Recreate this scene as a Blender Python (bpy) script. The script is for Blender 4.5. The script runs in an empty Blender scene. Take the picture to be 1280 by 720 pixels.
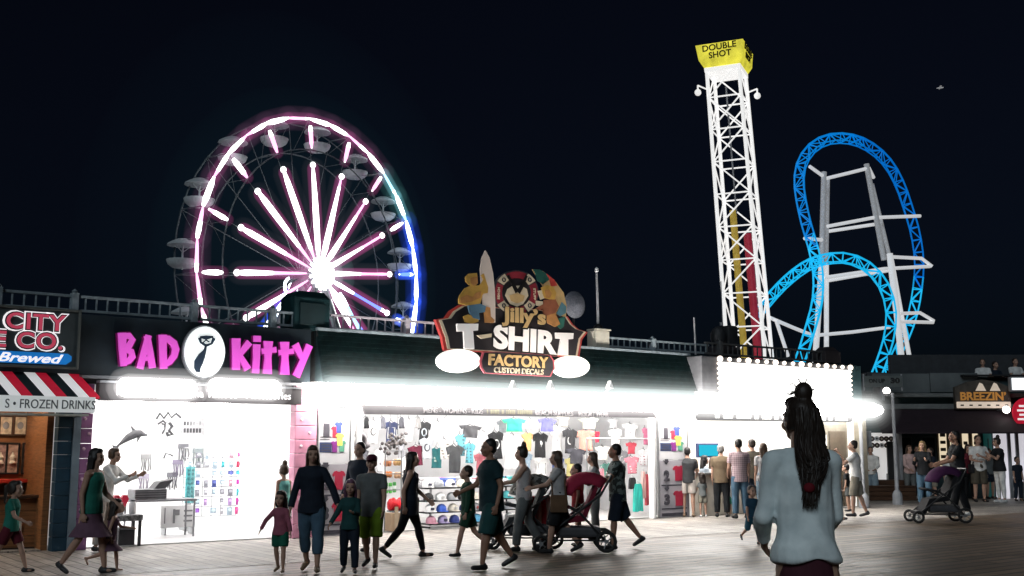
import bpy, bmesh, math, random
import numpy as np
from mathutils import Vector, Matrix, noise as mnoise
random.seed(7)
PI = math.pi
R = math.radians
scene = bpy.context.scene
C = scene.collection

# ------------------------------------------------------------------ camera and frame of the place
F = 1380.0; CAMH = 1.62; TH = math.atan(197 / F)
cam = bpy.data.cameras.new('camera'); camo = bpy.data.objects.new('camera', cam); C.objects.link(camo)
cam.sensor_width = 36; cam.lens = 36 * F / 1280; cam.clip_start = 0.05; cam.clip_end = 3000
camo.location = (0, 0, CAMH); camo.rotation_euler = (PI / 2 + TH, 0, 0)
scene.camera = camo

def ray(px, py):
    a = (px - 640) / F; b = (360 - py) / F
    return Vector((a, math.cos(TH) - b * math.sin(TH), math.sin(TH) + b * math.cos(TH)))
def gp(px, py, z=0.0):                       # ground point
    r = ray(px, py); t = (z - CAMH) / r.z
    return Vector((r.x * t, r.y * t, z))
def at(px, py, Y):                           # point on the vertical plane y = Y
    r = ray(px, py); t = Y / r.y
    return Vector((r.x * t, Y, CAMH + r.z * t))
P0 = Vector((-7.1, 17.4, 0)); U = Vector((.8, .6, 0)); N = Vector((.6, -.8, 0)); ANG = math.atan2(.6, .8)
def fp(px, py, o=0.0):                       # (along, height) on the shop fronts, o metres in front of them
    r = ray(px, py); t = (o + P0.dot(N)) / r.dot(N)
    p = r * t - P0
    return p.dot(U), r.z * t + CAMH
def W(s, o, z=0.0):
    return P0 + U * s + N * o + Vector((0, 0, z))

# ------------------------------------------------------------------ materials
MATS = {}
def lin(c): return tuple(((v / 12.92) if v <= .04045 else ((v + .055) / 1.055) ** 2.4) for v in c)
def pm(name, col, rough=.6, var=.25, scale=6., metal=0., emis=None, es=0., bump=0., stretch=None, sample=True, spec=.4):
    if name in MATS: return MATS[name]
    m = bpy.data.materials.new(name); m.use_nodes = True; nt = m.node_tree; n = nt.nodes; l = nt.links
    b = n['Principled BSDF']; b.inputs['Roughness'].default_value = rough; b.inputs['Metallic'].default_value = metal
    b.inputs['Specular IOR Level'].default_value = spec
    tc = n.new('ShaderNodeTexCoord'); mp = n.new('ShaderNodeMapping'); l.new(tc.outputs['Object'], mp.inputs[0])
    if stretch: mp.inputs['Scale'].default_value = stretch
    nz = n.new('ShaderNodeTexNoise'); nz.inputs['Scale'].default_value = scale; nz.inputs['Detail'].default_value = 5
    l.new(mp.outputs[0], nz.inputs['Vector'])
    rp = n.new('ShaderNodeValToRGB'); l.new(nz.outputs['Fac'], rp.inputs[0])
    rp.color_ramp.elements[0].position = .3; rp.color_ramp.elements[1].position = .72
    c = Vector(col[:3])
    rp.color_ramp.elements[0].color = (*(c * (1 - var)), 1); rp.color_ramp.elements[1].color = (*[min(1, v * (1 + var * .6)) for v in c], 1)
    l.new(rp.outputs[0], b.inputs['Base Color'])
    if emis:
        b.inputs['Emission Color'].default_value = (*emis, 1); b.inputs['Emission Strength'].default_value = es
    if bump:
        bp = n.new('ShaderNodeBump'); bp.inputs['Strength'].default_value = bump; bp.inputs['Distance'].default_value = .02
        l.new(nz.outputs['Fac'], bp.inputs['Height']); l.new(bp.outputs[0], b.inputs['Normal'])
    if not sample: m.cycles.emission_sampling = 'NONE'
    MATS[name] = m
    return m
def em(name, col, s, sample=True):
    if name in MATS: return MATS[name]
    m = bpy.data.materials.new(name); m.use_nodes = True; nt = m.node_tree; nt.nodes.clear()
    o = nt.nodes.new('ShaderNodeOutputMaterial'); e = nt.nodes.new('ShaderNodeEmission')
    e.inputs[0].default_value = (*col, 1); e.inputs[1].default_value = s
    nt.links.new(e.outputs[0], o.inputs[0])
    if not sample: m.cycles.emission_sampling = 'NONE'
    MATS[name] = m
    return m
def sleeve(name, col, s, alpha):             # frosted diffuser sleeve round an LED
    if name in MATS: return MATS[name]
    m = bpy.data.materials.new(name); m.use_nodes = True; nt = m.node_tree; nt.nodes.clear()
    o = nt.nodes.new('ShaderNodeOutputMaterial'); e = nt.nodes.new('ShaderNodeEmission'); t = nt.nodes.new('ShaderNodeBsdfTransparent')
    mx = nt.nodes.new('ShaderNodeMixShader'); mx.inputs[0].default_value = alpha
    e.inputs[0].default_value = (*col, 1); e.inputs[1].default_value = s
    nt.links.new(t.outputs[0], mx.inputs[1]); nt.links.new(e.outputs[0], mx.inputs[2]); nt.links.new(mx.outputs[0], o.inputs[0])
    m.cycles.emission_sampling = 'NONE'
    MATS[name] = m
    return m
def bloom_mat(name, col, s):                     # painted bloom round a lamp: emission-only volume
    if name in MATS: return MATS[name]
    m = bpy.data.materials.new(name); m.use_nodes = True; nt = m.node_tree; nt.nodes.clear()
    o = nt.nodes.new('ShaderNodeOutputMaterial'); e = nt.nodes.new('ShaderNodeEmission'); e.inputs[0].default_value = (*col, 1); e.inputs[1].default_value = s
    nt.links.new(e.outputs[0], o.inputs['Volume']); m.cycles.emission_sampling = 'NONE'; m.cycles.homogeneous_volume = True
    MATS[name] = m
    return m
def bloom(p, q, r, m, parent, n=14):
    p = Vector(p); q = Vector(q); d = (q - p).normalized()
    return MB().path([p - d * r * .95, p - d * r * .6, p, q, q + d * r * .6, q + d * r * .95], [r * .2, r * .78, r, r, r * .78, r * .2], n).build('painted_bloom', m, parent, True)
def planks(name, axis_ang, width, c0, c1, rough, length=3.2, gap=.05):
    m = bpy.data.materials.new(name); m.use_nodes = True; nt = m.node_tree; n = nt.nodes; l = nt.links; b = n['Principled BSDF']
    tc = n.new('ShaderNodeTexCoord'); mp = n.new('ShaderNodeMapping'); mp.inputs['Rotation'].default_value = (0, 0, axis_ang)
    l.new(tc.outputs['Object'], mp.inputs[0])
    br = n.new('ShaderNodeTexBrick'); l.new(mp.outputs[0], br.inputs[0])
    br.inputs['Scale'].default_value = 1; br.inputs['Brick Width'].default_value = length; br.inputs['Row Height'].default_value = width
    br.inputs['Mortar Size'].default_value = width * gap; br.inputs['Mortar Smooth'].default_value = .3
    br.inputs['Color1'].default_value = (*c0, 1); br.inputs['Color2'].default_value = (*c1, 1); br.inputs['Mortar'].default_value = (.006, .005, .005, 1)
    br.offset = .37; br.inputs['Bias'].default_value = 0
    g = n.new('ShaderNodeTexNoise'); mg = n.new('ShaderNodeMapping'); mg.inputs['Scale'].default_value = (.7, 14, 1); l.new(mp.outputs[0], mg.inputs[0]); l.new(mg.outputs[0], g.inputs[0])
    g.inputs['Scale'].default_value = 2.5; g.inputs['Detail'].default_value = 8
    big = n.new('ShaderNodeTexNoise'); l.new(tc.outputs['Object'], big.inputs[0]); big.inputs['Scale'].default_value = .55; big.inputs['Detail'].default_value = 5
    def mul(a, sock, lo, hi):
        rr = n.new('ShaderNodeMapRange'); rr.inputs['From Min'].default_value = .3; rr.inputs['From Max'].default_value = .7; rr.inputs['To Min'].default_value = lo; rr.inputs['To Max'].default_value = hi
        l.new(sock, rr.inputs[0]); mx = n.new('ShaderNodeMix'); mx.data_type = 'RGBA'; mx.blend_type = 'MULTIPLY'; mx.inputs[0].default_value = 1
        l.new(a, mx.inputs[6]); l.new(rr.outputs[0], mx.inputs[7]); return mx.outputs[2]
    c = mul(br.outputs['Color'], g.outputs['Fac'], .55, 1.25); c = mul(c, big.outputs['Fac'], .5, 1.25)
    sp = n.new('ShaderNodeTexNoise'); l.new(tc.outputs['Object'], sp.inputs[0]); sp.inputs['Scale'].default_value = 5.5; sp.inputs['Detail'].default_value = 3; c = mul(c, sp.outputs['Fac'], .7, 1.15)
    l.new(c, b.inputs['Base Color'])
    rr = n.new('ShaderNodeMapRange'); rr.inputs['To Min'].default_value = rough - .15; rr.inputs['To Max'].default_value = rough + .2; l.new(big.outputs['Fac'], rr.inputs[0]); l.new(rr.outputs[0], b.inputs['Roughness'])
    bp = n.new('ShaderNodeBump'); bp.inputs['Strength'].default_value = .5; bp.inputs['Distance'].default_value = .01
    ad = n.new('ShaderNodeMath'); ad.operation = 'SUBTRACT'; l.new(g.outputs['Fac'], ad.inputs[0]); l.new(br.outputs['Fac'], ad.inputs[1]); l.new(ad.outputs[0], bp.inputs['Height']); l.new(bp.outputs[0], b.inputs['Normal'])
    MATS[name] = m
    return m

# ------------------------------------------------------------------ mesh building
class MB:
    def __init__(s): s.v = []; s.f = []; s.mi = []; s.cur = 0
    def mat(s, i): s.cur = i; return s
    def add(s, vs, fs):
        o = len(s.v); s.v += [tuple(v) for v in vs]; s.f += [tuple(i + o for i in f) for f in fs]; s.mi += [s.cur] * len(fs); return s
    def box(s, x0, x1, y0, y1, z0, z1):
        return s.add([(x0, y0, z0), (x1, y0, z0), (x1, y1, z0), (x0, y1, z0), (x0, y0, z1), (x1, y0, z1), (x1, y1, z1), (x0, y1, z1)],
                     [(0, 3, 2, 1), (4, 5, 6, 7), (0, 1, 5, 4), (1, 2, 6, 5), (2, 3, 7, 6), (3, 0, 4, 7)])
    def bbox(s, x0, x1, y0, y1, z0, z1, b=.01):      # box with chamfered edges
        bm = bmesh.new(); bmesh.ops.create_cube(bm, size=1)
        for v in bm.verts: v.co = Vector(((x0 + x1) / 2 + v.co.x * (x1 - x0), (y0 + y1) / 2 + v.co.y * (y1 - y0), (z0 + z1) / 2 + v.co.z * (z1 - z0)))
        bmesh.ops.bevel(bm, geom=bm.edges[:], offset=b, segments=2, profile=.6, affect='EDGES'); return s.bm(bm)
    def bm(s, bm):
        bm.verts.ensure_lookup_table(); bm.verts.index_update()
        s.add([v.co[:] for v in bm.verts], [[v.index for v in f.verts] for f in bm.faces]); bm.free(); return s
    def tube(s, p, q, r0, r1=None, n=8, cap=True):
        p = Vector(p); q = Vector(q); r1 = r0 if r1 is None else r1
        return s.path([p, q], [r0, r1], n, cap)
    def path(s, pts, rs, n=8, cap=True, closed=False, mis=None):
        pts = [Vector(p) for p in pts]; k = len(pts)
        if not hasattr(rs, '__len__'): rs = [rs] * k
        up = None; vs = []
        for i, p in enumerate(pts):
            if closed: d = pts[(i + 1) % k] - pts[i - 1]
            else: d = pts[min(i + 1, k - 1)] - pts[max(i - 1, 0)]
            d.normalize()
            if up is None: up = Vector((0, 0, 1)) if abs(d.z) < .9 else Vector((1, 0, 0))
            a = d.cross(up).normalized(); b = a.cross(d).normalized(); up = b
            for j in range(n):
                t = 2 * PI * j / n; vs.append(p + (a * math.cos(t) + b * math.sin(t)) * rs[i])
        o = len(s.v); s.v += [tuple(v) for v in vs]
        for i in range(k if closed else k - 1):
            ii = (i + 1) % k
            for j in range(n):
                s.f.append((o + i * n + j, o + i * n + (j + 1) % n, o + ii * n + (j + 1) % n, o + ii * n + j)); s.mi.append(mis[i] if mis else s.cur)
        if cap and not closed:
            s.f.append(tuple(o + j for j in range(n))[::-1]); s.f.append(tuple(o + (k - 1) * n + j for j in range(n))); s.mi += [s.cur] * 2
        return s
    def prism(s, poly, y0, y1, axis='y'):            # outline in x,z pushed along y (or x,y pushed along z)
        n = len(poly)
        a = sum(poly[i][0] * poly[(i + 1) % n][1] - poly[(i + 1) % n][0] * poly[i][1] for i in range(n))
        if a < 0: poly = poly[::-1]
        g = (lambda p, t: (p[0], t, p[1])) if axis == 'y' else ((lambda p, t: (p[0], p[1], t)) if axis == 'z' else (lambda p, t: (t, p[0], p[1])))
        vs = [g(p, y0) for p in poly] + [g(p, y1) for p in poly]
        fs = [tuple(range(n)), tuple(range(n, 2 * n))[::-1]] + [(i, i + n, (i + 1) % n + n, (i + 1) % n) for i in range(n)]
        return s.add(vs, fs)
    def ball(s, c, rx, ry=None, rz=None, nu=14, nv=9):
        ry = rx if ry is None else ry; rz = rx if rz is None else rz
        vs = [(c[0], c[1], c[2] - rz)]; fs = []
        for i in range(1, nv):
            t = PI * i / nv
            for j in range(nu): u = 2 * PI * j / nu; vs.append((c[0] + rx * math.sin(t) * math.cos(u), c[1] + ry * math.sin(t) * math.sin(u), c[2] - rz * math.cos(t)))
        vs.append((c[0], c[1], c[2] + rz)); L = len(vs) - 1
        for j in range(nu):
            k = (j + 1) % nu; fs.append((0, 1 + k, 1 + j)); fs.append((L, L - nu + j, L - nu + k))
            for i in range(nv - 2): a = 1 + i * nu; fs.append((a + j, a + k, a + nu + k, a + nu + j))
        return s.add(vs, fs)
    def lathe(s, prof, c=(0, 0, 0), n=16):           # profile of (r, z)
        vs = []; fs = []; k = len(prof)
        for r, z in prof:
            for j in range(n): t = 2 * PI * j / n; vs.append((c[0] + r * math.cos(t), c[1] + r * math.sin(t), c[2] + z))
        for i in range(k - 1):
            for j in range(n): fs.append((i * n + j, i * n + (j + 1) % n, (i + 1) * n + (j + 1) % n, (i + 1) * n + j))
        fs.append(tuple(range(n))[::-1]); fs.append(tuple(range((k - 1) * n, k * n)))
        return s.add(vs, fs)
    def ribbon(s, pts, ws, y0, y1):                  # flat stroke of varying width in x,z
        k = len(pts); L = []; Rr = []
        if not hasattr(ws, '__len__'): ws = [ws] * k
        for i in range(k):
            a = Vector(pts[max(i - 1, 0)]); b = Vector(pts[min(i + 1, k - 1)]); d = (b - a).normalized(); nn = Vector((-d.y, d.x))
            p = Vector(pts[i]); L.append(p + nn * ws[i] / 2); Rr.append(p - nn * ws[i] / 2)
        vs = []
        for i in range(k):
            vs += [(L[i].x, y0, L[i].y), (Rr[i].x, y0, Rr[i].y), (Rr[i].x, y1, Rr[i].y), (L[i].x, y1, L[i].y)]
        fs = [(0, 1, 2, 3), (4 * k - 1, 4 * k - 2, 4 * k - 3, 4 * k - 4)]
        for i in range(k - 1):
            o = 4 * i
            for j in range(4): fs.append((o + j, o + 4 + j, o + 4 + (j + 1) % 4, o + (j + 1) % 4))
        return s.add(vs, fs)
    def build(s, name, mats, parent=None, smooth=False, loc=None, rz=0, rec=True):
        me = bpy.data.meshes.new(name); me.from_pydata(s.v, [], s.f)
        if rec:
            bm = bmesh.new(); bm.from_mesh(me); bmesh.ops.recalc_face_normals(bm, faces=bm.faces[:]); bm.to_mesh(me); bm.free()
        if not isinstance(mats, (list, tuple)): mats = [mats]
        for m in mats: me.materials.append(m)
        if len(mats) > 1: me.polygons.foreach_set('material_index', s.mi)
        if smooth:
            me.polygons.foreach_set('use_smooth', [True] * len(me.polygons))
            try: me.set_sharp_from_angle(angle=R(50))
            except Exception: pass
        o = bpy.data.objects.new(name, me); C.objects.link(o)
        if parent: o.parent = parent
        if loc is not None: o.location = loc
        if rz: o.rotation_euler[2] = rz
        return o
def tag(o, label=None, cat=None, group=None, kind=None):
    if label: o['label'] = label
    if cat: o['category'] = cat
    if group: o['group'] = group
    if kind: o['kind'] = kind
    return o
def thing(name, label, cat, loc=(0, 0, 0), rz=0, group=None):
    o = bpy.data.objects.new(name, None); C.objects.link(o); o.empty_display_size = .1
    o.location = loc; o.rotation_euler = (0, 0, rz); return tag(o, label, cat, group)
def fthing(name, label, cat, s, o=0., z=0., group=None):     # a thing set square to the shop fronts
    return thing(name, label, cat, W(s, o, z), ANG, group)
def dup(root, loc, rz, label=None, group=None):
    r = root.copy(); C.objects.link(r); r.location = loc; r.rotation_euler = (0, 0, rz)
    if label: r['label'] = label
    if group: r['group'] = group
    for ch in list(root.children):
        c = ch.copy(); C.objects.link(c); c.parent = r
        for g in list(ch.children):
            d = g.copy(); C.objects.link(d); d.parent = c
    return r
def txt(name, s, size, mat, parent, loc, bold=.0, ext=.01, sx=1., align='CENTER', shear=0., rz=0., tilt=0., space=1., width=None, height=None):
    cu = bpy.data.curves.new(name, 'FONT'); cu.body = s; cu.size = 1.0; cu.extrude = ext / size; cu.offset = bold; cu.align_x = align; cu.align_y = 'CENTER'
    cu.shear = shear; cu.space_character = space; cu.resolution_u = 4
    t = bpy.data.objects.new(name, cu); C.objects.link(t); bpy.context.view_layer.update()
    me = bpy.data.meshes.new_from_object(t.evaluated_get(bpy.context.evaluated_depsgraph_get()))
    bpy.data.objects.remove(t); bpy.data.curves.remove(cu)
    xs = [v.co.x for v in me.vertices]; ys = [v.co.y for v in me.vertices]
    cx = (min(xs) + max(xs)) / 2 if align == 'CENTER' else min(xs); cy = (min(ys) + max(ys)) / 2; fx = size * sx; fz = size
    if width: fx = width / (max(xs) - min(xs))
    if height: fz = height / (max(ys) - min(ys))
    for v in me.vertices:
        x = (v.co.x - cx) * fx; z = (v.co.y - cy) * fz; y = -v.co.z * size
        if tilt: x, z = x * math.cos(tilt) - z * math.sin(tilt), x * math.sin(tilt) + z * math.cos(tilt)
        v.co = (x, y, z)
    me.materials.clear(); me.materials.append(mat); me.name = name
    o = bpy.data.objects.new(name, me); C.objects.link(o); o.parent = parent; o.location = loc
    if rz: o.rotation_euler[2] = rz
    return o
# ------------------------------------------------------------------ people
def cloth(name, col, rough=.85, kind=None):
    if name in MATS: return MATS[name]
    m = pm(name, col, rough, .22, 9, bump=.25, spec=.2)
    if kind:
        nt = m.node_tree; n = nt.nodes; l = nt.links; b = n['Principled BSDF']
        tc = n.new('ShaderNodeTexCoord')
        if kind == 'plaid':
            src = None
            for ax in ('X', 'Z'):
                wv = n.new('ShaderNodeTexWave'); wv.bands_direction = ax; wv.inputs['Scale'].default_value = 7; l.new(tc.outputs['Object'], wv.inputs[0])
                rp = n.new('ShaderNodeValToRGB'); l.new(wv.outputs['Fac'], rp.inputs[0]); rp.color_ramp.interpolation = 'CONSTANT'
                rp.color_ramp.elements[0].color = (*[c * .55 for c in col], 1); rp.color_ramp.elements[1].position = .55; rp.color_ramp.elements[1].color = (*col, 1)
                if src is None: src = rp.outputs[0]
                else:
                    mx = n.new('ShaderNodeMix'); mx.data_type = 'RGBA'; mx.inputs[0].default_value = .5; l.new(src, mx.inputs[6]); l.new(rp.outputs[0], mx.inputs[7]); src = mx.outputs[2]
            l.new(src, b.inputs['Base Color'])
        else:                                        # mottled print
            nz = n.new('ShaderNodeTexNoise'); nz.inputs['Scale'].default_value = 13; l.new(tc.outputs['Object'], nz.inputs[0])
            rp = n.new('ShaderNodeValToRGB'); l.new(nz.outputs['Fac'], rp.inputs[0]); rp.color_ramp.interpolation = 'CONSTANT'
            rp.color_ramp.elements[0].color = (*[c * .35 for c in col], 1); rp.color_ramp.elements[1].position = .5; rp.color_ramp.elements[1].color = (*[min(1, c * 1.8) for c in col], 1)
            l.new(rp.outputs[0], b.inputs['Base Color'])
    return m
def skinm(name, col):
    return pm(name, col, .55, .12, 14, spec=.35)
SK = {'light': skinm('skin_light', (.42, .25, .18)), 'tan': skinm('skin_tan', (.30, .16, .105)), 'brown': skinm('skin_brown', (.13, .065, .04))}
EYE = pm('eye_dark', (.02, .015, .012), .25, .1, 5); LIP = pm('lip_tone', (.25, .09, .08), .5, .1, 5)
HR = {k: pm('hair_' + k, c, .5, .35, 40, bump=.4, stretch=(1, 1, .15)) for k, c in
      {'black': (.012, .01, .01), 'dark': (.022, .014, .01), 'brown': (.06, .032, .018), 'grey': (.25, .24, .23), 'blond': (.3, .2, .09), 'mauve': (.16, .07, .12)}.items()}

def caps(mb, p, q, r0, r1, n=10):
    p = Vector(p); q = Vector(q); d = (q - p).normalized()
    return mb.path([p - d * r0, p - d * r0 * .7, p, q, q + d * r1 * .7, q + d * r1], [.15 * r0, .72 * r0, r0, r1, .72 * r1, .15 * r1], n)
def loft(mb, rings, n=18):
    vs = []; fs = []; k = len(rings)
    for c, ax, ay in rings:
        for j in range(n):
            t = 2 * PI * j / n; vs.append(Vector(c) + ax * math.cos(t) + ay * math.sin(t))
    for i in range(k - 1):
        for j in range(n): fs.append((i * n + j, i * n + (j + 1) % n, (i + 1) * n + (j + 1) % n, (i + 1) * n + j))
    fs.append(tuple(range(n))[::-1]); fs.append(tuple(range((k - 1) * n, k * n)))
    return mb.add(vs, fs)
def remesh(mb, name, mats, parent, vox, it=4, wr=0., paint=None):
    me = bpy.data.meshes.new('t'); me.from_pydata(mb.v, [], mb.f)
    bm = bmesh.new(); bm.from_mesh(me); bmesh.ops.recalc_face_normals(bm, faces=bm.faces[:]); bm.to_mesh(me); bm.free()
    o = bpy.data.objects.new('t', me); C.objects.link(o)
    m = o.modifiers.new('r', 'REMESH'); m.mode = 'VOXEL'; m.voxel_size = vox
    s = o.modifiers.new('s', 'SMOOTH'); s.factor = .5; s.iterations = it
    bpy.context.view_layer.update(); dg = bpy.context.evaluated_depsgraph_get()
    res = bpy.data.meshes.new_from_object(o.evaluated_get(dg)); bpy.data.objects.remove(o); bpy.data.meshes.remove(me)
    res.name = name
    if wr:
        k = len(res.vertices); co = np.empty(k * 3, 'f'); res.vertices.foreach_get('co', co); co = co.reshape(-1, 3)
        no = np.empty(k * 3, 'f'); res.vertices.foreach_get('normal', no); no = no.reshape(-1, 3)
        a, b, c = co.T; ph = random.random() * 6
        h = np.sin(17 * a + 9 * c + 3 * np.sin(11 * c + ph) + ph) * .5 + np.sin(31 * c + 13 * b + 4 * np.sin(7 * a) + ph) * .35 + np.sin(23 * b - 19 * c + 2 * ph) * .35
        if wr > .005:                                     # big loose folds
            h = h * .6 + 2.2 * np.sin(24 * a + 2.5 * np.sin(6 * c + ph) + 1.5 * np.sin(4 * b)) * np.clip(1.35 - c, 0, .35) / .35 + 1.2 * np.sin(19 * c + 9 * np.abs(a) * 2 + ph)
        res.vertices.foreach_set('co', (co + no * (h * wr)[:, None]).ravel())
    res.materials.clear()
    for x in (mats if isinstance(mats, (list, tuple)) else [mats]): res.materials.append(x)
    res.polygons.foreach_set('use_smooth', [True] * len(res.polygons))
    if paint:
        k = len(res.polygons); ce = np.empty(k * 3, 'f'); res.polygons.foreach_get('center', ce); ce = ce.reshape(-1, 3); mi = np.zeros(k, 'i')
        for c, rad, ix, M in paint:
            q = (ce - np.array(c)) @ np.array(M); mi[(q[:, 0] / rad[0]) ** 2 + (q[:, 1] / rad[1]) ** 2 + (q[:, 2] / rad[2]) ** 2 < 1] = ix
        res.polygons.foreach_set('material_index', mi)
    res.update()
    ob = bpy.data.objects.new(name, res); C.objects.link(ob); ob.parent = parent
    return ob

NP = [0]
def person(label, pos, yaw, H=1.7, f=False, skin='light', hair=('short', 'dark'), top=('tee', None), bot=('pants', None), shoe=None,
           LL=(0, 4), RL=(0, 4), LA=(0, 6, 12, 0), RA=(0, 6, 12, 0), lean=2, head=(0, 0), w=1., vox=.009, hr=None, group=None, spread=3, sit=False, hide_z=0., extra=None, twist=0):
    """LL/RL = (hip swing forward, knee bend); LA/RA = (swing forward, outward, elbow bend, forearm inward) in degrees"""
    root = thing('person', label, 'person', pos, R(yaw), group)
    kid = H < 1.4
    hl = H * (hr or (1 / 7.4 if not kid else 1 / (5.0 + 2.4 * max(0, min(1, (H - .9) / .7)))))
    B = H - hl; k = B / 1.475; hk = hl / .225
    g = k * w
    tor = .525 * k; thl = .42 * k; shl = .395 * k; ank = .075 * k
    sw = (.155 if f else .178) * k * (.9 if kid else 1); hw = .088 * k
    X = Vector((1, 0, 0))
    lr = R(lean); up = Vector((0, math.sin(lr), math.cos(lr))); fw = Vector((0, math.cos(lr), -math.sin(lr)))
    tX = Vector((math.cos(R(twist)), math.sin(R(twist)), 0)); 
    pel = Vector((0, 0, 0)); nb = pel + up * tor
    J = {}
    for sd, (a, b) in ((-1, LL), (1, RL)):
        hip = pel + X * hw * sd + Vector((0, 0, .0)); a = R(a); b2 = a - R(b); ou = math.sin(R(spread)) * sd
        kn = hip + Vector((ou, math.sin(a), -math.cos(a))).normalized() * thl
        an = kn + Vector((ou * .4, math.sin(b2), -math.cos(b2))).normalized() * shl
        fp_ = min(0, b2 * .9)                         # heel lifts when the shin swings back
        fd = Vector((.18 * sd, math.cos(fp_), math.sin(fp_) * 1.0)).normalized()
        fdn = Vector((0, math.sin(fp_) * -1, -math.cos(fp_)))
        heel = an + Vector((0, 0, -ank * .72)) - fd * .04 * k if fp_ > -.35 else an - fd * .03 * k + Vector((0, math.sin(fp_), -math.cos(fp_))) * ank * .7
        toe = heel + fd * .17 * k
        J[sd] = [hip, kn, an, heel, toe]
    low = min(min(j[3].z, j[4].z) for j in J.values()) - .035 * k
    dz = Vector((0, 0, -low)) if not sit else Vector((0, 0, hide_z))
    for j in J.values():
        for i in range(5): j[i] = j[i] + dz
    pel = pel + dz; nb = nb + dz
    A = {}
    for sd, (a, o, e, inn) in ((-1, LA), (1, RA)):
        sh = nb - up * .055 * k + tX * sw * sd; a = R(a) + lr * .3; o = R(o)
        ud = Vector((math.sin(o) * sd, math.sin(a) * math.cos(o), -math.cos(a) * math.cos(o)))
        el = sh + ud * .285 * k
        a2 = a + R(e); o2 = o * .5 - R(inn)
        d2 = Vector((math.sin(o2) * sd, math.sin(a2) * math.cos(o2), -math.cos(a2) * math.cos(o2)))
        wr = el + d2 * .245 * k
        A[sd] = [sh, el, wr, d2]
    # head frame
    hy = R(head[1]); hp = R(head[0])
    HM = Matrix.Rotation(hy, 3, 'Z') @ Matrix.Rotation(hp, 3, 'X')
    hx = HM @ X; hf = HM @ Vector((0, 1, 0)); hu = HM @ Vector((0, 0, 1))
    nt_ = nb + up * .07 * k + Vector((0, .012, 0)) * k
    hc = nt_ + hu * hl * .46 + hf * .012 * hk
    def hpnt(x, y, z): return hc + hx * x * hk + hf * y * hk + hu * z * hk
    # ---- body: one continuous surface
    mb = MB()
    if f: prof = [(-.075, .07, .075), (-.02, .15, .105), (.05, .165, .112), (.13, .14, .1), (.21, .12, .09), (.32, .135, .105), (.40, .145, .115), (.47, .14, .08), (.52, .07, .06), (.56, .05, .05)]
    else: prof = [(-.075, .07, .075), (-.02, .145, .105), (.05, .155, .11), (.15, .148, .105), (.23, .145, .1), (.34, .165, .112), (.42, .175, .115), (.485, .165, .085), (.53, .08, .062), (.57, .058, .055)]
    if kid: prof = [(t, rx * .93, ry * 1.05) for t, rx, ry in prof]
    def tring(t, rx, ry, inf=0.): return (pel + up * t * k, (X * (1 - t / .57) + tX * (t / .57)).normalized() * (rx * g + inf), fw * (ry * g + inf))
    loft(mb, [tring(*p) for p in prof])
    caps(mb, nb - up * .05 * k, nt_ + hu * .05 * k, .058 * k, .05 * k)
    # head
    hb = MB(); hb.ball((0, -.012, .025), .074, .093, .088); hb.ball((0, .022, -.03), .06, .066, .078); hb.ball((0, .05, -.085), .034, .032, .026)
    caps(hb, (0, .084, .012), (0, .1, -.03), .009, .016); hb.ball((0, .1, -.034), .017, .012, .01)
    for sd in (-1, 1):
        hb.ball((.074 * sd, -.012, -.01), .012, .022, .034); hb.ball((.036 * sd, .062, -.035), .026, .024, .026); caps(hb, (.014 * sd, .082, .024), (.05 * sd, .07, .024), .01, .009); hb.ball((.031 * sd, .07, .0), .016, .014, .012)
    hb.ball((0, .086, -.062), .024, .012, .009); hb.ball((0, .083, -.073), .019, .012, .008)
    mb.add([hpnt(*v) for v in hb.v], hb.f)
    for sd in (-1, 1):
        hip, kn, an, heel, toe = J[sd]; q = .5 + .5 * w
        caps(mb, hip + Vector((0, 0, .02 * k)), kn, .088 * g, .055 * k * q); mid = kn.lerp(an, .3) + (hip - kn).cross(X).normalized() * 0
        caps(mb, kn, mid, .052 * k * q, .056 * k * q); caps(mb, mid, an, .056 * k * q, .034 * k)
        caps(mb, an, heel, .034 * k, .03 * k); caps(mb, heel, toe, .033 * k, .026 * k)
        caps(mb, heel.lerp(toe, .6) + X * .02 * k, toe + X * .012 * k, .026 * k, .02 * k)
        sh, el, wr, d2 = A[sd]
        caps(mb, nb - up * .04 * k + tX * sw * .45 * sd, sh, .06 * k, .056 * k); caps(mb, sh, el, .05 * k * q, .039 * k); caps(mb, el, wr, .039 * k, .027 * k)
        # hand: palm, four fingers, thumb
        pn = d2.cross(Vector((0, 1, 0)) if abs(d2.y) < .8 else X).normalized(); side = Vector((0, 1, 0)) - d2 * d2.y
        side = side.normalized() if side.length > .1 else Vector((0, 0, 1)); pn = d2.cross(side).normalized() * -sd
        pk = k * .95
        for t in (-.022, -.007, .008, .022): caps(mb, wr + d2 * .02 * pk + side * t * pk * .6, wr + d2 * .085 * pk + side * t * 1.15 * pk, .014 * pk, .0125 * pk, 8)
        for t, ln in ((-.032, .055), (-.011, .07), (.011, .075), (.032, .066)):
            b0 = wr + d2 * .085 * pk + side * t * pk; b1 = b0 + (d2 * .92 + pn * .38 + side * t * 3).normalized() * ln * .55 * pk; b2 = b1 + (d2 * .6 + pn * .8).normalized() * ln * .5 * pk
            caps(mb, b0, b1, .0098 * pk, .009 * pk, 7); caps(mb, b1, b2, .009 * pk, .008 * pk, 7)
        t0 = wr + d2 * .035 * pk + side * .03 * pk; t1 = t0 + (d2 * .7 + side * .6 + pn * .3).normalized() * .035 * pk; t2 = t1 + (d2 * .95 + pn * .35).normalized() * .03 * pk
        caps(mb, t0, t1, .012 * pk, .0105 * pk, 7); caps(mb, t1, t2, .0105 * pk, .009 * pk, 7)
    Mh = np.array([[hx[i], hf[i], hu[i]] for i in range(3)])
    paint = []
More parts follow.
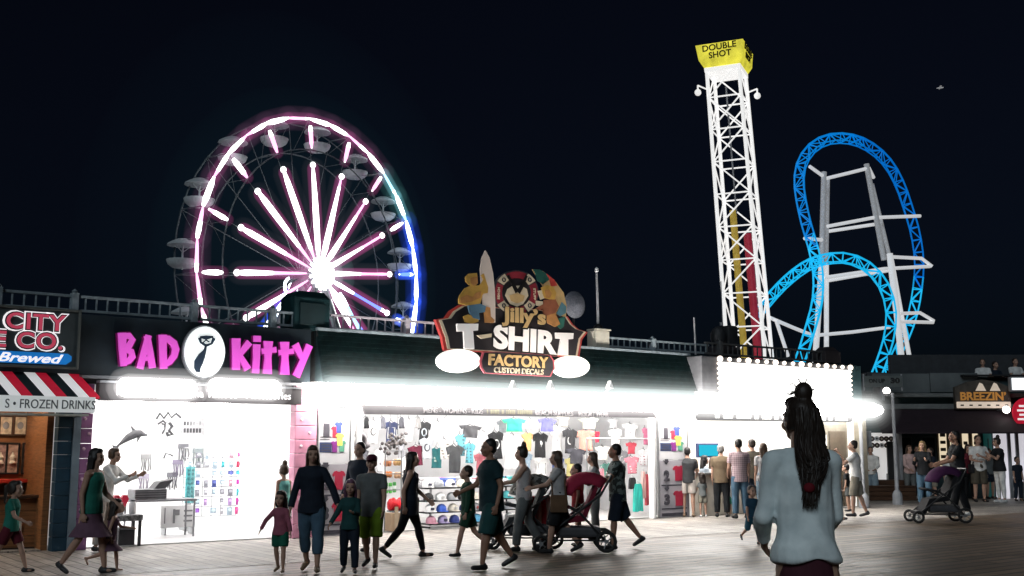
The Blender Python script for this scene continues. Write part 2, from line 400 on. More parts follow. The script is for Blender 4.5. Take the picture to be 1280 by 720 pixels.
    for sd in (-1, 1):
        paint.append((hpnt(.032 * sd, .082, .002), (.014 * hk, .02 * hk, .008 * hk), 1, Mh)); paint.append((hpnt(.034 * sd, .085, .026), (.02 * hk, .02 * hk, .006 * hk), 3, Mh))
    paint.append((hpnt(0, .094, -.067), (.022 * hk, .02 * hk, .011 * hk), 2, Mh))
    hm = HR[hair[1]]
    remesh(mb, 'body', [SK[skin], EYE, LIP, hm], root, vox, 3, 0, paint)
    # ---- clothes
    tt, tm = top[:2]; bt, bmt = bot[:2]
    hem = top[2] if len(top) > 2 else -.07
    inf = .016 * k + (top[3] if len(top) > 3 else 0)
    def sleeves(mb, frac, r, flat=True):
        for sd in (-1, 1):
            sh, el, wr, d2 = A[sd]
            caps(mb, nb - up * .05 * k + tX * sw * .5 * sd, sh, .07 * k, r * 1.04)
            if frac <= 1: e = sh.lerp(el, frac); mb.path([sh - (el - sh).normalized() * .02, sh, e], [r, r, r * .98], 12)
            else:
                e = el.lerp(wr, frac - 1); mb.path([sh, el, e], [r, r * .86, r * .74], 12); mb.ball(el, r * .84); mb.ball(sh, r)
    if tt:
        m = MB()
        rings = [p for p in prof if p[0] >= .1 and p[0] < (.5 if tt != 'tank' else .45)]
        hr_ = prof[2]
        loose = 1.04 if f else 1.08
        pts = [(hem, hr_[1] * 1.07, hr_[2] * 1.14), (min(hem + .1, .03), hr_[1] * 1.05, hr_[2] * 1.1)] + ([(.05, hr_[1] * 1.03, hr_[2] * 1.06)] if hem < -.1 else []) + [(t, max(rx, hr_[1] * .82) * loose, ry * 1.08) for t, rx, ry in rings]
        last = rings[-1]
        pts += [(.525, last[1] * .62, .07), (.548, .064, .06)] if tt != 'tank' else [(.5, last[1] * .8, .07)]
        if hem < -.2: pts[0] = (hem, hr_[1] * 1.3, hr_[2] * 1.5); pts[1] = (-.1, hr_[1] * 1.14, hr_[2] * 1.2)
        pts.sort(key=lambda p: p[0])
        loft(m, [tring(t, rx, ry, inf) for t, rx, ry in pts])
        if tt == 'tank':
            for sd in (-1, 1):
                a = nb - up * .1 * k + tX * sw * .6 * sd; caps(m, a + fw * .08 * g, a + up * .085 * k, .026 * k, .024 * k); caps(m, a - fw * .08 * g, a + up * .085 * k, .026 * k, .024 * k)
        elif tt in ('tee', 'dress'): sleeves(m, .62, (.066 if not f else .06) * k * (.6 + .4 * w))
        elif tt in ('long', 'hood'): sleeves(m, 1.93, .062 * k)
        if tt == 'hood': m.ball(nb + up * .02 * k - fw * .07 * k, .1 * k, .065 * k, .075 * k)
        remesh(m, {'tee': 't_shirt', 'tank': 'tank_top', 'long': 'jacket', 'hood': 'hooded_jacket', 'dress': 'dress'}[tt], tm, root, vox * 1.25, 3, (.0035 if H < 1.85 else .0052) * k)
    if bt:
        m = MB()
        rise = [(.16, prof[3][1] * 1.0, prof[3][2]), (.05, prof[2][1] * 1.02, prof[2][2] * 1.04), (-.02, prof[1][1] * 1.04, prof[1][2] * 1.08), (-.08, prof[1][1] * .9, prof[1][2] * .95)]
        if bt in ('skirt', 'longskirt'):
            kn = (J[-1][1] + J[1][1]) / 2; L = bot[2] if len(bot) > 2 else .9
            dn = (kn - pel); sp = (J[-1][1] - J[1][1]).length
            rings = [tring(*r_, .01 * k) for r_ in rise[:3]]
            rings.append((pel + dn * L * .5, X * .19 * g, Vector((0, .16 * g, 0)))); rings.append((pel + dn * L, X * (.21 * g + .03), Vector((0, .17 * g + sp * .45, 0))))
            loft(m, rings)
        else:
            loft(m, [tring(*r_, .012 * k) for r_ in rise])
            fr = {'shorts': .78, 'longshorts': 1.05, 'hotpants': .38, 'pants': 1.96, 'leggings': 1.93, 'capri': 1.62}[bt]
            tight = bt in ('leggings',); ad = (.006 if tight else .02) * k
            for sd in (-1, 1):
                hip, kn, an, heel, toe = J[sd]; q = .5 + .5 * w
                a = hip + Vector((0, 0, .0))
                if fr <= 1.1: e = hip + (kn - hip) * min(fr, 1.); e2 = e if fr <= 1 else kn.lerp(an, fr - 1); m.path([a, a.lerp(e, .5), e] + ([e2] if fr > 1 else []), [.092 * g + ad * .6, .088 * g + ad, .078 * g + ad * 1.2] + ([.076 * g + ad] if fr > 1 else []), 14)
                else:
                    e = kn.lerp(an, fr - 1); m.path([a, a.lerp(kn, .55), kn, kn.lerp(an, .35), e], [.092 * g + ad * .5, .078 * g + ad, .058 * k * q + ad, .058 * k * q + ad * 1.1, (.04 if tight else .055) * k + ad * .6], 14)
        remesh(m, {'skirt': 'skirt', 'longskirt': 'skirt', 'shorts': 'shorts', 'longshorts': 'shorts', 'hotpants': 'shorts', 'pants': 'trousers', 'leggings': 'leggings', 'capri': 'capri_trousers'}[bt], bmt, root, vox * 1.25, 3, .003 * k)
    if shoe:
        for sd in (-1, 1):
            m = MB(); hip, kn, an, heel, toe = J[sd]; d = (toe - heel).normalized()
            caps(m, heel, toe + d * .012 * k, .043 * k, .034 * k); caps(m, an.lerp(heel, .45), heel, .042 * k, .04 * k); caps(m, heel.lerp(toe, .55) + X * .012 * sd * k, toe, .038 * k, .032 * k)
            remesh(m, 'shoe', shoe, root, vox * 1.2, 2)
    # ---- hair
    st = hair[0]
    if st:
        m = MB(); hb = MB(); hb.ball((0, -.03, .043), .083, .09, .087, 18, 12); hb.ball((0, -.052, .0), .078, .064, .075)
        if f or st in ('long', 'pony', 'bun', 'longbun'):
            hb.ball((0, .03, .085), .062, .045, .04)
            for sd in (-1, 1): hb.ball((.066 * sd, -.012, .0), .022, .05, .06)
        if st == 'long' or st == 'longbun':
            ln = hair[2] if len(hair) > 2 else .3
            for sd in (-1, 0, 1): caps(hb, (.05 * sd, -.06, 0), (.058 * sd, -.09 - .1 * ln * math.sin(lr) - (.02 if not sd else 0), -ln), .045, .03)
            caps(hb, (.07, -.01, .0), (.078, -.045, -ln * .7), .026, .02); caps(hb, (-.07, -.01, .0), (-.078, -.045, -ln * .7), .026, .02)
        if st == 'pony':
            caps(hb, (0, -.1, .05), (0, -.14, .03), .03, .035); caps(hb, (0, -.14, .03), (0, -.15, -.2), .036, .014)
        if st in ('bun', 'longbun'): hb.ball((0, -.045, .145), .052, .05, .058)
        m.add([hpnt(*v) for v in hb.v], hb.f)
        remesh(m, 'hair', hm, root, vox * 1.1, 2, .0025)
    if extra: extra(root, hpnt, J, A, nb, up, fw, k, vox)
    NP[0] += 1
    return root

def cap_extra(mat, back=False):
    def fn(root, hpnt, J, A, nb, up, fw, k, vox):
        hb = MB(); s = -1 if back else 1
        hb.ball((0, -.015, .06), .088, .103, .075, 18, 10); caps(hb, (0, .06 * s, .055), (0, .135 * s, .045), .06, .045)
        m = MB()
        for v in hb.v: pass
        vv = [(x, y, z if abs(y) < .1 else .05 + (z - .05) * .25) for x, y, z in hb.v]
        m.add([hpnt(*v) for v in vv], hb.f); remesh(m, 'cap', mat, root, vox, 2)
    return fn
def bag_extra(mat, sd=1, z=-.05):
    def fn(root, hpnt, J, A, nb, up, fw, k, vox):
        m = MB(); c = J[sd][0] + Vector((.12 * sd, 0, z)); 
        m.bbox(c.x - .05, c.x + .05, c.y - .13, c.y + .13, c.z - .13, c.z + .13, .03); m.path([c + Vector((0, -.1, .12)), nb + Vector((.0, -.1, .0)), nb + Vector((-.08 * sd, 0, .02)), nb + Vector((0, .1, -.06)), c + Vector((0, .1, .12))], .012, 6)
        m.build('shoulder_bag', mat, root, True)
    return fn
# ------------------------------------------------------------------ surfaces
M_ASPH = pm('deck_dark', (.05, .047, .043), .6)
M_BOARD = planks('boardwalk_planks', -ANG, .25, (.25, .175, .112), (.085, .058, .038), .42, gap=.13)
M_APRON = planks('apron_planks', -ANG - PI / 2, .2, (.46, .42, .38), (.30, .275, .25), .5, gap=.06)
M_TEAL = pm('dark_teal_paint', (.012, .03, .034), .55, .35, 3, bump=.05)
M_BLACKG = pm('fascia_dark_board', (.011, .023, .032), .6, .5, 2.2, bump=.08)
M_ROOF = pm('roof_tar', (.015, .016, .018), .8)
M_WHITE = pm('white_paint', (.8, .8, .8), .5, .06)
M_WALLIN = pm('white_slatwall_lit', (.82, .82, .82), .5, .08, 3, emis=(1, 1, 1), es=.3)  # bright interior light partly put into the wall as emission
M_RAIL = pm('weathered_rail', (.26, .31, .34), .6, .35, 9)
M_RAILDK = pm('dark_rail', (.07, .075, .08), .6, .3, 9)
M_STEEL = pm('brushed_steel', (.35, .36, .37), .35, .15, 9, metal=.8)
M_BLACK = pm('black_paint', (.015, .015, .016), .5, .3)
M_DKGREY = pm('dark_grey_panel', (.035, .03, .034), .55, .25)
M_GREY = pm('grey_paint', (.25, .26, .28), .55, .2)
M_PINK = pm('pink_siding', (.62, .27, .38), .5, .2, 5)
M_PURPLE = pm('mauve_siding', (.24, .10, .22), .5, .25, 5)
M_BLUEGREY = pm('blue_grey_paint', (.16, .21, .25), .5, .2, 4)
M_WOOD = pm('varnished_boards', (.27, .115, .045), .4, .45, 5, bump=.1, stretch=(.6, 1, 9))
M_WOODDK = pm('dark_wood', (.06, .028, .014), .45, .4, 6, stretch=(.6, 1, 7))
M_CREAM = pm('cream_paint', (.62, .58, .48), .5, .15)
M_RED = pm('red_fabric', (.55, .02, .03), .7, .2)
M_NAVY = pm('navy_print', (.03, .045, .12), .6, .1)
M_TUBE = em('fluorescent_tube', (1, .98, .96), 16.0)
M_PANEL_L = em('ceiling_light', (1, .97, .95), 24.0)
M_CANOPY = pm('canopy_diffuser', (.85, .85, .85), .4, .03, emis=(1, .95, .89), es=21)
M_FLOOD = em('flood_lens', (1, .98, .97), 14.0)
M_BULB = em('warm_bulb', (1, .85, .72), 3.0, False)

# ------------------------------------------------------------------ ground
g = MB().add([(-900, -60, 0), (900, -60, 0), (900, 1800, 0), (-900, 1800, 0)], [(0, 1, 2, 3)]).build('ground', M_ASPH); tag(g, kind='structure')
g = MB(); q = [W(-14, 18), W(60, 18), W(60, -1), W(-14, -1)]
q = [W(-30, 30), W(75, 30), W(75, -12), W(-30, -12)]
g.add([(p.x, p.y, .004) for p in q], [(0, 1, 2, 3)]); tag(g.build('boardwalk', M_BOARD), kind='structure')
g = MB(); q = [W(-14, 3.75), W(45, 3.75), W(45, -8), W(-14, -8)]
g.add([(p.x, p.y, .009) for p in q], [(0, 1, 2, 3)]); tag(g.build('pavement', M_APRON), kind='structure')

# ------------------------------------------------------------------ generic builders on the shop fronts (local x along, y into the building, z up)
def shop_shell(root, s0, s1, base, wallm, floorm, depth=5.2, top=3.7, head=2.72, ceil=2.5, ceilm=None):
    """floor, side and back walls, ceiling, roof box above"""
    MB().box(s0 + .1, s1 - .1, .12, depth - .1, .012, .03).build('floor', floorm, root)
    MB().box(s0 + .1, s1 - .1, depth - .1, depth, .03, ceil).build('back_wall', wallm, root)
    for x in (s0, s1 - .1): MB().box(x, x + .1, .16, depth, .012, ceil).build('side_wall', wallm, root)
    MB().box(s0, s1, .16, depth, ceil + .002, ceil + .1).build('ceiling', ceilm or wallm, root)
    MB().box(s0, s1, .02, 11, ceil + .104, top).build('roof', M_ROOF, root)
def ceiling_lights(n, s0, s1, y0, y1, z, what, w=.16):
    for i in range(n):
        s = s0 + (s1 - s0) * (i + .5) / n
        t = fthing('ceiling_light', f'white fluorescent strip light on the ceiling inside the {what}', 'light', s, -(y0 + y1) / 2, z, f'strip lights inside the {what}')
        L = (y1 - y0) / 2
        MB().bbox(-w / 2 - .03, w / 2 + .03, -L, L, 0, .05, .01).build('housing', M_WHITE, t)
        MB().bbox(-w / 2, w / 2, -L + .03, L - .03, -.035, -.002, .012).build('diffuser', M_PANEL_L, t)
def railing(s0, s1, z0, z1, label, posts, mat=M_RAIL, step=.17, o=-.12, bulge=.11):
    t = fthing('roof_railing', label, 'railing', s0, o, 0)
    L = s1 - s0
    for z in (z0 + .03, z1): MB().bbox(0, L, -.03, .03, z - .025, z + .02, .008).build('rail', mat, t)
    bal = None; n = int(L / step)
    for i in range(n):
        x = (i + .5) * L / n
        if bal is None: bal = MB().bbox(-.013, .013, -.013, .013, z0 + .051, z1 - .027, .004).build('baluster', mat, t); bal.location.x = x
        else: c = bal.copy(); C.objects.link(c); c.location.x = x
    for p in posts:
        MB().bbox(p - s0 - bulge / 2, p - s0 + bulge / 2, -.075, .075, z0 - .1, z1 + .05, .01).lathe([(.03, z1 + .05), (.05, z1 + .08), (.0, z1 + .12)], (p - s0, 0, 0), 8).build('post', mat, t)
    return t

# ================================================================== coffee and snack shop (far left)
cs = fthing('snack_shop', 'snack shop with varnished board walls at the left edge', 'shop', 0)
shop_shell(cs, -3.4, -.02, 0, M_WOOD, M_APRON, depth=3.2, ceilm=M_WOOD)
MB().box(-3.4, .2, -.02, .02, 2.6, 3.68).build('fascia', M_BLACKG, cs)
pl = MB()
for i in range(11): pl.bbox(-.02, .2, -.1, .12, .012 + i * .21, .218 + i * .21, .012)
pl.build('corner_pillar', pm('teal_block_paint', (.012, .045, .075), .5, .3, 5), cs)
# wooden counter front and dado inside
cf = MB()
for i in range(4): cf.bbox(-3.3, -.06, .55, .62, .035 + i * .19, .22 + i * .19, .008)
cf.build('counter_front', M_WOOD, cs)
MB().bbox(-3.3, -.06, .42, .82, .8, .85, .01).build('counter_top', M_WOODDK, cs)
MB().bbox(-3.3, -.06, .5, .54, .012, .05, .006).build('skirting', M_WOODDK, cs)
t = fthing('tap_handle', 'white upright handle on the wooden counter front', 'handle', -.34, -.53, .4)
MB().bbox(-.018, .018, -.02, .02, -.1, .1, .008).build('handle_grip', M_CREAM, t)
# back wall close behind the counter with framed pictures
MB().box(-3.3, -.06, 1.5, 1.55, .86, 2.5).build('picture_wall', M_WOOD, cs)
t = fthing('wall_shelf', 'red edged shelf on a dark bracket on the board wall', 'shelf', -.1, -1.3, 1.02)
MB().bbox(-.9, .0, -.12, .18, 0, .06, .01).build('board', pm('red_shelf', (.4, .03, .02), .4), t)
MB().prism([(-.28, 0), (-.1, 0), (-.1, -.34), (-.16, -.34)], -.02, .02).build('bracket', M_BLACK, t)
pic_art = [pm('print_a', (.34, .22, .2), .6, .7, 18), pm('print_b', (.45, .3, .24), .6, .6, 14), pm('print_c', (.6, .5, .36), .6, .5, 12)]
def picture(s, z, w, h, label, art, group, deep):
    t = fthing('framed_picture', label, 'picture', s, -1.48, z, group)
    f = MB()
    for a in ((-w / 2, -w / 2 + .03, -h / 2, h / 2), (w / 2 - .03, w / 2, -h / 2, h / 2), (-w / 2 + .03, w / 2 - .03, -h / 2, -h / 2 + .03), (-w / 2 + .03, w / 2 - .03, h / 2 - .03, h / 2)): f.bbox(a[0], a[1], -.03, 0, a[2], a[3], .005)
    f.build('frame', M_BLACK if deep else M_WOODDK, t)
    MB().box(-w / 2 + .03, w / 2 - .03, -.012, 0, -h / 2 + .03, h / 2 - .03).build('print', art, t)
    m = MB(); m.lathe([(.02, -.09), (.055, -.08), (.03, -.03), (.05, .02), (.018, .07), (.01, .1)], (0, -.02, 0), 10) if deep else m.ball((0, -.015, 0), .05, .008, .06)
    m.build('motif', M_CREAM if deep else M_GREY, t)
for i, (px, py, lb) in enumerate([(0, 573, 'tall dark framed print cut by the left edge'), (15, 573, 'tall dark framed print of a pale ornament, second from the shop corner'), (35, 573, 'tall dark framed print of a pale ornament beside the shop corner')]):
    s, z = fp(px, py, -1.5); picture(s, z, .215, .52, lb, pic_art[i % 2], 'tall prints on the board wall', True)
for i, (px, lb) in enumerate([(7, 'small cream print in the top row at the left edge'), (25, 'small cream print in the middle of the top row'), (45, 'small cream print in the top row next to the corner pillar')]):
    s, z = fp(px, 532, -1.5); picture(s, z, .23, .34, lb, pic_art[2], 'cream prints in the top row', False)
for sx in (-.9, -2.4):
    t = fthing('ceiling_light', 'warm strip light inside the snack shop', 'light', sx, -.55, 2.44, 'warm lights inside the snack shop')
    MB().bbox(-.5, .5, -.07, .07, 0, .05, .01).build('housing', M_WHITE, t); MB().bbox(-.48, .48, -.05, .05, -.03, -.002, .01).build('diffuser', em('warm_strip', (1, .8, .6), 58), t)
# striped awning (sloping, front at o=.55)
aw = fthing('striped_awning', 'red white and black striped shop awning with a lettered valance', 'awning', 0)
mS = [pm('awning_white_lit', (.75, .75, .77), .7, .1, emis=(1, 1, 1), es=.42), pm('awning_red_lit', (.5, .015, .035), .7, .2, emis=(1, .02, .07), es=.22), pm('awning_black', (.015, .03, .035), .7, .2)]  # lamplight on the white and red stripes put in as emission
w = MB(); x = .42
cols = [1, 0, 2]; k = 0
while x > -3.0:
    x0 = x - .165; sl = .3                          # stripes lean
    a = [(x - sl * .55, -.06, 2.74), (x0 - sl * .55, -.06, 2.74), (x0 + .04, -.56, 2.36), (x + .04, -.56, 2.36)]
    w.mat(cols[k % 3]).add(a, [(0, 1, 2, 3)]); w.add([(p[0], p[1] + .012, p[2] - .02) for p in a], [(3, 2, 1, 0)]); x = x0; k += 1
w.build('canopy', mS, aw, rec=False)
MB().bbox(-3.0, .38, -.585, -.555, 2.12, 2.36, .006).build('valance', pm('valance_white_lit', (.6, .62, .63), .6, .08, emis=(.95, 1, 1), es=.36), aw)  # light falling on the valance put in as emission
txt('lettering', 'S • FROZEN DRINKS', .155, pm('sign_grey_ink', (.10, .115, .13), .6, .1), aw, (-.27, -.592, 2.24), bold=.0, width=1.3, height=.135)
MB().bbox(-3.0, .3, -.55, -.06, 2.07, 2.1, .005).build('underside', pm('awning_liner', (.55, .56, .5), .7), aw)
# sign CITY / E CO.
sg = fthing('shop_sign', 'grey shop sign with white edged pink letters and a blue banner', 'sign', -1.5, .12)
MB().bbox(-1.4, 1.68, -.1, .08, 2.82, 3.72, .02).build('board', pm('sign_grey', (.065, .08, .085), .5, .25, 4), sg)
fr = MB(); fr.bbox(1.655, 1.695, -.13, -.095, 2.8, 3.74, .01); fr.bbox(-1.4, 1.65, -.13, -.095, 2.8, 2.84, .01); fr.bbox(-1.4, 1.65, -.13, -.095, 3.7, 3.74, .01); fr.build('frame', pm('sign_frame', (.12, .13, .12), .5), sg)
mPk = pm('pink_letter', (.55, .05, .12), .4, .1, emis=(1, .12, .2), es=.33); mWh = pm('white_letter', (.75, .75, .75), .5, .05, emis=(1, .95, .97), es=.85); mOut = pm('dark_outline', (.02, .02, .03), .5)
def sign_word(s, x, z, w, h, sz, par):
    txt('letter_halo', s, sz, mWh, par, (x, -.108, z), bold=.075, width=w + .1, height=h + .07, ext=.006, space=1.1)
    txt('letter_edge', s, sz, mOut, par, (x, -.12, z), bold=.05, width=w + .04, height=h + .035, ext=.004, space=1.1)
    txt('letters', s, sz, mPk, par, (x, -.13, z), bold=.022, width=w, height=h, ext=.005, space=1.1)
sign_word('CITY', 1.03, 3.51, .87, .25, .3, sg); sign_word('E CO.', .94, 3.22, .98, .25, .3, sg)
bn = [(.2, 2.86), (1.5, 2.87), (1.58, 2.93), (1.58, 3.0), (1.52, 3.04), (.2, 3.04)]
MB().prism(bn, -.125, -.105).build('banner', pm('banner_blue', (.01, .16, .5), .4, .1, emis=(.02, .3, .9), es=.35), sg)
txt('banner_script', 'Brewed', .2, mWh, sg, (.98, -.132, 2.95), bold=.02, width=.95, height=.14, shear=.35)
railing(-3.3, .2, 3.74, 4.0, 'pale roof railing above the grey sign with pink letters', [-.97, .17])

# ================================================================== BAD KITTY
bk = fthing('accessory_shop', 'brightly lit white hair wrap shop under the magenta letters', 'shop', 0)
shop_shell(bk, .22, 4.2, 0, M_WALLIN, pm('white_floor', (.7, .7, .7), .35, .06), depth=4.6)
MB().box(.2, 4.3, -.02, .02, 2.73, 3.7).build('fascia', M_BLACKG, bk)
MB().bbox(.2, .32, -.12, .14, .012, 2.6, .01).build('pillar', M_BLUEGREY, bk)
pp_ = MB()
for i in range(11): pp_.bbox(.32, .5, -.1, .12, .012 + i * .235, .242 + i * .235, .012)
pp_.build('pillar', M_PURPLE, bk)
d = MB()
for i in range(10): d.ball((.38 + .07 * (i % 2), -.105, .16 + i * .235), .026, .012, .026, 8, 6)
d.build('pillar_dots', pm('pink_dot', (.6, .4, .5), .5), bk)
pp_ = MB()
for i in range(11): pp_.bbox(4.0, 4.42, -.1, .12, .012 + i * .245, .252 + i * .245, .012)
pp_.build('pillar', M_PINK, bk)
d = MB()
for i in range(10): d.ball((4.12 + .16 * (i % 2), -.105, .2 + i * .235), .028, .012, .028, 8, 6)
d.build('pillar_dots', pm('pink_dot2', (.8, .6, .68), .5), bk)
MB().bbox(.25, 4.2, -.12, .02, 2.68, 2.73, .01).build('cornice', M_GREY, bk)
# light box with lettering
lb = fthing('lettered_light_box', 'dark sign strip reading Hair Wraps, Henna Tattoos, Accessories', 'sign', .48, .3, 0)
MB().bbox(0, 3.5, -.08, .1, 2.33, 2.6, .015).build('board', M_DKGREY, lb)
MB().bbox(0, 3.5, -.11, .08, 2.6, 2.64, .01).build('top_trim', M_GREY, lb)
txt('lettering', 'Hair Wraps • Henna Tattoos • Accessories', .17, pm('strip_white', (.75, .73, .74), .5, .05, emis=(1, .96, .97), es=.5), lb, (1.78, -.083, 2.455), bold=.01, width=3.0, height=.17)
for i, (px, lab) in enumerate([(197, 'white flood light left of the oval sign'), (306, 'white flood light right of the oval sign')]):
    s, z = fp(px, 486, .62)
    t = fthing('flood_light', lab, 'light', s, .62, z)
    MB().bbox(-.5, .5, .02, .1, -.1, .12, .03).build('housing', M_WHITE, t)
    P = [((-.5 if abs(u - 18) < 9 else .5) + .14 * math.cos(u * PI / 18), .01 + .15 * math.sin(u * PI / 18)) for u in range(36)]
    MB().prism(P, -.05, .018).build('lens', M_FLOOD, t)
    bloom((-.5, -.05, .01), (.5, -.05, .01), .22, bloom_mat('bloom_white', (1, .97, .96), 1.3), t); bloom((-.5, -.05, .01), (.5, -.05, .01), .34, bloom_mat('bloom_white_wide', (1, .97, .96), .4), t)  # bloom round the lens painted as nested glowing volumes
    for x in (-.4, .4): MB().tube((x, .1, .0), (x, .5, .1), .018).build('arm', M_GREY, t)
# letters: chunky strokes
mMag = pm('magenta_letter', (.5, .06, .42), .4, .1, 4, emis=(.74, .11, .60), es=.55, sample=True); mMagD = pm('magenta_edge', (.10, .0, .06), .5, .1, 4, emis=(.5, .0, .25), es=.1)
def chunky(root, name, strokes):
    o = MB(); e = MB()
    for i, (pts, ws) in enumerate(strokes):
        ws2 = ws if hasattr(ws, '__len__') else [ws] * len(pts)
        o.ribbon(pts, ws2, -.075 - i * .0023, -.04); 
        e.ribbon(pts, [q + .05 for q in ws2], -.035 - i * .0023, -.01)
    p = o.build(name, mMag, root); e.build('letter_back', mMagD, p)
def arc(cx, cz, rx, rz, a0, a1, n=10): return [(cx + rx * math.cos(R(a0 + (a1 - a0) * i / n)), cz + rz * math.sin(R(a0 + (a1 - a0) * i / n))) for i in range(n + 1)]
bs = fthing('shop_lettering', 'magenta illuminated shop letters on the dark fascia', 'sign', 0, .1)
def px2(L, o=.1): return [fp(a / 4, 350 + b / 4, o) for a, b in L]
def px3(L, o=.1): return [fp(250 + a / 4.741, 380 + b / 4.741, o) for a, b in L]
chunky(bs, 'letter', [(px2([(604, 265), (607, 345), (612, 432)]), [.13, .12, .10]), (px2([(600, 283), (640, 280), (656, 300), (640, 330), (615, 345)]), .1), (px2([(618, 345), (650, 360), (655, 385), (638, 405), (608, 418)]), [.09, .1, .11, .1, .09])])
chunky(bs, 'letter', [(px2([(737, 278), (714, 360), (693, 445)]), [.1, .1, .11]), (px2([(728, 280), (742, 350), (756, 442)]), [.1, .1, .11]), (px2([(712, 396), (750, 392)]), .07)])
chunky(bs, 'letter', [(px2([(807, 275), (808, 355), (812, 445)]), [.13, .12, .12]), (px2([(800, 290), (835, 296), (862, 318), (872, 348), (864, 380), (842, 410), (805, 432)]), [.1, .11, .12, .12, .11, .1, .09])])
chunky(bs, 'letter', [(px3([(206, 205), (206, 300), (205, 392)]), [.15, .14, .14]), (px3([(285, 228), (245, 278), (212, 320)]), [.12, .1, .09]), (px3([(222, 300), (250, 345), (275, 390)]), [.09, .1, .13])])
chunky(bs, 'letter', [(px3([(328, 240), (326, 320), (320, 412)]), [.13, .12, .13]), (px3([(330, 190), (330, 226)]), [.13, .13])])
chunky(bs, 'letter', [(px3([(396, 222), (394, 320), (390, 415)]), [.17, .12, .17]), (px3([(358, 282), (400, 276), (443, 272)]), [.1, .08, .1])])
chunky(bs, 'letter', [(px3([(493, 226), (495, 320), (493, 420)]), [.17, .12, .18]), (px3([(458, 290), (500, 286), (545, 280)]), [.1, .08, .1])])
chunky(bs, 'letter', [(px3([(640, 245), (605, 330), (560, 430)]), [.13, .12, .14]), (px3([(555, 240), (580, 290), (596, 322)]), [.14, .11, .1])])
# oval emblem
em_ = fthing('oval_sign', 'white glowing oval sign with a slim dark cat emblem', 'sign', 0, .12)
s0, z0 = fp(255, 440, .12)
def ell(rx, rz, n=36, cx=s0, cz=z0): return [(cx + rx * math.cos(2 * PI * i / n), cz + rz * math.sin(2 * PI * i / n)) for i in range(n)]
MB().prism(ell(.375, .455), -.01, .06).build('rim', M_GREY, em_)
MB().prism(ell(.35, .43), -.05, -.012).build('face', pm('oval_white', (.8, .82, .82), .4, .04, emis=(.93, 1, .98), es=.7), em_)
def px2o(L): return [fp(a / 4, 350 + b / 4, .18) for a, b in L]
e = MB()
e.ribbon(px2o([(1000, 285), (1030, 288), (1066, 284)]), [.03, .075, .03], -.066, -.052)
e.ribbon(px2o([(998, 288), (1004, 312), (1030, 328), (1058, 318), (1070, 290)]), [.06, .035, .05, .035, .06], -.0685, -.052)
e.ribbon(px2o([(1030, 326), (1024, 352), (1008, 380), (992, 412), (986, 440), (990, 458)]), [.025, .05, .12, .15, .11, .06], -.071, -.052)
e.ribbon(px2o([(978, 455), (1000, 457)]), .03, -.0735, -.052)
e.ribbon(px2o([(1016, 312), (1030, 300), (1046, 310)]), [.02, .022, .02], -.076, -.052)
e.build('emblem', pm('emblem_ink', (.012, .03, .06), .6), em_)
MB().tube((s0 - .1, -.03, z0 - .5), (s0 + .18, -.03, z0 - .5), .025).tube((s0, .02, z0 - .44), (s0, .02, z0 - .52), .02).build('bracket', M_STEEL, em_)
railing(.26, 4.25, 3.74, 4.0, 'pale roof railing above the magenta letters', [2.15, 3.6])
railing(4.75, 7.1, 3.74, 4.02, 'pale roof railing between the dark roof box and the T-shirt sign', [6.4], mat=pm('pale_rail', (.5, .45, .5), .6, .2))
t = fthing('roof_box', 'dark teal plant box standing on the roof beside the wheel', 'roof box', 4.35, -.35, 3.7)
MB().bbox(-.36, .36, -.3, .3, 0, .62, .03).prism([(-.36, .62), (.36, .62), (.25, .72), (-.25, .72)], -.25, .25).build('casing', pm('box_teal', (.008, .035, .04), .5, .4, 4), t)
MB().bbox(-.25, .25, -.32, -.301, .1, .5, .005).build('louvre', M_TEAL, t)
ceiling_lights(4, .6, 3.9, .5, 4.2, 2.44, 'hair wrap shop')

# ================================================================== T-SHIRT FACTORY
ts = fthing('t_shirt_shop', 'long t-shirt shop with a dark green roof front and white lit canopy', 'shop', 0)
S0, S1 = 4.42, 14.1
shop_shell(ts, S0, S1, 0, pm('shirt_slatwall', (.55, .55, .56), .5, .1, 3), pm('grey_floor', (.45, .44, .43), .4, .1), depth=3.4)
# mansard roof front with shingle courses
rf = MB(); ns = 9
for i in range(ns):
    z0_ = 2.86 + i * .094; y0_ = -.34 + i * .038
    x = S0 - (i % 2) * .11
    while x < S1:
        a, b_ = max(x, S0), min(x + .215, S1)
        jit = random.uniform(0, .012)
        if b_ > a: rf.add([(a, y0_ - .03 - jit, z0_), (b_, y0_ - .03, z0_), (b_, y0_ + .04, z0_ + .125), (a, y0_ + .04, z0_ + .125), (a, y0_ + .01, z0_), (b_, y0_ + .01, z0_)], [(0, 1, 2, 3), (0, 4, 5, 1)])
        x += .22
rf.build('roof_front', pm('green_shingles', (.012, .034, .034), .5, .5, 7, bump=.2), ts, rec=False)
MB().prism([(-.3, 2.74), (0.02, 2.74), (.1, 3.7), (.06, 3.7)], S0, S1, axis='x').build('roof_core', M_TEAL, ts)
MB().bbox(S0, S1, -.02, .1, 3.7, 3.76, .01).build('roof_trim', M_RAIL, ts)
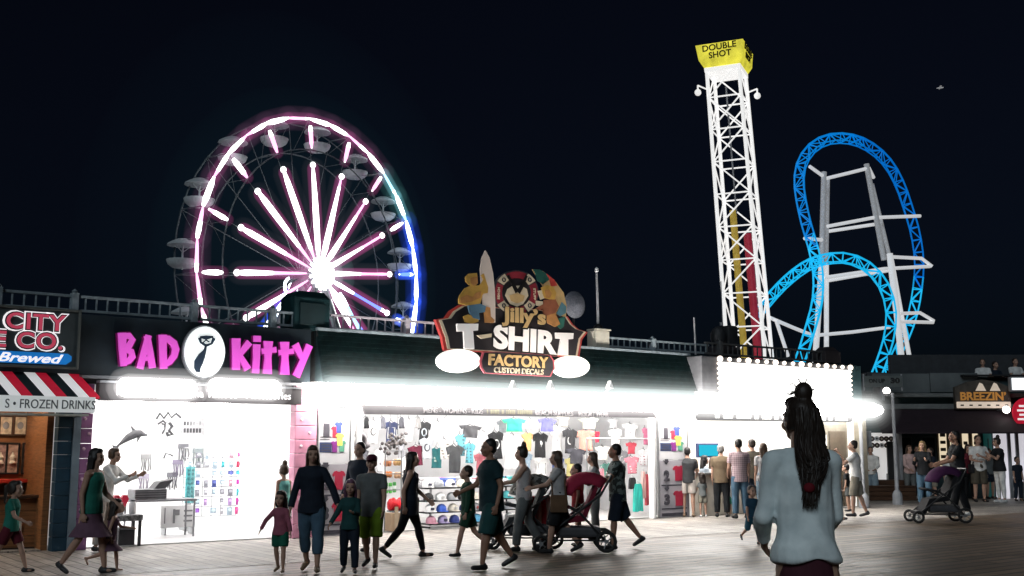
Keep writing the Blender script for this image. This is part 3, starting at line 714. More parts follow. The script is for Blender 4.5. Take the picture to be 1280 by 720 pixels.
# lit canopy
cn = fthing('lit_canopy', 'long white glowing light canopy over the shop fronts', 'canopy', 4.15, 0)
LC = 16.3
pr = [(0, 2.36), (-.6, 2.36), (-.75, 2.42), (-.78, 2.55), (-.75, 2.66), (-.6, 2.72), (0, 2.74)]
mb = MB(); nseg = 24
for i in range(nseg + 1):
    pass
rings = []
for x, sc_ in [(0, 1), (LC - .3, 1), (LC - .12, .92), (LC - .03, .7), (LC, .35)]:
    rings.append([(x, p[0], 2.54 + (p[1] - 2.54) * sc_) if True else None for p in pr])
vs = [v for r_ in rings for v in r_]; n_ = len(pr); fs = []
for i in range(len(rings) - 1):
    for j in range(n_ - 1): fs.append((i * n_ + j, (i + 1) * n_ + j, (i + 1) * n_ + j + 1, i * n_ + j + 1))
fs.append(tuple(range(n_))); fs.append(tuple(range((len(rings) - 1) * n_, len(rings) * n_)))
mb.add(vs, fs).build('diffuser', M_CANOPY, cn, True)
for hr_, hd_ in ((.30, .6), (.36, .26), (.42, .13), (.50, .07), (.60, .035), (.74, .015)): bloom((.3, -.62, 2.55), (LC - .25, -.62, 2.55), hr_, bloom_mat(f'bloom_canopy_{int(hr_ * 100)}', (.97, 1, .98), hd_), cn, 24)  # nested glowing shells paint the bloom along the canopy
for i in range(9):
    MB().tube((.3 + i * 1.77, -.84, 2.6), (1.95 + i * 1.77, -.84, 2.6), .035).build('tube_lamp', M_TUBE, cn)
    MB().bbox(.25 + i * 1.77, .29 + i * 1.77, -.88, -.78, 2.56, 2.64, .008).build('lamp_holder', M_WHITE, cn)
# dark sign strip under the canopy
st = fthing('lettered_sign_strip', 'narrow dark strip reading MENS WOMENS KIDS, BEACH SUPPLIES, RESORT WEAR', 'sign', 5.05, .62)
MB().prism([(-.02, 2.35), (7.2, 2.35), (7.28, 2.22), (.06, 2.16 + .02)], -.02, .03).build('board', pm('strip_grey', (.11, .095, .105), .6, .2, 3), st)
mL1 = pm('strip_letters', (.42, .38, .40), .6, .05)
sA, zA = fp(567, 513.5, .64); txt('lettering', 'MENS - WOMENS - KIDS', .14, mL1, st, (sA - 5.05, -.026, zA), bold=.012, width=1.35, height=.1)
sA, zA = fp(637, 515, .64); mb = MB(); x = -.55
while x < .55:
    wl = random.uniform(.025, .05); mb.box(x, x + wl, -.025, -.021, -.04, .04); x += wl + random.choice((.015, .015, .06))
o = mb.build('faded_lettering', pm('faded_gold', (.28, .25, .15), .6, .3, 20), st, loc=(sA - 5.05, 0, zA))
sA, zA = fp(693, 516.5, .64); txt('lettering', 'BEACH SUPPLIES', .14, mL1, st, (sA - 5.05, -.026, zA), bold=.012, width=.98, height=.1)
sA, zA = fp(742, 518, .64); txt('lettering', 'RESORT WEAR', .14, mL1, st, (sA - 5.05, -.026, zA), bold=.012, width=.82, height=.1)
# side posts
for s_, w_ in ((5.16, .1), (5.34, .05), (12.82, .07)):
    MB().bbox(s_ - w_ / 2, s_ + w_ / 2, -.06, .1, .012, 2.34, .008).build('door_post', M_WHITE, ts)
ceiling_lights(7, 5.3, 13.0, .3, 2.9, 2.44, 't-shirt shop')
railing(11.5, 14.85, 3.78, 4.0, 'grey roof railing right of the T-shirt sign', [13.0], mat=M_RAIL)
# number posters
TEE = [(-.5, .28), (-.36, .46), (-.15, .5), (-.1, .45), (.1, .45), (.15, .5), (.36, .46), (.5, .28), (.4, .18), (.3, .27), (.3, -.5), (-.3, -.5), (-.3, .27), (-.4, .18)]
mPoster = pm('poster_white', (.55, .54, .56), .5, .05); mPosterG = pm('poster_grey', (.36, .34, .37), .5, .06); mInk = pm('poster_ink', (.06, .055, .07), .6)
TEC = {'red': (.5, .03, .06), 'blue': (.06, .09, .4), 'yellow': (.6, .6, .12), 'purple': (.2, .03, .2), 'green': (.1, .3, .2), 'crimson': (.35, .02, .05)}
def poster(s0, s1, label, sec):
    t = fthing('number_poster', label, 'poster', s0, .06)
    w = s1 - s0; cut = 1.3
    MB().bbox(0, w, -.02, .03, .02, cut - .01, .005).build('panel', mPosterG, t); MB().bbox(0, w, -.02, .03, cut, 2.28, .005).build('panel', mPoster, t)
    fr_ = MB()
    for x in (-.025, w): fr_.bbox(x, x + .025, -.03, .03, .015, 2.3, .005)
    fr_.build('frame', M_STEEL, t)
    for z, n_ in ((1.9, '1'), (.95, '2'), (.42, '3')): txt('number', n_, .3, mInk, t, (.17 * w / .7, -.026, z), bold=.05, width=.12 if n_ == '1' else .17, height=.24)
    for x, z, c, k in ((.44, 1.95, 'blue', .2), (.36, 1.87, 'red', .2), (.47, 1.73, 'yellow', .22), (.36, 1.6, 'purple', .2), (.52, 1.61, 'green', .2)):
        MB().prism([(x * w / .7 + a * k * w / .7 * .9, z + b * k) for a, b in TEE], -.028 - k * .02 - x * .004, -.021).build('shirt_picture', pm('poster_' + c, TEC[c], .5, .1), t)
    for x, z, c in ((.47, 1.0, 'crimson'), (.47, .44, 'crimson')): MB().prism([(x * w / .7 + a * .3 * w / .7, z + b * .34) for a, b in TEE], -.03, -.021).build('shirt_picture', pm('poster_' + c, TEC[c], .5, .1), t)
    MB().bbox(.04 * w, .42 * w, -.026, -.021, 1.5, 1.68, .002).build('notice', M_NAVY, t)
    b_ = MB()
    for i in range(3): b_.box((.08 + .03 * (i % 2)) * w, (.38 - .03 * (i % 2)) * w, -.029, -.027, 1.53 + i * .05, 1.55 + i * .05)
    for i in range(2): b_.box(.05 * w, (.35 + .05 * i) * w, -.024, -.021, 1.72 + i * .045, 1.735 + i * .045)
    for z in (.72, .2): b_.box(.06 * w, .94 * w, -.024, -.021, z, z + .03)
    b_.build('small_print', mInk, t)
    for z in (1.28, .68): MB().prism([(.24 * w - .05, z + .04), (.24 * w + .05, z + .04), (.24 * w + .05, z), (.24 * w + .08, z), (.24 * w, z - .08), (.24 * w - .08, z), (.24 * w - .05, z)], -.034, -.021).build('arrow', mInk, t)
    MB().box(.06 * w, .94 * w, -.024, -.021, .05, .12).build('footer', mInk, t)
poster(4.47, 5.1, 'white poster of shirts numbered 1 2 3 beside the pink pillar', 0)
poster(12.95, 13.85, 'grey poster of shirts numbered 1 2 3 at the right end of the t-shirt shop', 1)
# ---- the big roof sign, floodlighting partly put in as emission; traced outlines at o = .55
SO = .55
def z8(L, o=SO): return [fp(500 + a / 3.6, 300 + b / 3.6, o) for a, b in L]
def shrink(P, k, cx=None):
    cx = sum(p[0] for p in P) / len(P); cz = sum(p[1] for p in P) / len(P); return [(cx + (p[0] - cx) * k, cz + (p[1] - cz) * k) for p in P]
js = fthing('roof_sign', 'big cut-out t-shirt roof sign with a surfer and a parasol lady', 'sign', 0, SO)
outl = [(160, 358), (205, 350), (228, 318), (270, 292), (340, 285), (420, 300), (480, 310), (620, 310), (700, 325), (755, 345), (778, 380), (805, 402), (845, 415), (820, 448), (806, 530), (700, 522), (640, 525), (400, 505), (200, 495), (190, 440)]
mSR = pm('sign_red', (.35, .04, .04), .5, .2, emis=(1, .12, .08), es=.12); mSC = pm('sign_cream', (.6, .5, .36), .5, .15, emis=(1, .85, .6), es=.1); mSD = pm('sign_dark', (.035, .03, .035), .5, .4, 3)
mTan = pm('sign_tan', (.5, .33, .14), .5, .2, emis=(1, .7, .35), es=.10); mFig = pm('figure_tan', (.42, .2, .07), .5, .4, 6, emis=(1, .45, .15), es=.06); mFigY = pm('figure_yellow', (.55, .32, .07), .5, .25, 6, emis=(1, .6, .15), es=.06)
MB().prism(z8(outl), 0, .08).build('backing', mSR, js)
MB().prism(shrink(z8(outl), .965), -.012, -.001).build('border', mSC, js)
MB().prism(shrink(z8(outl), .93), -.024, -.013).build('face', mSD, js)
mb = MB(); 
for x in (7.6, 9.0, 10.3): mb.tube((x, .02, 3.2), (x, .5, 3.2), .03); mb.tube((x, .06, 3.9), (x, .62, 3.72), .03)
mb.build('support', M_BLACK, js)
mBig = pm('sign_white_letter', (.78, .74, .72), .5, .08, emis=(1, .95, .92), es=.26); 
def poly(P, y0, y1, name, m, par=js): return MB().prism(z8(P), y0, y1).build(name, m, par)
poly([(248, 378), (344, 378), (342, 408), (320, 410), (326, 492), (282, 490), (278, 412), (250, 412)], -.07, -.026, 'letter', mBig)
poly([(340, 430), (405, 422), (404, 438), (360, 446)], -.06, -.026, 'hyphen', mSC)
def word(s, px, py, w, h, m, y, bold=.03, name='letters', sx=1, par=js, tilt=0., edge=True):
    (a, z) = fp(500 + px / 3.6, 300 + py / 3.6, SO); (a0, _) = fp(500 + (px - w / 2) / 3.6, 300 + py / 3.6, SO); (a1, _) = fp(500 + (px + w / 2) / 3.6, 300 + py / 3.6, SO); (_, zt) = fp(500 + px / 3.6, 300 + (py - h / 2) / 3.6, SO); (_, zb) = fp(500 + px / 3.6, 300 + (py + h / 2) / 3.6, SO)
    if edge: txt('letter_edge', s, .5, M_BLACK, par, ((a0 + a1) / 2 + .012, y + .012, z - .012), bold=bold + .03, width=a1 - a0 + .05, height=zt - zb + .04, ext=.008, tilt=tilt)
    return txt(name, s, .5, m, par, ((a0 + a1) / 2, y, z), bold=bold, width=a1 - a0, height=zt - zb, ext=.012, tilt=tilt)
word('SHIR', 556, 450, 285, 108, mBig, -.05, bold=.045, tilt=-.03)
poly([(692, 418), (772, 420), (770, 446), (748, 448), (748, 520), (704, 516), (716, 446), (694, 444)], -.07, -.026, 'letter', mBig)
word('Jilly’s', 545, 352, 196, 88, mTan, -.09, bold=.035)
# plaque
plq = [(352, 545), (365, 505), (420, 503), (520, 508), (620, 514), (672, 520), (688, 545), (690, 580), (672, 616), (560, 610), (440, 604), (372, 600), (356, 575)]
MB().prism(z8(plq), -.05, -.03).build('plaque_border', pm('plaque_pink', (.45, .08, .1), .5, .1, emis=(1, .25, .3), es=.12), js)
MB().prism(shrink(z8(plq), .95), -.062, -.051).build('plaque', mSD, js)
word('FACTORY', 522, 546, 268, 52, mTan, -.08, bold=.035); word('CUSTOM DECALS', 525, 590, 222, 24, mSC, -.07, bold=.02, edge=False)
for cx, cy, rx, ry, lab in ((262, 544, 97, 53, 'left'), (768, 570, 82, 49, 'right')):
    P = z8([(cx + rx * math.cos(2 * PI * i / 30), cy + ry * math.sin(2 * PI * i / 30)) for i in range(30)])
    MB().prism(P, -.03, .05).build('oval_lamp', pm('oval_lamp_white', (.8, .8, .76), .5, .04, emis=(1, .98, .92), es=.75), js)
# round badge
def circ(cx, cy, r, a0=0, a1=360, n=30): return [(cx + r * math.cos(R(a0 + (a1 - a0) * i / n)), cy - r * math.sin(R(a0 + (a1 - a0) * i / n))) for i in range(n + 1)][:n + (0 if a1 - a0 == 360 else 1)]
BX, BY = 520, 238
mb = MB(); mb.prism(z8(circ(BX, BY, 102)), -.02, .06); mb.build('badge', pm('badge_grey', (.10, .09, .10), .5, .3), js)
def ringseg(a0, a1, r0, r1, y, m, name):
    P = circ(BX, BY, r1, a0, a1, 8) + circ(BX, BY, r0, a0, a1, 8)[::-1]; MB().prism(z8(P), y, -.021).build(name, m, js)
for a0, a1 in ((62, 118), (152, 212), (-32, 28), (-118, -62)): ringseg(a0, a1, 66, 96, -.032, pm('badge_red', (.28, .03, .05), .5, .2, emis=(1, .1, .12), es=.03), 'badge_band')
for a in (45, 135, 225, 315):
    ringseg(a - 13, a + 13, 66, 100, -.036, mSC, 'badge_block')
    c_ = z8([(BX + 82 * math.cos(R(a)), BY - 82 * math.sin(R(a)))])[0]; txt('badge_letter', 'O', .12, mInk, js, (c_[0], -.04, c_[1]), bold=.03, tilt=R(a - 90))
mb = MB(); mb.prism(z8(circ(BX, BY, 62)), -.03, -.0215); mb.build('badge_centre', mSD, js)
poly([(468, 250), (478, 222), (500, 208), (540, 206), (566, 222), (572, 252), (548, 290), (522, 300), (490, 288)], -.042, -.031, 'badge_dome', mSC)
poly([(486, 250), (520, 240), (555, 252), (548, 276), (520, 286), (492, 274)], -.05, -.043, 'badge_gem', mTan)
mb = MB(); mb.ribbon(z8([(478, 160), (500, 200), (520, 236)]), [.05, .07, .1], -.064, -.051); mb.ribbon(z8([(562, 162), (546, 200), (524, 236)]), [.05, .07, .1], -.0665, -.051); mb.build('badge_bars', M_BLACK, js)
for s_, a, f_ in (('BEACH', 182, 1), ('STUFF', -4, -1)):
    c_ = z8([(BX + 81 * math.cos(R(a)), BY - 81 * math.sin(R(a)))])[0]; txt('badge_letters', s_, .1, mSC, js, (c_[0], -.036, c_[1]), bold=.02, width=.24, height=.055, tilt=R(88 * f_))
# surfer with board
poly([(380, 48), (398, 80), (414, 150), (422, 230), (424, 300), (424, 372), (402, 374), (392, 340), (370, 290), (362, 200), (358, 130), (366, 80)], -.04, .0, 'surfboard', pm('board_cream', (.62, .52, .46), .4, .1, emis=(1, .85, .75), es=.12))
poly([(286, 168), (300, 154), (336, 150), (340, 172), (338, 200), (322, 212), (300, 202), (288, 190)], -.075, -.041, 'surfer_head', mFigY)
poly([(306, 172), (338, 166), (340, 198), (322, 208), (308, 196)], -.083, -.076, 'surfer_face', mFig)
poly([(262, 250), (285, 218), (310, 208), (352, 205), (368, 180), (358, 160), (368, 152), (388, 215), (386, 240), (366, 244), (362, 250), (352, 290), (300, 296), (258, 288), (256, 270)], -.07, -.03, 'surfer_torso', mFigY)
poly([(262, 262), (290, 248), (318, 258), (330, 240), (356, 232), (352, 262), (310, 280), (262, 286)], -.078, -.0705, 'surfer_arm', mFig)
poly([(298, 296), (352, 288), (378, 300), (372, 326), (346, 330), (350, 360), (320, 352), (304, 326)], -.072, -.03, 'surfer_shorts', pm('surf_shorts', (.13, .26, .38), .5, .2))
poly([(370, 298), (398, 306), (400, 345), (418, 362), (412, 374), (376, 372), (372, 326)], -.066, -.03, 'surfer_leg', mFig)
poly([(278, 345), (300, 336), (345, 352), (346, 368), (318, 378), (286, 370)], -.062, -.03, 'surfer_foot', mFigY)
# parasol lady
par_c = [(596, 132), (640, 140), (690, 178), (734, 238), (748, 300), (742, 360), (726, 400), (706, 385), (690, 310), (660, 230), (620, 170)]
poly(par_c, -.02, .03, 'parasol', mTan)
poly([(596, 132), (626, 134), (652, 150), (668, 178), (640, 200), (616, 186)], -.03, -.021, 'parasol_panel', pm('parasol_green', (.04, .16, .13), .5, .2))
poly([(655, 152), (690, 180), (704, 206), (676, 210), (668, 178)], -.035, -.021, 'parasol_panel', mSR)
poly([(724, 280), (744, 300), (742, 330), (716, 344), (700, 330)], -.035, -.021, 'parasol_panel', pm('parasol_blue', (.12, .26, .32), .5, .2))
poly([(706, 355), (738, 345), (732, 390), (718, 402), (700, 385)], -.04, -.021, 'parasol_panel', pm('parasol_green', (.04, .16, .13), .5, .2))
poly([(628, 215), (652, 204), (680, 212), (694, 240), (686, 270), (664, 268), (640, 262), (632, 240)], -.075, -.041, 'lady_hair', mFigY)
poly([(640, 228), (660, 224), (672, 244), (664, 262), (646, 262)], -.083, -.076, 'lady_face', mFig)
poly([(640, 270), (690, 268), (706, 300), (690, 330), (640, 345), (634, 310), (600, 322), (604, 308), (636, 290)], -.07, -.041, 'lady_body', pm('lady_brown', (.25, .09, .05), .5, .3, 6, emis=(1, .3, .15), es=.04))
poly([(640, 345), (690, 330), (712, 380), (690, 392), (650, 372)], -.066, -.041, 'lady_legs', mFig)
poly([(612, 230), (640, 226), (646, 262), (625, 270)], -.06, -.041, 'lady_bag', mSC); poly([(604, 274), (634, 278), (636, 300), (606, 296)], -.06, -.041, 'lady_towel', mSC)
# fixtures washing the sign
for px, lab in ((641, 'left'), (688, 'middle'), (762, 'right')):
    s_, z_ = fp(px, 482, .8); t = fthing('sign_spotlight', f'small white spotlight aimed up at the roof sign, {lab} of the three', 'spotlight', s_, .8, z_)
    MB().prism([(-.07, -.06), (.07, -.06), (.0, .1)], -.05, .05).build('hood', pm('fixture_white', (.8, .8, .78), .5, .05, emis=(1, 1, 1), es=.4), t)
    MB().tube((0, 0, -.05), (0, .12, -.12), .015).build('bracket', M_STEEL, t)
# roof top odds: cream box with mast, dish, dark speaker
s_, z_ = fp(748, 428, -.2)
t = fthing('roof_cabinet', 'cream cabinet on the roof at the foot of the thin mast', 'cabinet', s_, -.2, 3.72)
MB().bbox(-.2, .2, -.15, .15, 0, .42, .02).build('casing', M_CREAM, t); MB().bbox(-.24, -.2, -.1, .1, .05, .4, .008).bbox(-.2, .24, -.17, .17, .42, .46, .01).build('cover', M_CREAM, t)
t = fthing('mast', 'thin pale mast rising from the roof cabinet', 'mast', s_, -.2, 4.18)
MB().tube((0, 0, 0), (-.03, 0, 1.28), .03, .024).build('pole', pm('mast_grey', (.45, .45, .47), .5), t); MB().lathe([(.02, 1.28), (.045, 1.3), (.045, 1.36), (.0, 1.4)], (-.03, 0, 0), 8).build('cap', M_WHITE, t); MB().lathe([(.12, 0), (.1, .06), (.03, .12)], n=10).build('base', M_BLACK, t)
s_, z_ = fp(718, 381, -.3)
t = fthing('satellite_dish', 'grey mesh dish behind the parasol lady on the roof sign', 'dish', s_, -.3, z_)
mb = MB(); mb.lathe([(.0, .1), (.12, .085), (.22, .04), (.29, 0), (.3, 0), (.3, .012), (.2, .07), (.0, .13)], n=20)
mb.v = [(x, -z * 1.0, y) for x, y, z in mb.v]; mb.build('reflector', pm('dish_grey', (.13, .14, .17), .6, .4, 30), t); MB().tube((0, 0, -.1), (0, .1, 3.72 - z_), .025).build('post', M_BLACK, t)
s_, z_ = fp(905, 413, -.2)
t = fthing('horn_speaker', 'round backed dark loudspeaker on the roof corner', 'speaker', s_, -.2, 4.0)
mb = MB(); mb.bbox(-.05, .28, -.22, .22, 0, .52, .07).ball((-.2, 0, .24), .2, .2, .26).build('cabinet', pm('speaker_black', (.02, .022, .026), .6, .4), t, True); MB().bbox(-.35, .35, -.2, .2, -.28, 0, .02).build('stand', M_DKGREY, t); MB().tube((-.1, 0, .52), (-.1, 0, .6), .03).build('bracket', M_GREY, t)
s_, z_ = fp(869, 425, -.1)
t = fthing('mast', 'short pale mast on the roof railing left of the dark speaker', 'mast', s_, -.1, 3.74); MB().tube((0, 0, 0), (-.02, 0, .9), .022).build('pole', MATS['mast_grey'], t)
s_, z_ = fp(904, 410, -1.5)
t = fthing('mast', 'thin dark whip aerial behind the dark speaker', 'aerial', s_, -1.5, 3.7); MB().tube((0, 0, 0), (-.04, 0, 2.2), .012).build('pole', M_GREY, t)

# ================================================================== corner food stand with the white billboard
cb = fthing('food_stand', 'corner food stand under the white light board', 'shop', 0)
K0, K1 = 14.1, 20.6
shop_shell(cb, K0, K1, 0, pm('stand_wall_lit', (.7, .69, .66), .5, .12, 2, emis=(1, .96, .9), es=.55), pm('stand_floor', (.3, .29, .28), .5), depth=4.2)  # stand's inside light partly put into its walls as emission
MB().box(K0 + .004, K1, -.02, .018, 2.74, 3.74).build('fascia', M_TEAL, cb)
MB().bbox(K0 + .2, 18.2, -.12, .3, .012, .95, .02).build('counter', pm('counter_cream', (.5, .46, .4), .5, .2), cb); MB().bbox(K0 + .15, 18.25, -.2, .35, .95, 1.0, .01).build('counter_top', M_STEEL, cb)
MB().bbox(18.6, 18.85, -.1, .14, .012, 2.6, .01).build('pillar', pm('stone_grey', (.18, .165, .13), .7, .3), cb)
MB().bbox(20.4, 20.62, -.1, .14, .012, 2.6, .01).build('pillar', MATS['stone_grey'], cb)
MB().bbox(18.85, 20.4, .35, .45, .012, 2.5, .01).build('side_panel', pm('stone_grey', (.18, .165, .13), .7, .3), cb)
MB().bbox(19.6, 20.3, .33, .349, .02, 2.0, .004).build('door', pm('door_brown', (.09, .07, .05), .6), cb)
t = fthing('wall_notice', 'small white framed red notice beside the stand door', 'notice', 19.28, -.34, 1.75)
MB().bbox(-.2, .2, -.02, 0, -.15, .15, .006).build('frame', M_WHITE, t); MB().bbox(-.14, .14, -.028, -.019, -.09, .09, .004).build('panel', pm('notice_red', (.4, .03, .03), .5, .3, 20, emis=(1, .1, .08), es=.15), t)
t = fthing('price_screen', 'cyan lit price screen over the counter beside the poster', 'screen', *([0] * 0 or [fp(884, 563, -.3)[0]]), -.3, fp(884, 563, -.3)[1])
MB().bbox(-.36, .36, -.04, .04, -.17, .17, .015).build('bezel', M_NAVY, t); MB().bbox(-.32, .32, -.048, -.039, -.13, .13, .004).build('display', em('screen_cyan', (.03, .55, .75), 1.0), t)
s_, z_ = fp(890, 543, -1.2); t = fthing('wall_notice', 'pale green price card on the back wall of the stand', 'notice', s_, -1.5, z_); MB().bbox(-.3, .3, -.02, 0, -.12, .12, .005).build('card', pm('card_green', (.35, .55, .45), .6, .3, 9), t)
for i, (px, w_, h_) in enumerate(((1022, .5, .9), (1005, .3, .5))):
    s_, z_ = fp(px, 545, -.9); t = fthing('menu_board', ['blue grey picture menu at the dark end of the counter', 'small teal picture menu beside the larger one'][i], 'menu', s_, -.9, z_); MB().bbox(-w_ / 2, w_ / 2, -.03, .0, -h_ / 2, h_ / 2, .01).build('board', pm(f'menu_{i}', ((.12, .2, .25), (.05, .3, .3))[i], .5, .8, 11), t); MB().bbox(-w_ / 2 - .03, w_ / 2 + .03, 0.001, .03, -h_ / 2 - .03, h_ / 2 + .03, .006).build('frame', M_STEEL, t)
# sign strip
st2 = fthing('lettered_sign_strip', 'dark rounded sign strip hanging under the white light board', 'sign', 14.1, .55)
a0, _ = fp(870, 518, .55); a1, _ = fp(1064, 520, .55); za = fp(870, 519, .55)[1]
P = [(a0 - 14.1 + .1, za - .115), (a0 - 14.1, za), (a0 - 14.1 + .1, za + .1), (a1 - 14.1 - .25, za + .16), (a1 - 14.1 + .05, za + .02), (a1 - 14.1, za - .06), (a1 - 14.1 - .1, za - .09)]
MB().prism(P, -.02, .06).build('board', M_DKGREY, st2)
mb = MB(); x = a0 - 14.1 + .6; k = 0
while x < a1 - 14.4:
    wl = random.choice((.14, .32, .5)); MB().bbox(x, min(x + wl, a1 - 14.3), -.03, -.021, za - .06, za + .085, .003).build('white_panel', MATS.get('strip_panel_white') or pm('strip_panel_white', (.65, .65, .63), .5, .3, 9, emis=(1, 1, 1), es=.25), st2); x += wl + .13
pm('strip_panel_white', (.65, .65, .63), .5, .3, 9, emis=(1, 1, 1), es=.25)
# billboard
bb = fthing('light_board', 'big white lit billboard edged with small bulbs', 'billboard', 0, .5)
b0, bz1 = fp(897, 452, .5); b1, _ = fp(1060, 460, .5); bz0 = 2.72; bz1 = 3.55
MB().bbox(b0 - .55, b1 + .06, -.02, .48, bz0 - .02, bz1 + .12, .02).build('case', pm('billboard_case', (.14, .14, .15), .6, .25), bb)
MB().bbox(b0, b1, -.07, -.022, bz0, bz1, .01).build('face', em('billboard_white', (1, .985, .95), 2.2), bb)
for i in range(16): MB().ball((b0 + .02 + (b1 - b0) * i / 15, -.06, bz1 + .07), .05 if i % 3 else .07, None, None, 8, 6).build('bulb', M_BULB, bb)
for i in range(7):
    for x in (b0 - .05, b1 + .03): MB().ball((x, -.06, bz0 + .1 + .115 * i), .03, None, None, 8, 6).build('bulb', M_BULB, bb)
railing(b0 - .1, b1 - .6, 3.74, 4.02, 'dark roof railing on top of the white light board', [b0 + .4], mat=M_RAILDK, o=.2)
t = fthing('roof_box', 'dark boxed roof vent at the right end of the light board', 'roof box', b1 - .35, .1, 3.74); MB().bbox(-.3, .35, -.2, .2, 0, .3, .02).prism([(-.3, .3), (.35, .3), (.1, .42), (-.1, .42)], -.15, .15).build('casing', M_DKGREY, t)
ceiling_lights(5, 14.4, 18.8, .3, 3.6, 2.44, 'corner food stand')
# ------------------------------------------------------------------ goods in the hair wrap shop
mDrk = pm('goods_dark', (.05, .05, .055), .6, .3); mGr = pm('goods_grey', (.2, .2, .21), .6, .3)
s_, z_ = fp(165, 545, -2.0)
t = fthing('toy_dolphin', 'grey dolphin figure hanging in the bright hair wrap shop', 'toy', s_, -2.0, z_)
mb = MB(); pts = [Vector(q) * .62 for q in [(-.42, -.02, -.3), (-.3, 0, -.2), (-.12, 0, -.05), (.08, 0, .06), (.25, 0, .08), (.36, 0, .04), (.45, 0, .03)]]
mb.path(pts, [.014, .03, .065, .08, .062, .03, .016], 10); mb.build('trunk', pm('dolphin_grey', (.055, .055, .06), .6, .4), t, True)
MB().prism([(-.29, -.26), (-.22, -.19), (-.35, -.16)], -.015, .015).build('tail_fluke', MATS['dolphin_grey'], t); MB().prism([(.0, .1), (.06, .105), (-.04, .19)], -.015, .015).build('dorsal_fin', MATS['dolphin_grey'], t); MB().prism([(.09, -.01), (.15, -.01), (.08, -.13)], -.04, -.02).build('flipper', MATS['dolphin_grey'], t)
MB().tube((0, 0, .09), (0, 0, 2.42 - z_), .006).build('cord', mGr, t)
def wire(name, label, cat, px, py, o, strokes, m, w=.03, group=None):
    s_, z_ = fp(px, py, o); t = fthing(name, label, cat, s_, o, z_, group); sc = .0145 * (1 - o * .04)
    mb = MB()
    for st in strokes: mb.path([((a - px) * sc, 0, -(b - py) * sc) for a, b in st], w * .5, 6)
    mb.build('strands', m, t, True); MB().bbox(-.06, .06, -.01, .03, -.04, .04, .004).build('mount', M_WHITE, t)
wire('hair_wrap_braid', 'curly dark braid sample high on the shop wall', 'braid', 211, 522, -4.3, [[(196, 524), (200, 517), (205, 523), (210, 516), (214, 522), (220, 517), (226, 522)], [(198, 530), (204, 526), (208, 529)]], mDrk, .045)
wire('hair_wrap_braid', 'short hooked dark braid sample below the curly one', 'braid', 206, 536, -4.3, [[(202, 530), (206, 531), (206, 536), (203, 542)]], mDrk, .045)
wire('hair_wrap_braid', 'thick looped dark braid sample right of the hooked one', 'braid', 213, 537, -4.3, [[(211, 529), (215, 533), (211, 538), (216, 543), (210, 544), (209, 540)]], mDrk, .07)
wire('hair_wrap_braid', 'U shaped dark braid sample near the top middle of the wall', 'braid', 273, 525, -4.3, [[(268, 522), (271, 528), (277, 528), (279, 521)]], mDrk, .04)
wire('hair_wrap_braid', 'faint broken braid sample hanging below the U shaped one', 'braid', 267, 546, -4.3, [[(266, 536), (267, 542)], [(265, 549), (266, 556)], [(274, 550), (277, 556)]], mGr, .03)
for i_, (px, py, c_, lab) in enumerate([(330, 560, (.3, .28, .3), 'grey tassel card low contrast on the right of the wall'), (318, 535, (.35, .3, .36), 'pale lilac tassel card high on the right of the wall'), (300, 548, (.28, .34, .36), 'pale blue tassel card right of the broken braid'), (345, 532, (.4, .3, .33), 'pale pink tassel card nearest the pink pillar'), (290, 570, (.2, .2, .22), 'dark tassel card just above the wire rack'), (250, 568, (.3, .35, .36), 'pale teal tassel card above the teal card strips'), (232, 562, (.2, .2, .22), 'dark tassel card left of the pale teal one'), (185, 575, (.3, .3, .3), 'grey tassel card under the dolphin'), (182, 600, (.33, .3, .36), 'lilac tassel card over the cash register'), (218, 598, (.16, .16, .18), 'dark tassel card level with the teal card strips'), (345, 590, (.3, .34, .35), 'pale aqua tassel card behind the child in aqua'), (325, 610, (.36, .28, .33), 'dusky pink tassel card right of the wire rack'), (350, 560, (.3, .3, .33), 'slate tassel card beside the pink pillar'), (225, 582, (.25, .22, .3), 'violet tassel card in the middle of the wall')]):
    s_, z_ = fp(px, py, -4.3); t = fthing('tassel_card', lab, 'accessory', s_, -4.44, z_, 'tassel cards on the shop wall'); MB().bbox(-.11, .11, -.02, 0, .02, .12, .005).build('card', pm(f'tassel_card{i_}', c_, .6, .3), t); mb = MB()
    for u in range(5): mb.path([(-.09 + .045 * u, -.03, .02), (-.09 + .045 * u + .02 * math.sin(u * 2.1 + i_), -.04, -.1), (-.09 + .045 * u, -.03, -.2 - .03 * (u % 2))], .014, 5)
    mb.build('tassels', pm(f'tassel{i_}', [v * .6 for v in c_], .6, .4), t)
wire('hair_wrap_braid', 'small arched braid sample on the left half of the wall', 'braid', 210, 569, -4.3, [[(205, 573), (207, 567), (212, 568), (216, 570)]], mDrk, .035)
s_, z_ = fp(241, 533, -4.2); t = fthing('wall_sign', 'small grey printed sign high on the white shop wall', 'sign', s_, -4.2, z_)
MB().bbox(-.24, .24, -.02, 0, -.17, .16, .005).build('panel', pm('sign_pale', (.45, .45, .46), .6, .2, 20), t); mb = MB()
for i in range(6): mb.box(-.2 + .065 * i, -.155 + .065 * i, -.026, -.021, -.13, -.04); mb.box(-.2 + .07 * i, -.16 + .06 * i, -.026, -.021, .02, .1)
mb.build('lettering', mDrk, t)
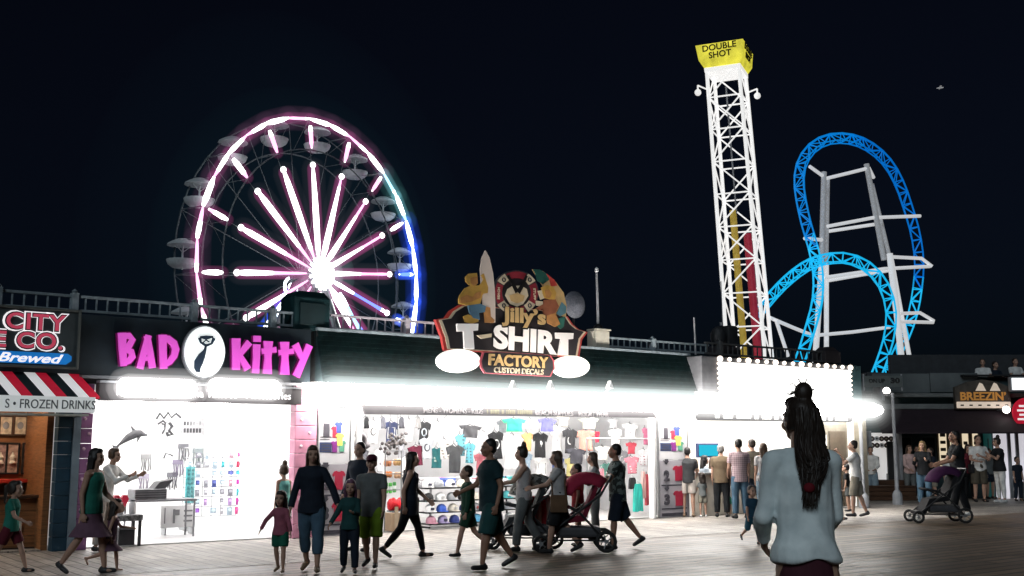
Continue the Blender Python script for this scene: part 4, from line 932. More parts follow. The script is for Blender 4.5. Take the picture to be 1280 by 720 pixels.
# register table
s_, z_ = fp(180, 650, -1.4)
t = fthing('side_table', 'dark little table with thin legs inside the hair wrap shop', 'table', s_, -1.4, .03)
MB().bbox(-.3, .85, -.25, .25, .62, .66, .01).build('table_top', mGr, t)
for x in (-.27, .82):
    for y in (-.2, .2): MB().tube((x, y, 0), (x, y, .62), .018).build('leg', mGr, t)
t = fthing('cash_register', 'grey cash register with raised lid on the little dark table', 'register', s_, -1.4, .69)
MB().bbox(-.25, .32, -.2, .2, .0, .18, .02).build('body', mGr, t); MB().prism([(.1, .18), (.3, .18), (.45, .34), (.2, .3)], -.15, .15).build('lid', mDrk, t)
mb = MB(); 
for i in range(4): mb.bbox(-.24, .3, -.212, -.2, .03 + .04 * i, .05 + .04 * i, .003)
mb.build('key_rows', mDrk, t)
s_, z_ = fp(163, 660, .0)
t = fthing('display_stool', 'low dark stool with patterned top at the shop entrance', 'stool', s_, -.25, .012)
MB().bbox(-.24, .22, -.2, .2, .40, .50, .02).build('seat', pm('stool_pattern', (.25, .25, .26), .6, .9, 22), t)
for x in (-.2, .18):
    for y in (-.16, .16): MB().bbox(x - .022, x + .022, y - .022, y + .022, 0, .4, .005).build('leg', mDrk, t)
t = fthing('storage_box', 'dark box tucked under the patterned stool', 'box', s_, -.25, .012); MB().bbox(-.14, .12, -.13, .13, 0, .26, .015).build('body', mDrk, t); MB().bbox(-.15, .13, -.14, .14, .26, .29, .008).build('lid', mGr, t)
for i, (dx, r_, h_, lab) in enumerate(((-.12, .08, .13, 'white lidded jar on the left of the patterned stool'), (.1, .06, .17, 'slim white jar on the right of the patterned stool'))):
    t = fthing('jar', lab, 'jar', s_ + dx, -.25, .514); MB().lathe([(r_ * .8, 0), (r_, .03), (r_, h_), (r_ * .7, h_ + .03), (.02, h_ + .05)], n=14).build('body', pm('jar_white', (.7, .68, .68), .3, .1), t, True); MB().lathe([(r_ * .75, h_ + .032), (r_ * .8, h_ + .06), (.02, h_ + .075)], n=14).build('lid', mGr, t)
s_, z_ = fp(150, 628, -.6)
t = fthing('heart_balloon', 'red heart balloon behind the patterned stool', 'balloon', s_, -.6, z_)
P = [(0, -.16), (-.08, -.06), (-.13, .05), (-.1, .12), (-.04, .12), (0, .07), (.04, .12), (.1, .12), (.13, .05), (.08, -.06)]
MB().prism(P, -.05, .05).build('heart', pm('balloon_red', (.5, .02, .05), .3, .1), t); MB().tube((0, 0, -.16), (.02, 0, .03 - z_), .006).build('stick', M_WHITE, t)
# hair accessory stands
for i, (px, c, lab) in enumerate([(235, (.1, .42, .45), 'tall teal card strip of hair ties, left of the pair'), (240, (.2, .5, .52), 'tall pale teal card strip of hair ties, right of the pair')]):
    s_, z_ = fp(px, 606, -2.4); t = fthing('card_strip', lab, 'display card', s_, -2.4, z_); MB().bbox(-.05, .05, -.02, .02, -.34, .34, .01).build('card', pm(f'card_teal{i}', c, .5, .5, 12), t)
    mb = MB()
    for q in range(8): mb.ball((0, -.03, -.28 + .08 * q), .028, .014, .028, 8, 6)
    mb.build('hair_ties', pm(f'ties{i}', [v * .5 for v in c], .4), t); MB().tube((0, .03, -.34), (0, .05, .03 - z_), .012).build('stand', M_STEEL, t)
s_, z_ = fp(276, 615, -2.6)
t = fthing('wire_rack', 'white wire display rack full of hair accessories', 'rack', s_, -2.6, .03)
mb = MB()
for i in range(9): mb.tube((-.75 + .19 * i, 0, .25), (-.75 + .19 * i, 0, 1.55), .008, n=5)
for i in range(8): mb.tube((-.75, .012, .25 + .185 * i), (.77, .012, .25 + .185 * i), .008, n=5)
mb.build('grid', M_STEEL, t)
for x in (-.7, .72): MB().bbox(x - .02, x + .02, -.25, .25, 0, .25, .006).build('foot', M_STEEL, t)
accs = [('pink', (.6, .08, .25)), ('magenta', (.45, .03, .3)), ('purple', (.2, .06, .35)), ('teal', (.05, .35, .4)), ('lilac', (.45, .3, .55)), ('crimson', (.4, .03, .08)), ('grey', (.25, .25, .28)), ('navy', (.05, .07, .25)), ('pale pink', (.6, .35, .42)), ('pale blue', (.4, .5, .58)), ('dove grey', (.45, .45, .48))]
rnd = random.Random(3); rowsn = ['top', 'second', 'third', 'fourth', 'fifth', 'sixth', 'bottom']; colsn = ['first', 'second', 'third', 'fourth', 'fifth', 'sixth', 'seventh', 'eighth', 'ninth']
for r_ in range(7):
    for c_ in range(9):
        if rnd.random() < (.3 if c_ < 5 else .08): continue
        nm, col = accs[rnd.choice((2, 3, 4, 4, 6, 6, 7, 8, 8, 9, 9, 10))] if c_ < 6 else accs[rnd.choice((0, 0, 1, 3, 5, 8))]
        a = fthing('hair_accessory', f'{nm} hair accessory, {colsn[c_]} from the left, {rowsn[r_]} row of the wire rack', 'hair accessory', s_ - .66 + .165 * c_, -2.56, 1.46 - .175 * r_, 'hair accessories on the wire rack')
        w_ = .03 + rnd.random() * .03; mb = MB(); mb.bbox(-w_, w_, -.03, -.01, -.04 - rnd.random() * .08, .03, .008); mb.build('card', pm('acc_' + nm, col, .5, .3), a); MB().ball((0, -.04, -.02), w_ * .7, .02, w_ * .6, 8, 6).build('bow', pm('acc2_' + nm, [min(1, v * 1.6 + .05) for v in col], .5), a)
s_, z_ = fp(222, 655, -1.8); t = fthing('floor_sign', 'pale standing price sign on the shop floor', 'sign', s_, -1.8, .03)
MB().bbox(-.32, .32, -.02, .02, .12, .52, .008).build('panel', M_WHITE, t)
for x in (-.25, .25): MB().bbox(x - .015, x + .015, -.1, .1, 0, .12, .004).build('foot', M_STEEL, t)
mb = MB(); mb.box(-.26, -.24, -.026, -.021, .2, .48); mb.box(-.1, -.06, -.026, -.021, .2, .45); mb.box(-.06, .02, -.026, -.021, .34, .44)
for i in range(3): mb.box(.1, .26, -.026, -.021, .22 + .09 * i, .25 + .09 * i)
mb.build('lettering', mGr, t)
# ------------------------------------------------------------------ goods in the t-shirt shop
TEE2 = [(-.5, .24), (-.40, .40), (-.16, .5), (-.09, .455), (0, .44), (.09, .455), (.16, .5), (.40, .40), (.5, .24), (.385, .16), (.31, .22), (.32, -.1), (.33, -.5), (.1, -.515), (-.1, -.49), (-.33, -.5), (-.32, -.1), (-.31, .22), (-.385, .16)]
TANK = [(-.3, .2), (-.2, .3), (-.19, .5), (-.12, .5), (-.08, .34), (0, .3), (.08, .34), (.12, .5), (.19, .5), (.2, .3), (.3, .2), (.3, -.5), (-.3, -.5)]
def hung_shirt(px, py, wpx, hpx, col, cname, label, o=-2.6, pr=None, tank=False):
    s_, z_ = fp(px, py, o); a, _ = fp(px + wpx / 2, py, o); b_, _ = fp(px - wpx / 2, py, o); w_ = a - b_; _, zt = fp(px, py - hpx / 2, o); _, zb = fp(px, py + hpx / 2, o); h_ = zt - zb
    t = fthing('hanging_t_shirt', label, 't-shirt', s_, o, z_, 't-shirts hung inside the t-shirt shop')
    mb = MB(); P = TANK if tank else TEE2
    rr_ = random.Random(int(px * 7 + py)); ph = rr_.uniform(0, 6); t.rotation_euler[1] = rr_.uniform(-.07, .07); t.rotation_euler[2] = ANG + rr_.uniform(-.22, .22)
    def sheet(fx, nu, nv):                                # a hanging cloth sheet with folds
        vs = []; fs = []
        for i in range(nv + 1):
            for j in range(nu + 1):
                x, z = fx(j / nu, i / nv); fold = (.5 - z) * .035 * math.sin(x * 17 + ph + 3 * z) + .012 * math.sin(9 * z + 5 * x + ph); vs.append((x * w_, -.03 + fold * w_ - .05 * (1 - (2 * x) ** 2) * w_, z * h_))
        for i in range(nv):
            for j in range(nu): a = i * (nu + 1) + j; fs.append((a, a + 1, a + nu + 2, a + nu + 1))
        mb.add(vs, fs)
    hwf = (lambda v: .30 + .025 * (1 - v)) if not tank else (lambda v: .27 + .03 * (1 - v) if v < .72 else .27 - .12 * (v - .72) / .28)
    sheet(lambda u, v: ((2 * u - 1) * hwf(v) * (1 - .45 * max(0, v - .86) / .14), -.5 + (.98 - .08 * (1 - abs(2 * u - 1)) * (v > .95)) * v), 12, 14)
    if not tank:
        for sg in (-1, 1): sheet(lambda u, v: (sg * (.17 + .15 * u + .19 * u * (v * .55 + .45)) if u > 0 else sg * .17, .47 - .1 * u - (1 - v) * (.24 + .02 * u) + .0 * u), 5, 5)
    o_ = mb.build('cloth', cloth('shirt_' + cname, col), t, True); md = o_.modifiers.new('s', 'SOLIDIFY'); md.thickness = .008
    MB().path([(-.2 * w_, .01, .4 * h_), (0, .01, .53 * h_), (.2 * w_, .01, .4 * h_)], .008, 5).path([(0, .01, .53 * h_), (0, .01, .6 * h_), (.02, .04, .63 * h_)], .006, 5).build('hanger', mDrk, t)
    if pr:
        k, pc = pr; m = pm('print_' + k + '_' + cname, pc, .6, .3, 14); mb = MB()
        if k == 'ring': mb.path([(.16 * w_ * math.cos(u * .52), -.04, .02 * h_ + .15 * h_ * math.sin(u * .52)) for u in range(12)], .018, 5, closed=True)
        elif k == 'flower':
            for u in range(6): mb.ball((.1 * w_ * math.cos(u * 1.05), -.036, .05 + .1 * h_ * math.sin(u * 1.05)), .05, .01, .045, 8, 6)
        elif k == 'block': mb.bbox(-.2 * w_, .2 * w_, -.042, -.036, -.05 * h_, .2 * h_, .004); mb.bbox(-.16 * w_, .16 * w_, -.042, -.036, -.2 * h_, -.1 * h_, .004)
        elif k == 'stripes':
            for u in range(5): mb.bbox(-.3 * w_, .3 * w_, -.041, -.0355, (-.42 + .15 * u) * h_, (-.36 + .15 * u) * h_, .003)
        elif k == 'frame': mb.path([(-.22 * w_, -.04, -.3 * h_), (.22 * w_, -.04, -.3 * h_), (.22 * w_, -.04, .2 * h_), (-.22 * w_, -.04, .2 * h_)], .016, 4, closed=True)
        elif k == 'skull': mb.ball((0, -.036, .06 * h_), .15 * w_, .012, .13 * h_, 12, 8); mb.bbox(-.08 * w_, .08 * w_, -.046, -.036, -.14 * h_, -.03 * h_, .004)
        mb.build('print', m, t)
WH = (.72, .72, .72); BK = (.015, .015, .017); OFF = (.6, .58, .55)
for a in [
    (567, 573, 24, 36, (.04, .042, .045), 'charcoal', 'charcoal t-shirt with an orange flower print beside the striped tops', -1.2, ('flower', (.7, .25, .05))),
    (575, 556, 15, 28, (.10, .28, .33), 'aqua', 'aqua and dark striped top above the charcoal flower t-shirt', -1.6, ('stripes', (.015, .02, .03))),
    (586, 566, 14, 26, (.08, .25, .3), 'aqua2', 'aqua and dark striped top, the lower of the two striped ones', -1.4, ('stripes', (.015, .02, .03))),
    (587, 539, 26, 16, (.06, .06, .065), 'slate', 'slate grey wide top hung under the sign strip', -1.6, None),
    (604, 553, 22, 28, WH, 'white', 'white t-shirt with a grey block print left of the black ring t-shirt', -2.0, ('block', (.3, .3, .32))),
    (619, 556, 22, 36, BK, 'black', 'black t-shirt with a white ring print left of the mint top', -1.5, ('ring', (.6, .6, .6))),
    (642, 531, 27, 17, (.03, .5, .22), 'mint', 'bright mint green top hung high under the sign strip', -1.4, None),
    (639, 564, 24, 44, WH, 'white', 'plain long white t-shirt below the mint green top', -1.6, None),
    (658, 552, 17, 24, (.5, .28, .12), 'tan', 'light orange t-shirt right of the long white one', -1.6, None),
    (683, 531, 22, 17, (.12, .12, .5), 'violet', 'violet blue top hung high under the sign strip', -1.4, None),
    (674, 556, 19, 32, BK, 'black', 'black t-shirt with a white skull shaped print', -1.7, ('skull', (.7, .7, .7))),
    (695, 550, 20, 38, WH, 'white', 'long white t-shirt with a faint print between two black ones', -1.7, ('block', (.55, .55, .56))),
    (711, 551, 22, 32, (.03, .03, .033), 'soot', 'black t-shirt with a white ring print left of the salmon one', -1.5, ('ring', (.6, .6, .6))),
    (719, 570, 24, 20, (.05, .05, .06), 'raven', 'raven black t-shirt hung below the black ring one near the salmon shirt', -1.3, None),
    (731, 550, 22, 27, (.55, .25, .2), 'salmon', 'salmon pink t-shirt with a pale block print', -1.6, ('block', (.7, .5, .45))),
    (745, 546, 9, 14, (.5, .03, .06), 'red', 'small red top beside the salmon t-shirt', -1.6, None),
    (752, 566, 20, 18, OFF, 'ivory', 'ivory t-shirt between the red top and the framed print one', -1.6, None),
    (768, 548, 22, 26, WH, 'white', 'white t-shirt with a dark square outline print', -1.6, ('frame', (.03, .03, .03))),
    (788, 560, 15, 15, (.35, .05, .07), 'brick', 'brick red top high at the right end of the shop', -1.2, None),
    (789, 581, 17, 22, (.55, .2, .25), 'rose', 'rose pink striped top below the brick red one', -1.0, ('stripes', (.75, .6, .6))),
    (466, 540, 18, 30, WH, 'white', 'white t-shirt with dark ring print near the left door post', -2.6, ('ring', (.12, .12, .12))),
    (488, 540, 18, 28, (.03, .04, .1), 'midnight', 'midnight blue t-shirt with a pale square outline near the left end', -2.5, ('frame', (.6, .6, .6))),
    (510, 538, 18, 30, WH, 'white', 'white t-shirt with a dark block print above the cap shelves', -2.6, ('block', (.15, .15, .16))),
    (529, 541, 17, 30, (.03, .03, .032), 'onyx', 'black t-shirt with a thin pale ring print above the cap shelves', -2.5, ('ring', (.5, .55, .6))),
    (547, 540, 17, 28, WH, 'white', 'white t-shirt with grey stripes left of the striped tops', -2.6, ('stripes', (.3, .3, .3))),
    (520, 569, 20, 26, (.12, .02, .04), 'wine', 'wine red t-shirt with a pale skull shaped print just above the caps', -2.5, ('skull', (.6, .55, .5))),
    (545, 572, 18, 26, (.03, .14, .15), 'petrol', 'petrol green t-shirt with a pale block print just left of the charcoal one', -2.5, ('block', (.5, .55, .5))),
    (703, 526, 16, 14, (.55, .52, .45), 'sand', 'sand coloured top at the strip between violet and salmon', -1.6, None),
    (735, 529, 24, 14, (.6, .6, .5), 'straw', 'pale straw coloured wide top at the strip above the salmon shirt', -1.6, None),
    (765, 529, 16, 12, (.5, .5, .52), 'silver', 'silver grey top tucked under the strip near the right end', -1.6, None),
    (476, 575, 22, 30, (.5, .5, .52), 'mist', 'mist grey t-shirt with a dark block print beside the sandals display', -2.5, ('block', (.1, .1, .12))),
    (508, 583, 20, 28, WH, 'white', 'white t-shirt with dark stripes hung behind the striding woman', -2.5, ('stripes', (.12, .12, .14))),
    (533, 560, 17, 28, (.45, .47, .5), 'fog', 'fog grey t-shirt with a dark ring print right above the caps', -2.4, ('ring', (.06, .06, .07))),
    (555, 561, 16, 26, OFF, 'ivory', 'ivory t-shirt with dark stripes left of the charcoal one', -2.2, ('stripes', (.2, .17, .15))),
    (600, 580, 20, 28, (.5, .15, .18), 'coral', 'coral t-shirt with a pale block print behind the broad man', -2.3, ('block', (.7, .6, .55))),
    (627, 533, 14, 16, (.2, .21, .23), 'iron', 'iron grey top at the strip left of the mint one', -1.7, None),
    (662, 530, 16, 14, WH, 'white', 'white top at the strip between the mint and violet ones', -1.8, ('block', (.4, .4, .4))),
    (656, 578, 18, 26, (.3, .4, .5), 'denim', 'denim blue t-shirt below the light orange one', -2.0, ('ring', (.7, .7, .7))),
    (676, 584, 18, 26, WH, 'white', 'white t-shirt with a dark square outline below the skull one', -2.0, ('frame', (.08, .08, .09))),
    (695, 582, 18, 24, (.1, .13, .28), 'indigo', 'indigo t-shirt with a pale block print low in the middle', -2.0, ('block', (.5, .5, .5))),
    (712, 584, 16, 24, (.5, .45, .2), 'mustard', 'mustard t-shirt low between the two women', -2.0, None),
    (738, 578, 18, 26, WH, 'white', 'white t-shirt with a dark ring print below the salmon one', -2.0, ('ring', (.1, .1, .12))),
    (757, 590, 18, 24, (.12, .3, .25), 'pine', 'pine green t-shirt below the ivory one near the tall man', -2.0, ('block', (.6, .6, .55))),
    (776, 575, 16, 26, (.3, .3, .32), 'lead', 'lead grey t-shirt with a pale ring print left of the rose one', -2.0, ('ring', (.7, .7, .7))),
    (787, 538, 18, 18, WH, 'white', 'white top at the strip with a dark block print near the right end', -1.6, ('block', (.15, .1, .1))),
    (806, 545, 12, 22, (.4, .12, .2), 'berry', 'berry red top at the far right end of the wall', -1.3, None),
    (804, 572, 12, 22, (.6, .6, .62), 'pearl', 'pearl grey top below the berry red one', -1.2, ('stripes', (.3, .1, .12))),
    (452, 575, 14, 30, (.08, .08, .09), 'jet', 'jet black t-shirt behind the man in the dark jacket', -2.2, None),
    (500, 560, 14, 24, (.25, .25, .27), 'nickel', 'nickel grey t-shirt with a pale skull shaped print left of the caps', -2.3, ('skull', (.7, .7, .7))),
]: hung_shirt(*a[:7], o=a[7], pr=a[8])
for i, (px, c, n_, lab) in enumerate([(455, BK, 'black', 'black'), (476, (.1, .1, .12), 'ash', 'ash grey'), (499, (.05, .05, .06), 'coal', 'coal coloured'), (520, (.2, .2, .2), 'stone', 'stone grey'), (556, (.4, .4, .36), 'oat', 'oat coloured')]):
    hung_shirt(px + 2, 528, 11, 15, c, n_, lab + ' vest top in the row right under the sign strip', o=-1.4, tank=True)
# inflatable ring and bulky dark bag near the left post
s_, z_ = fp(449, 551, -.4); t = fthing('swim_ring', 'dark grey patterned swim ring hanging by the left door post', 'swim ring', s_, -.4, z_)
MB().path([(.17 * math.cos(u * .35), .04 * math.sin(u), .12 * math.sin(u * .35) - .1 * math.cos(u * .35) * .5) for u in range(18)], .055, 8, closed=True).build('ring', pm('ring_grey', (.12, .11, .12), .4, .8, 16), t, True); MB().tube((0, 0, .1), (0, 0, 2.4 - z_), .006).build('cord', mDrk, t)
for px, py, lab, c in ((487, 560, 'bunch of dark sunglasses on the display head left of the sandals', (.07, .06, .06)), (497, 548, 'dark beaded net bag hanging above the sandals', (.1, .09, .09))):
    s_, z_ = fp(px, py, -.5); t = fthing('net_bag', lab, 'bag', s_, -.5, z_); mb = MB(); rr_ = random.Random(px)
    for u in range(26): mb.ball((rr_.uniform(-.2, .2), rr_.uniform(-.06, .06), rr_.uniform(-.11, .11)), .035, None, None, 7, 5)
    mb.build('contents', pm(f'net{px}', c, .5, .5, 20), t); MB().tube((0, 0, .08), (0, 0, 2.44 - z_), .006).build('cord', mDrk, t)
# sandals display: packs
for px, py, w_, h_, c, n_, lab in ((484, 579, .15, .12, (.75, .32, .16), 'peach', 'peach coloured sandals pack, upper left of the display'), (496, 578, .15, .12, (.72, .45, .2), 'apricot', 'apricot sandals pack, upper right of the display'), (485, 593, .16, .12, (.7, .25, .08), 'orange', 'orange sandals pack below the peach one'), (497, 594, .15, .12, (.65, .4, .25), 'buff', 'buff sandals pack below the apricot one'),
                              (483, 610, .07, .2, (.1, .45, .08), 'leaf', 'leaf green foam tube, left of three'), (488, 610, .07, .2, (.12, .5, .1), 'lime', 'lime green foam tube, middle of three'), (493, 609, .07, .2, (.06, .35, .07), 'moss', 'moss green foam tube, right of three'), (494, 631, .29, .24, (.6, .01, .02), 'scarlet', 'scarlet bundle on the tan box by the cap shelves')):
    s_, z_ = fp(px, py, -.2); t = fthing('beach_shoe_pack' if h_ < .2 else ('foam_tube' if h_ < .22 else 'fabric_bundle'), lab, 'goods', s_, -.2, z_)
    if h_ < .2:
        for x in (-.035, .035): MB().prism([(x + .03 * math.cos(u * .52), .06 * math.sin(u * .52)) for u in range(12)], -.05, .03).build('sandal', pm('pack_' + n_, c, .5, .4, 14), t)
        MB().bbox(-w_ / 2, w_ / 2, .031, .04, -h_ / 2, h_ / 2, .003).build('card', M_WHITE, t)
    elif h_ < .22: MB().lathe([(.02, -.1), (.034, -.09), (.034, .09), (.02, .1)], n=10).build('tube', pm('pack_' + n_, c, .5, .2), t, True); MB().tube((0, 0, -.03), (0, 0, .03), .036, n=10).build('label_band', M_WHITE, t)
    else:
        mb = MB()
        for u in range(5): mb.ball((-.1 + .05 * u, -.02 * (u % 2), .02 * math.sin(u * 2)), .06, .09, .12, 10, 7)
        mb.build('cloth', pm('pack_' + n_, c, .6, .3), t, True); MB().bbox(-.14, .14, -.08, .08, -.125, -.1, .005).build('base', mDrk, t)
s_, z_ = fp(490, 655, -.2); t = fthing('cardboard_box', 'tall tan box on the floor below the scarlet bundle', 'box', s_, -.2, .03)
MB().bbox(-.1, .12, -.14, .14, 0, fp(494, 640, -.2)[1] - .04, .01).build('body', pm('kraft', (.36, .25, .16), .8, .15), t); MB().bbox(-.03, .05, -.143, -.139, .05, .45, .001).build('tape', pm('tape', (.45, .35, .25), .4), t)
s_, z_ = fp(489, 583, -.2); t = fthing('display_rack', 'slim metal rack carrying the sandals and foam tubes', 'rack', s_, -.12, .03); 
for x in (-.18, .18): MB().tube((x, 0, 0), (x, 0, 1.5), .014).build('upright', M_STEEL, t)
for z in (.75, 1.05, 1.3, 1.48): MB().bbox(-.18, .18, -.01, .01, z, z + .02, .003).build('crossbar', M_STEEL, t)
# cap shelves
sL, _ = fp(524, 640, -.5); sR, _ = fp(640, 640, -.5)
t = fthing('cap_shelves', 'long black sloping shelf unit filled with caps', 'shelf', sL, -.5, .03)
zs = [fp(560, y, -.35)[1] - .03 for y in (607, 623, 637, 651)]
for i, z in enumerate(zs): MB().bbox(0, sR - sL, -.18 - .05 * i, .16 - .05 * i, z - .055, z - .03, .005).build('shelf_board', M_BLACK, t)
for x in (.02, (sR - sL) / 2, sR - sL - .02):
    MB().tube((x, .14, 0), (x, .2, zs[0] + .15), .02).build('upright', M_BLACK, t); MB().bbox(x - .02, x + .02, -.35, .2, 0, .04, .005).build('foot', M_BLACK, t)
capcol = [('white', (.75, .75, .75)), ('cream', (.6, .56, .48)), ('grey', (.28, .29, .31)), ('black', (.02, .02, .022)), ('navy', (.03, .05, .22)), ('royal blue', (.05, .12, .5)), ('sky blue', (.1, .35, .55)), ('pink', (.5, .25, .32)), ('teal', (.05, .3, .32)), ('lilac', (.35, .3, .5))]
rowpick = [[0, 2, 0, 1, 2, 0, 8, 2], [3, 0, 2, 3, 1, 2, 0, 8], [0, 5, 1, 4, 2, 0, 4, 2], [7, 9, 4, 6, 6, 8, 2, 0]]
ordn = ['first', 'second', 'third', 'fourth', 'fifth', 'sixth', 'seventh', 'eighth']
capmesh = None
for r_ in range(4):
    for c_ in range(8):
        nm, col = capcol[rowpick[r_][c_]]
        o_ = fthing('cap', f'{nm} peaked cap, {ordn[c_]} from the left on the {["top", "second", "third", "bottom"][r_]} cap shelf', 'cap', sL + .14 + c_ * (sR - sL - .2) / 7.6, -.44 + .05 * r_, zs[r_] + .002, 'caps on the shelf unit')
        cm = pm('cap_' + nm.replace(' ', '_'), col, .75, .2, 9)
        mb = MB(); mb.lathe([(.10, 0), (.105, .05), (.09, .1), (.055, .135), (.01, .148)], n=14); mb.build('crown', cm, o_, True)
        P = [(.1 * math.cos(u * .314), -.05 - .14 * math.sin(u * .314)) for u in range(11)]; mb = MB(); mb.prism(P, .0, .014, axis='z'); mb.build('peak', cm, o_)
        if (r_ + c_) % 2 == 0: MB().bbox(-.04, .04, -.118, -.098, .035, .085, .006).build('badge', pm('cap_badge_' + str((r_ * c_) % 3), [(.05, .05, .08), (.5, .5, .5), (.3, .05, .05)][(r_ * c_) % 3], .6), o_)
# garment rails at right: towels/dresses
for i, (px, py, w_, h_, c, lab) in enumerate([(752, 600, .1, .5, (.5, .2, .25), 'dusty pink dress on the rail left of the teal towel'), (797, 622, .28, .62, (.03, .45, .38), 'bright teal towel hanging at the right end of the shop'), (790, 604, .2, .25, BK, 'small black garment above the teal towel'), (804, 606, .1, .6, (.6, .35, .33), 'peach dress on the corner rail'), (808, 612, .09, .7, (.45, .06, .08), 'dark red dress on the corner rail'), (812, 604, .09, .8, (.6, .5, .5), 'pale rose dress on the corner rail'), (816, 610, .08, .8, (.4, .38, .42), 'grey lilac dress beside the right door post')]):
    s_, z_ = fp(px, py, -.5 - .03 * i); t = fthing('hanging_garment', lab, 'garment', s_, -.5 - .03 * i, z_, 'garments on the rails at the right end')
    mb = MB(); n_ = 7; P = [(-w_ * .3, h_ / 2), (w_ * .3, h_ / 2), (w_ * .42, h_ * .3), (w_ * .5, -h_ / 2), (w_ * .17, -h_ / 2 + .02), (-w_ * .17, -h_ / 2 - .01), (-w_ * .5, -h_ / 2), (-w_ * .42, h_ * .3)]
    mb.prism(P, -.04, .02).build('cloth', pm(f'garment_{i}', c, .8, .4, 7, stretch=(6, 1, .6)), t); MB().path([(-w_ * .3, 0, h_ / 2), (0, 0, h_ / 2 + .06), (w_ * .3, 0, h_ / 2)], .008, 5).build('hanger', M_STEEL, t)
s_, z_ = fp(800, 560, -.5); t = fthing('garment_rail', 'steel garment rail at the right end of the t-shirt shop', 'rail', s_, -.62, .03)
MB().tube((-1.5, 0, 1.75), (.6, 0, 1.75), .018).build('bar', M_STEEL, t)
for x in (-1.5, .6): MB().tube((x, 0, 0), (x, 0, 1.75), .018).build('upright', M_STEEL, t)
# folded shirts in wall shelves behind the crowd
t = fthing('folded_goods_table', 'grey display table behind the pushchairs', 'table', 8.6, -1.2, .03)
MB().bbox(-1.2, 1.2, -.35, .35, .72, .77, .01).build('table_top', mGr, t)
for x in (-1.1, 1.1):
    for y in (-.3, .3): MB().tube((x, y, 0), (x, y, .72), .025).build('leg', mGr, t)
fc = [('white', WH), ('blue', (.1, .15, .45)), ('pale grey', (.4, .4, .42)), ('pink', (.5, .2, .25)), ('cream', OFF), ('teal', (.05, .3, .3))]
for i in range(6):
    for j in range(2):
        nm, col = fc[(i + j * 2) % 6]
        t = fthing('folded_shirt_stack', f'{nm} folded shirt stack, {ordn[i]} from the left in the {["front", "back"][j]} row of the table', 'shirts', 7.6 + i * .4, -1.05 - .32 * j, .802, 'folded shirts on the table')
        for k_ in range(3): MB().bbox(-.14, .14, -.11, .11, .055 * k_, .053 + .055 * k_, .015).build('folded_shirt', pm('fold_' + nm.replace(' ', '_'), col, .8, .2), t)
# ------------------------------------------------------------------ ferris wheel
def led(mb, p, q, r, segs=9, bulge=.55):
    """an LED tube of changing thickness: material 0 white, 1 coloured"""
    p = Vector(p); q = Vector(q); pts = []; rs = []; mi = []
    for i in range(segs * 2 + 1):
        t = i / (segs * 2); pts.append(p.lerp(q, t)); ph = (math.sin(t * segs * 1.05 + p.x * 1.7) * .5 + .5); rs.append(r * (1 - bulge + bulge * ph)); mi.append(0 if ph > .2 else 1)
    rs[0] *= .5; rs[-1] *= .6
    return mb.path(pts, rs, 8, True, False, mi)
FA = R(56.5); FR = 12.3; FD = 86.0
fc_ = at(398, 342, FD)
wd = Vector((math.cos(FA), math.sin(FA), 0)); nf = Vector((math.sin(FA), -math.cos(FA), 0))
fw_ = thing('ferris_wheel', 'big ferris wheel outlined in pink and white lights', 'ferris wheel', (fc_.x, fc_.y, 0), FA)   # local x in the wheel plane, -y toward the front
HZ = fc_.z; GAP = 2.2; NS = 16
def wp(r, a, y): return Vector((r * math.cos(a), y, HZ + r * math.sin(a)))
mFr = pm('wheel_steel', (.10, .12, .13), .6, .3)
mCore = em('led_white', (.96, 1, .97), 4, False); mPk2 = em('led_magenta', (1, .42, .74), 2.2, False); mBl = em('led_blue', (.10, .2, 1), 2.6, False); mCoreB = em('led_ice', (.8, .92, 1), 5, False); mCy = em('led_teal', (.35, .75, .95), 2.2, False)
sPk = bloom_mat('bloom_pink', (1, .18, .58), .075); sBl = bloom_mat('bloom_blue', (.04, .12, 1), .55); sPk2 = bloom_mat('bloom_pink_wide', (.7, .3, .6), .013); sBl2 = bloom_mat('bloom_blue_wide', (.03, .1, 1), .06)  # bloom painted round the LED tubes
hzP = bloom_mat('bloom_spoke', (1, .14, .56), .17); hzP2 = bloom_mat('bloom_spoke_wide', (.45, .42, .5), .012); sTe = bloom_mat('bloom_teal', (.25, .7, .8), .25); sTe2 = bloom_mat('bloom_teal_wide', (.15, .5, .5), .03)
A0 = R(7.0)
for y, nm in ((0, 'rim'), (GAP, 'rim')):
    for r_ in (FR, FR * .80):
        MB().path([wp(r_, A0 + 2 * PI * i / 48, y) for i in range(48)], .055, 6, closed=True).build(nm, mFr, fw_, True)
sp = None
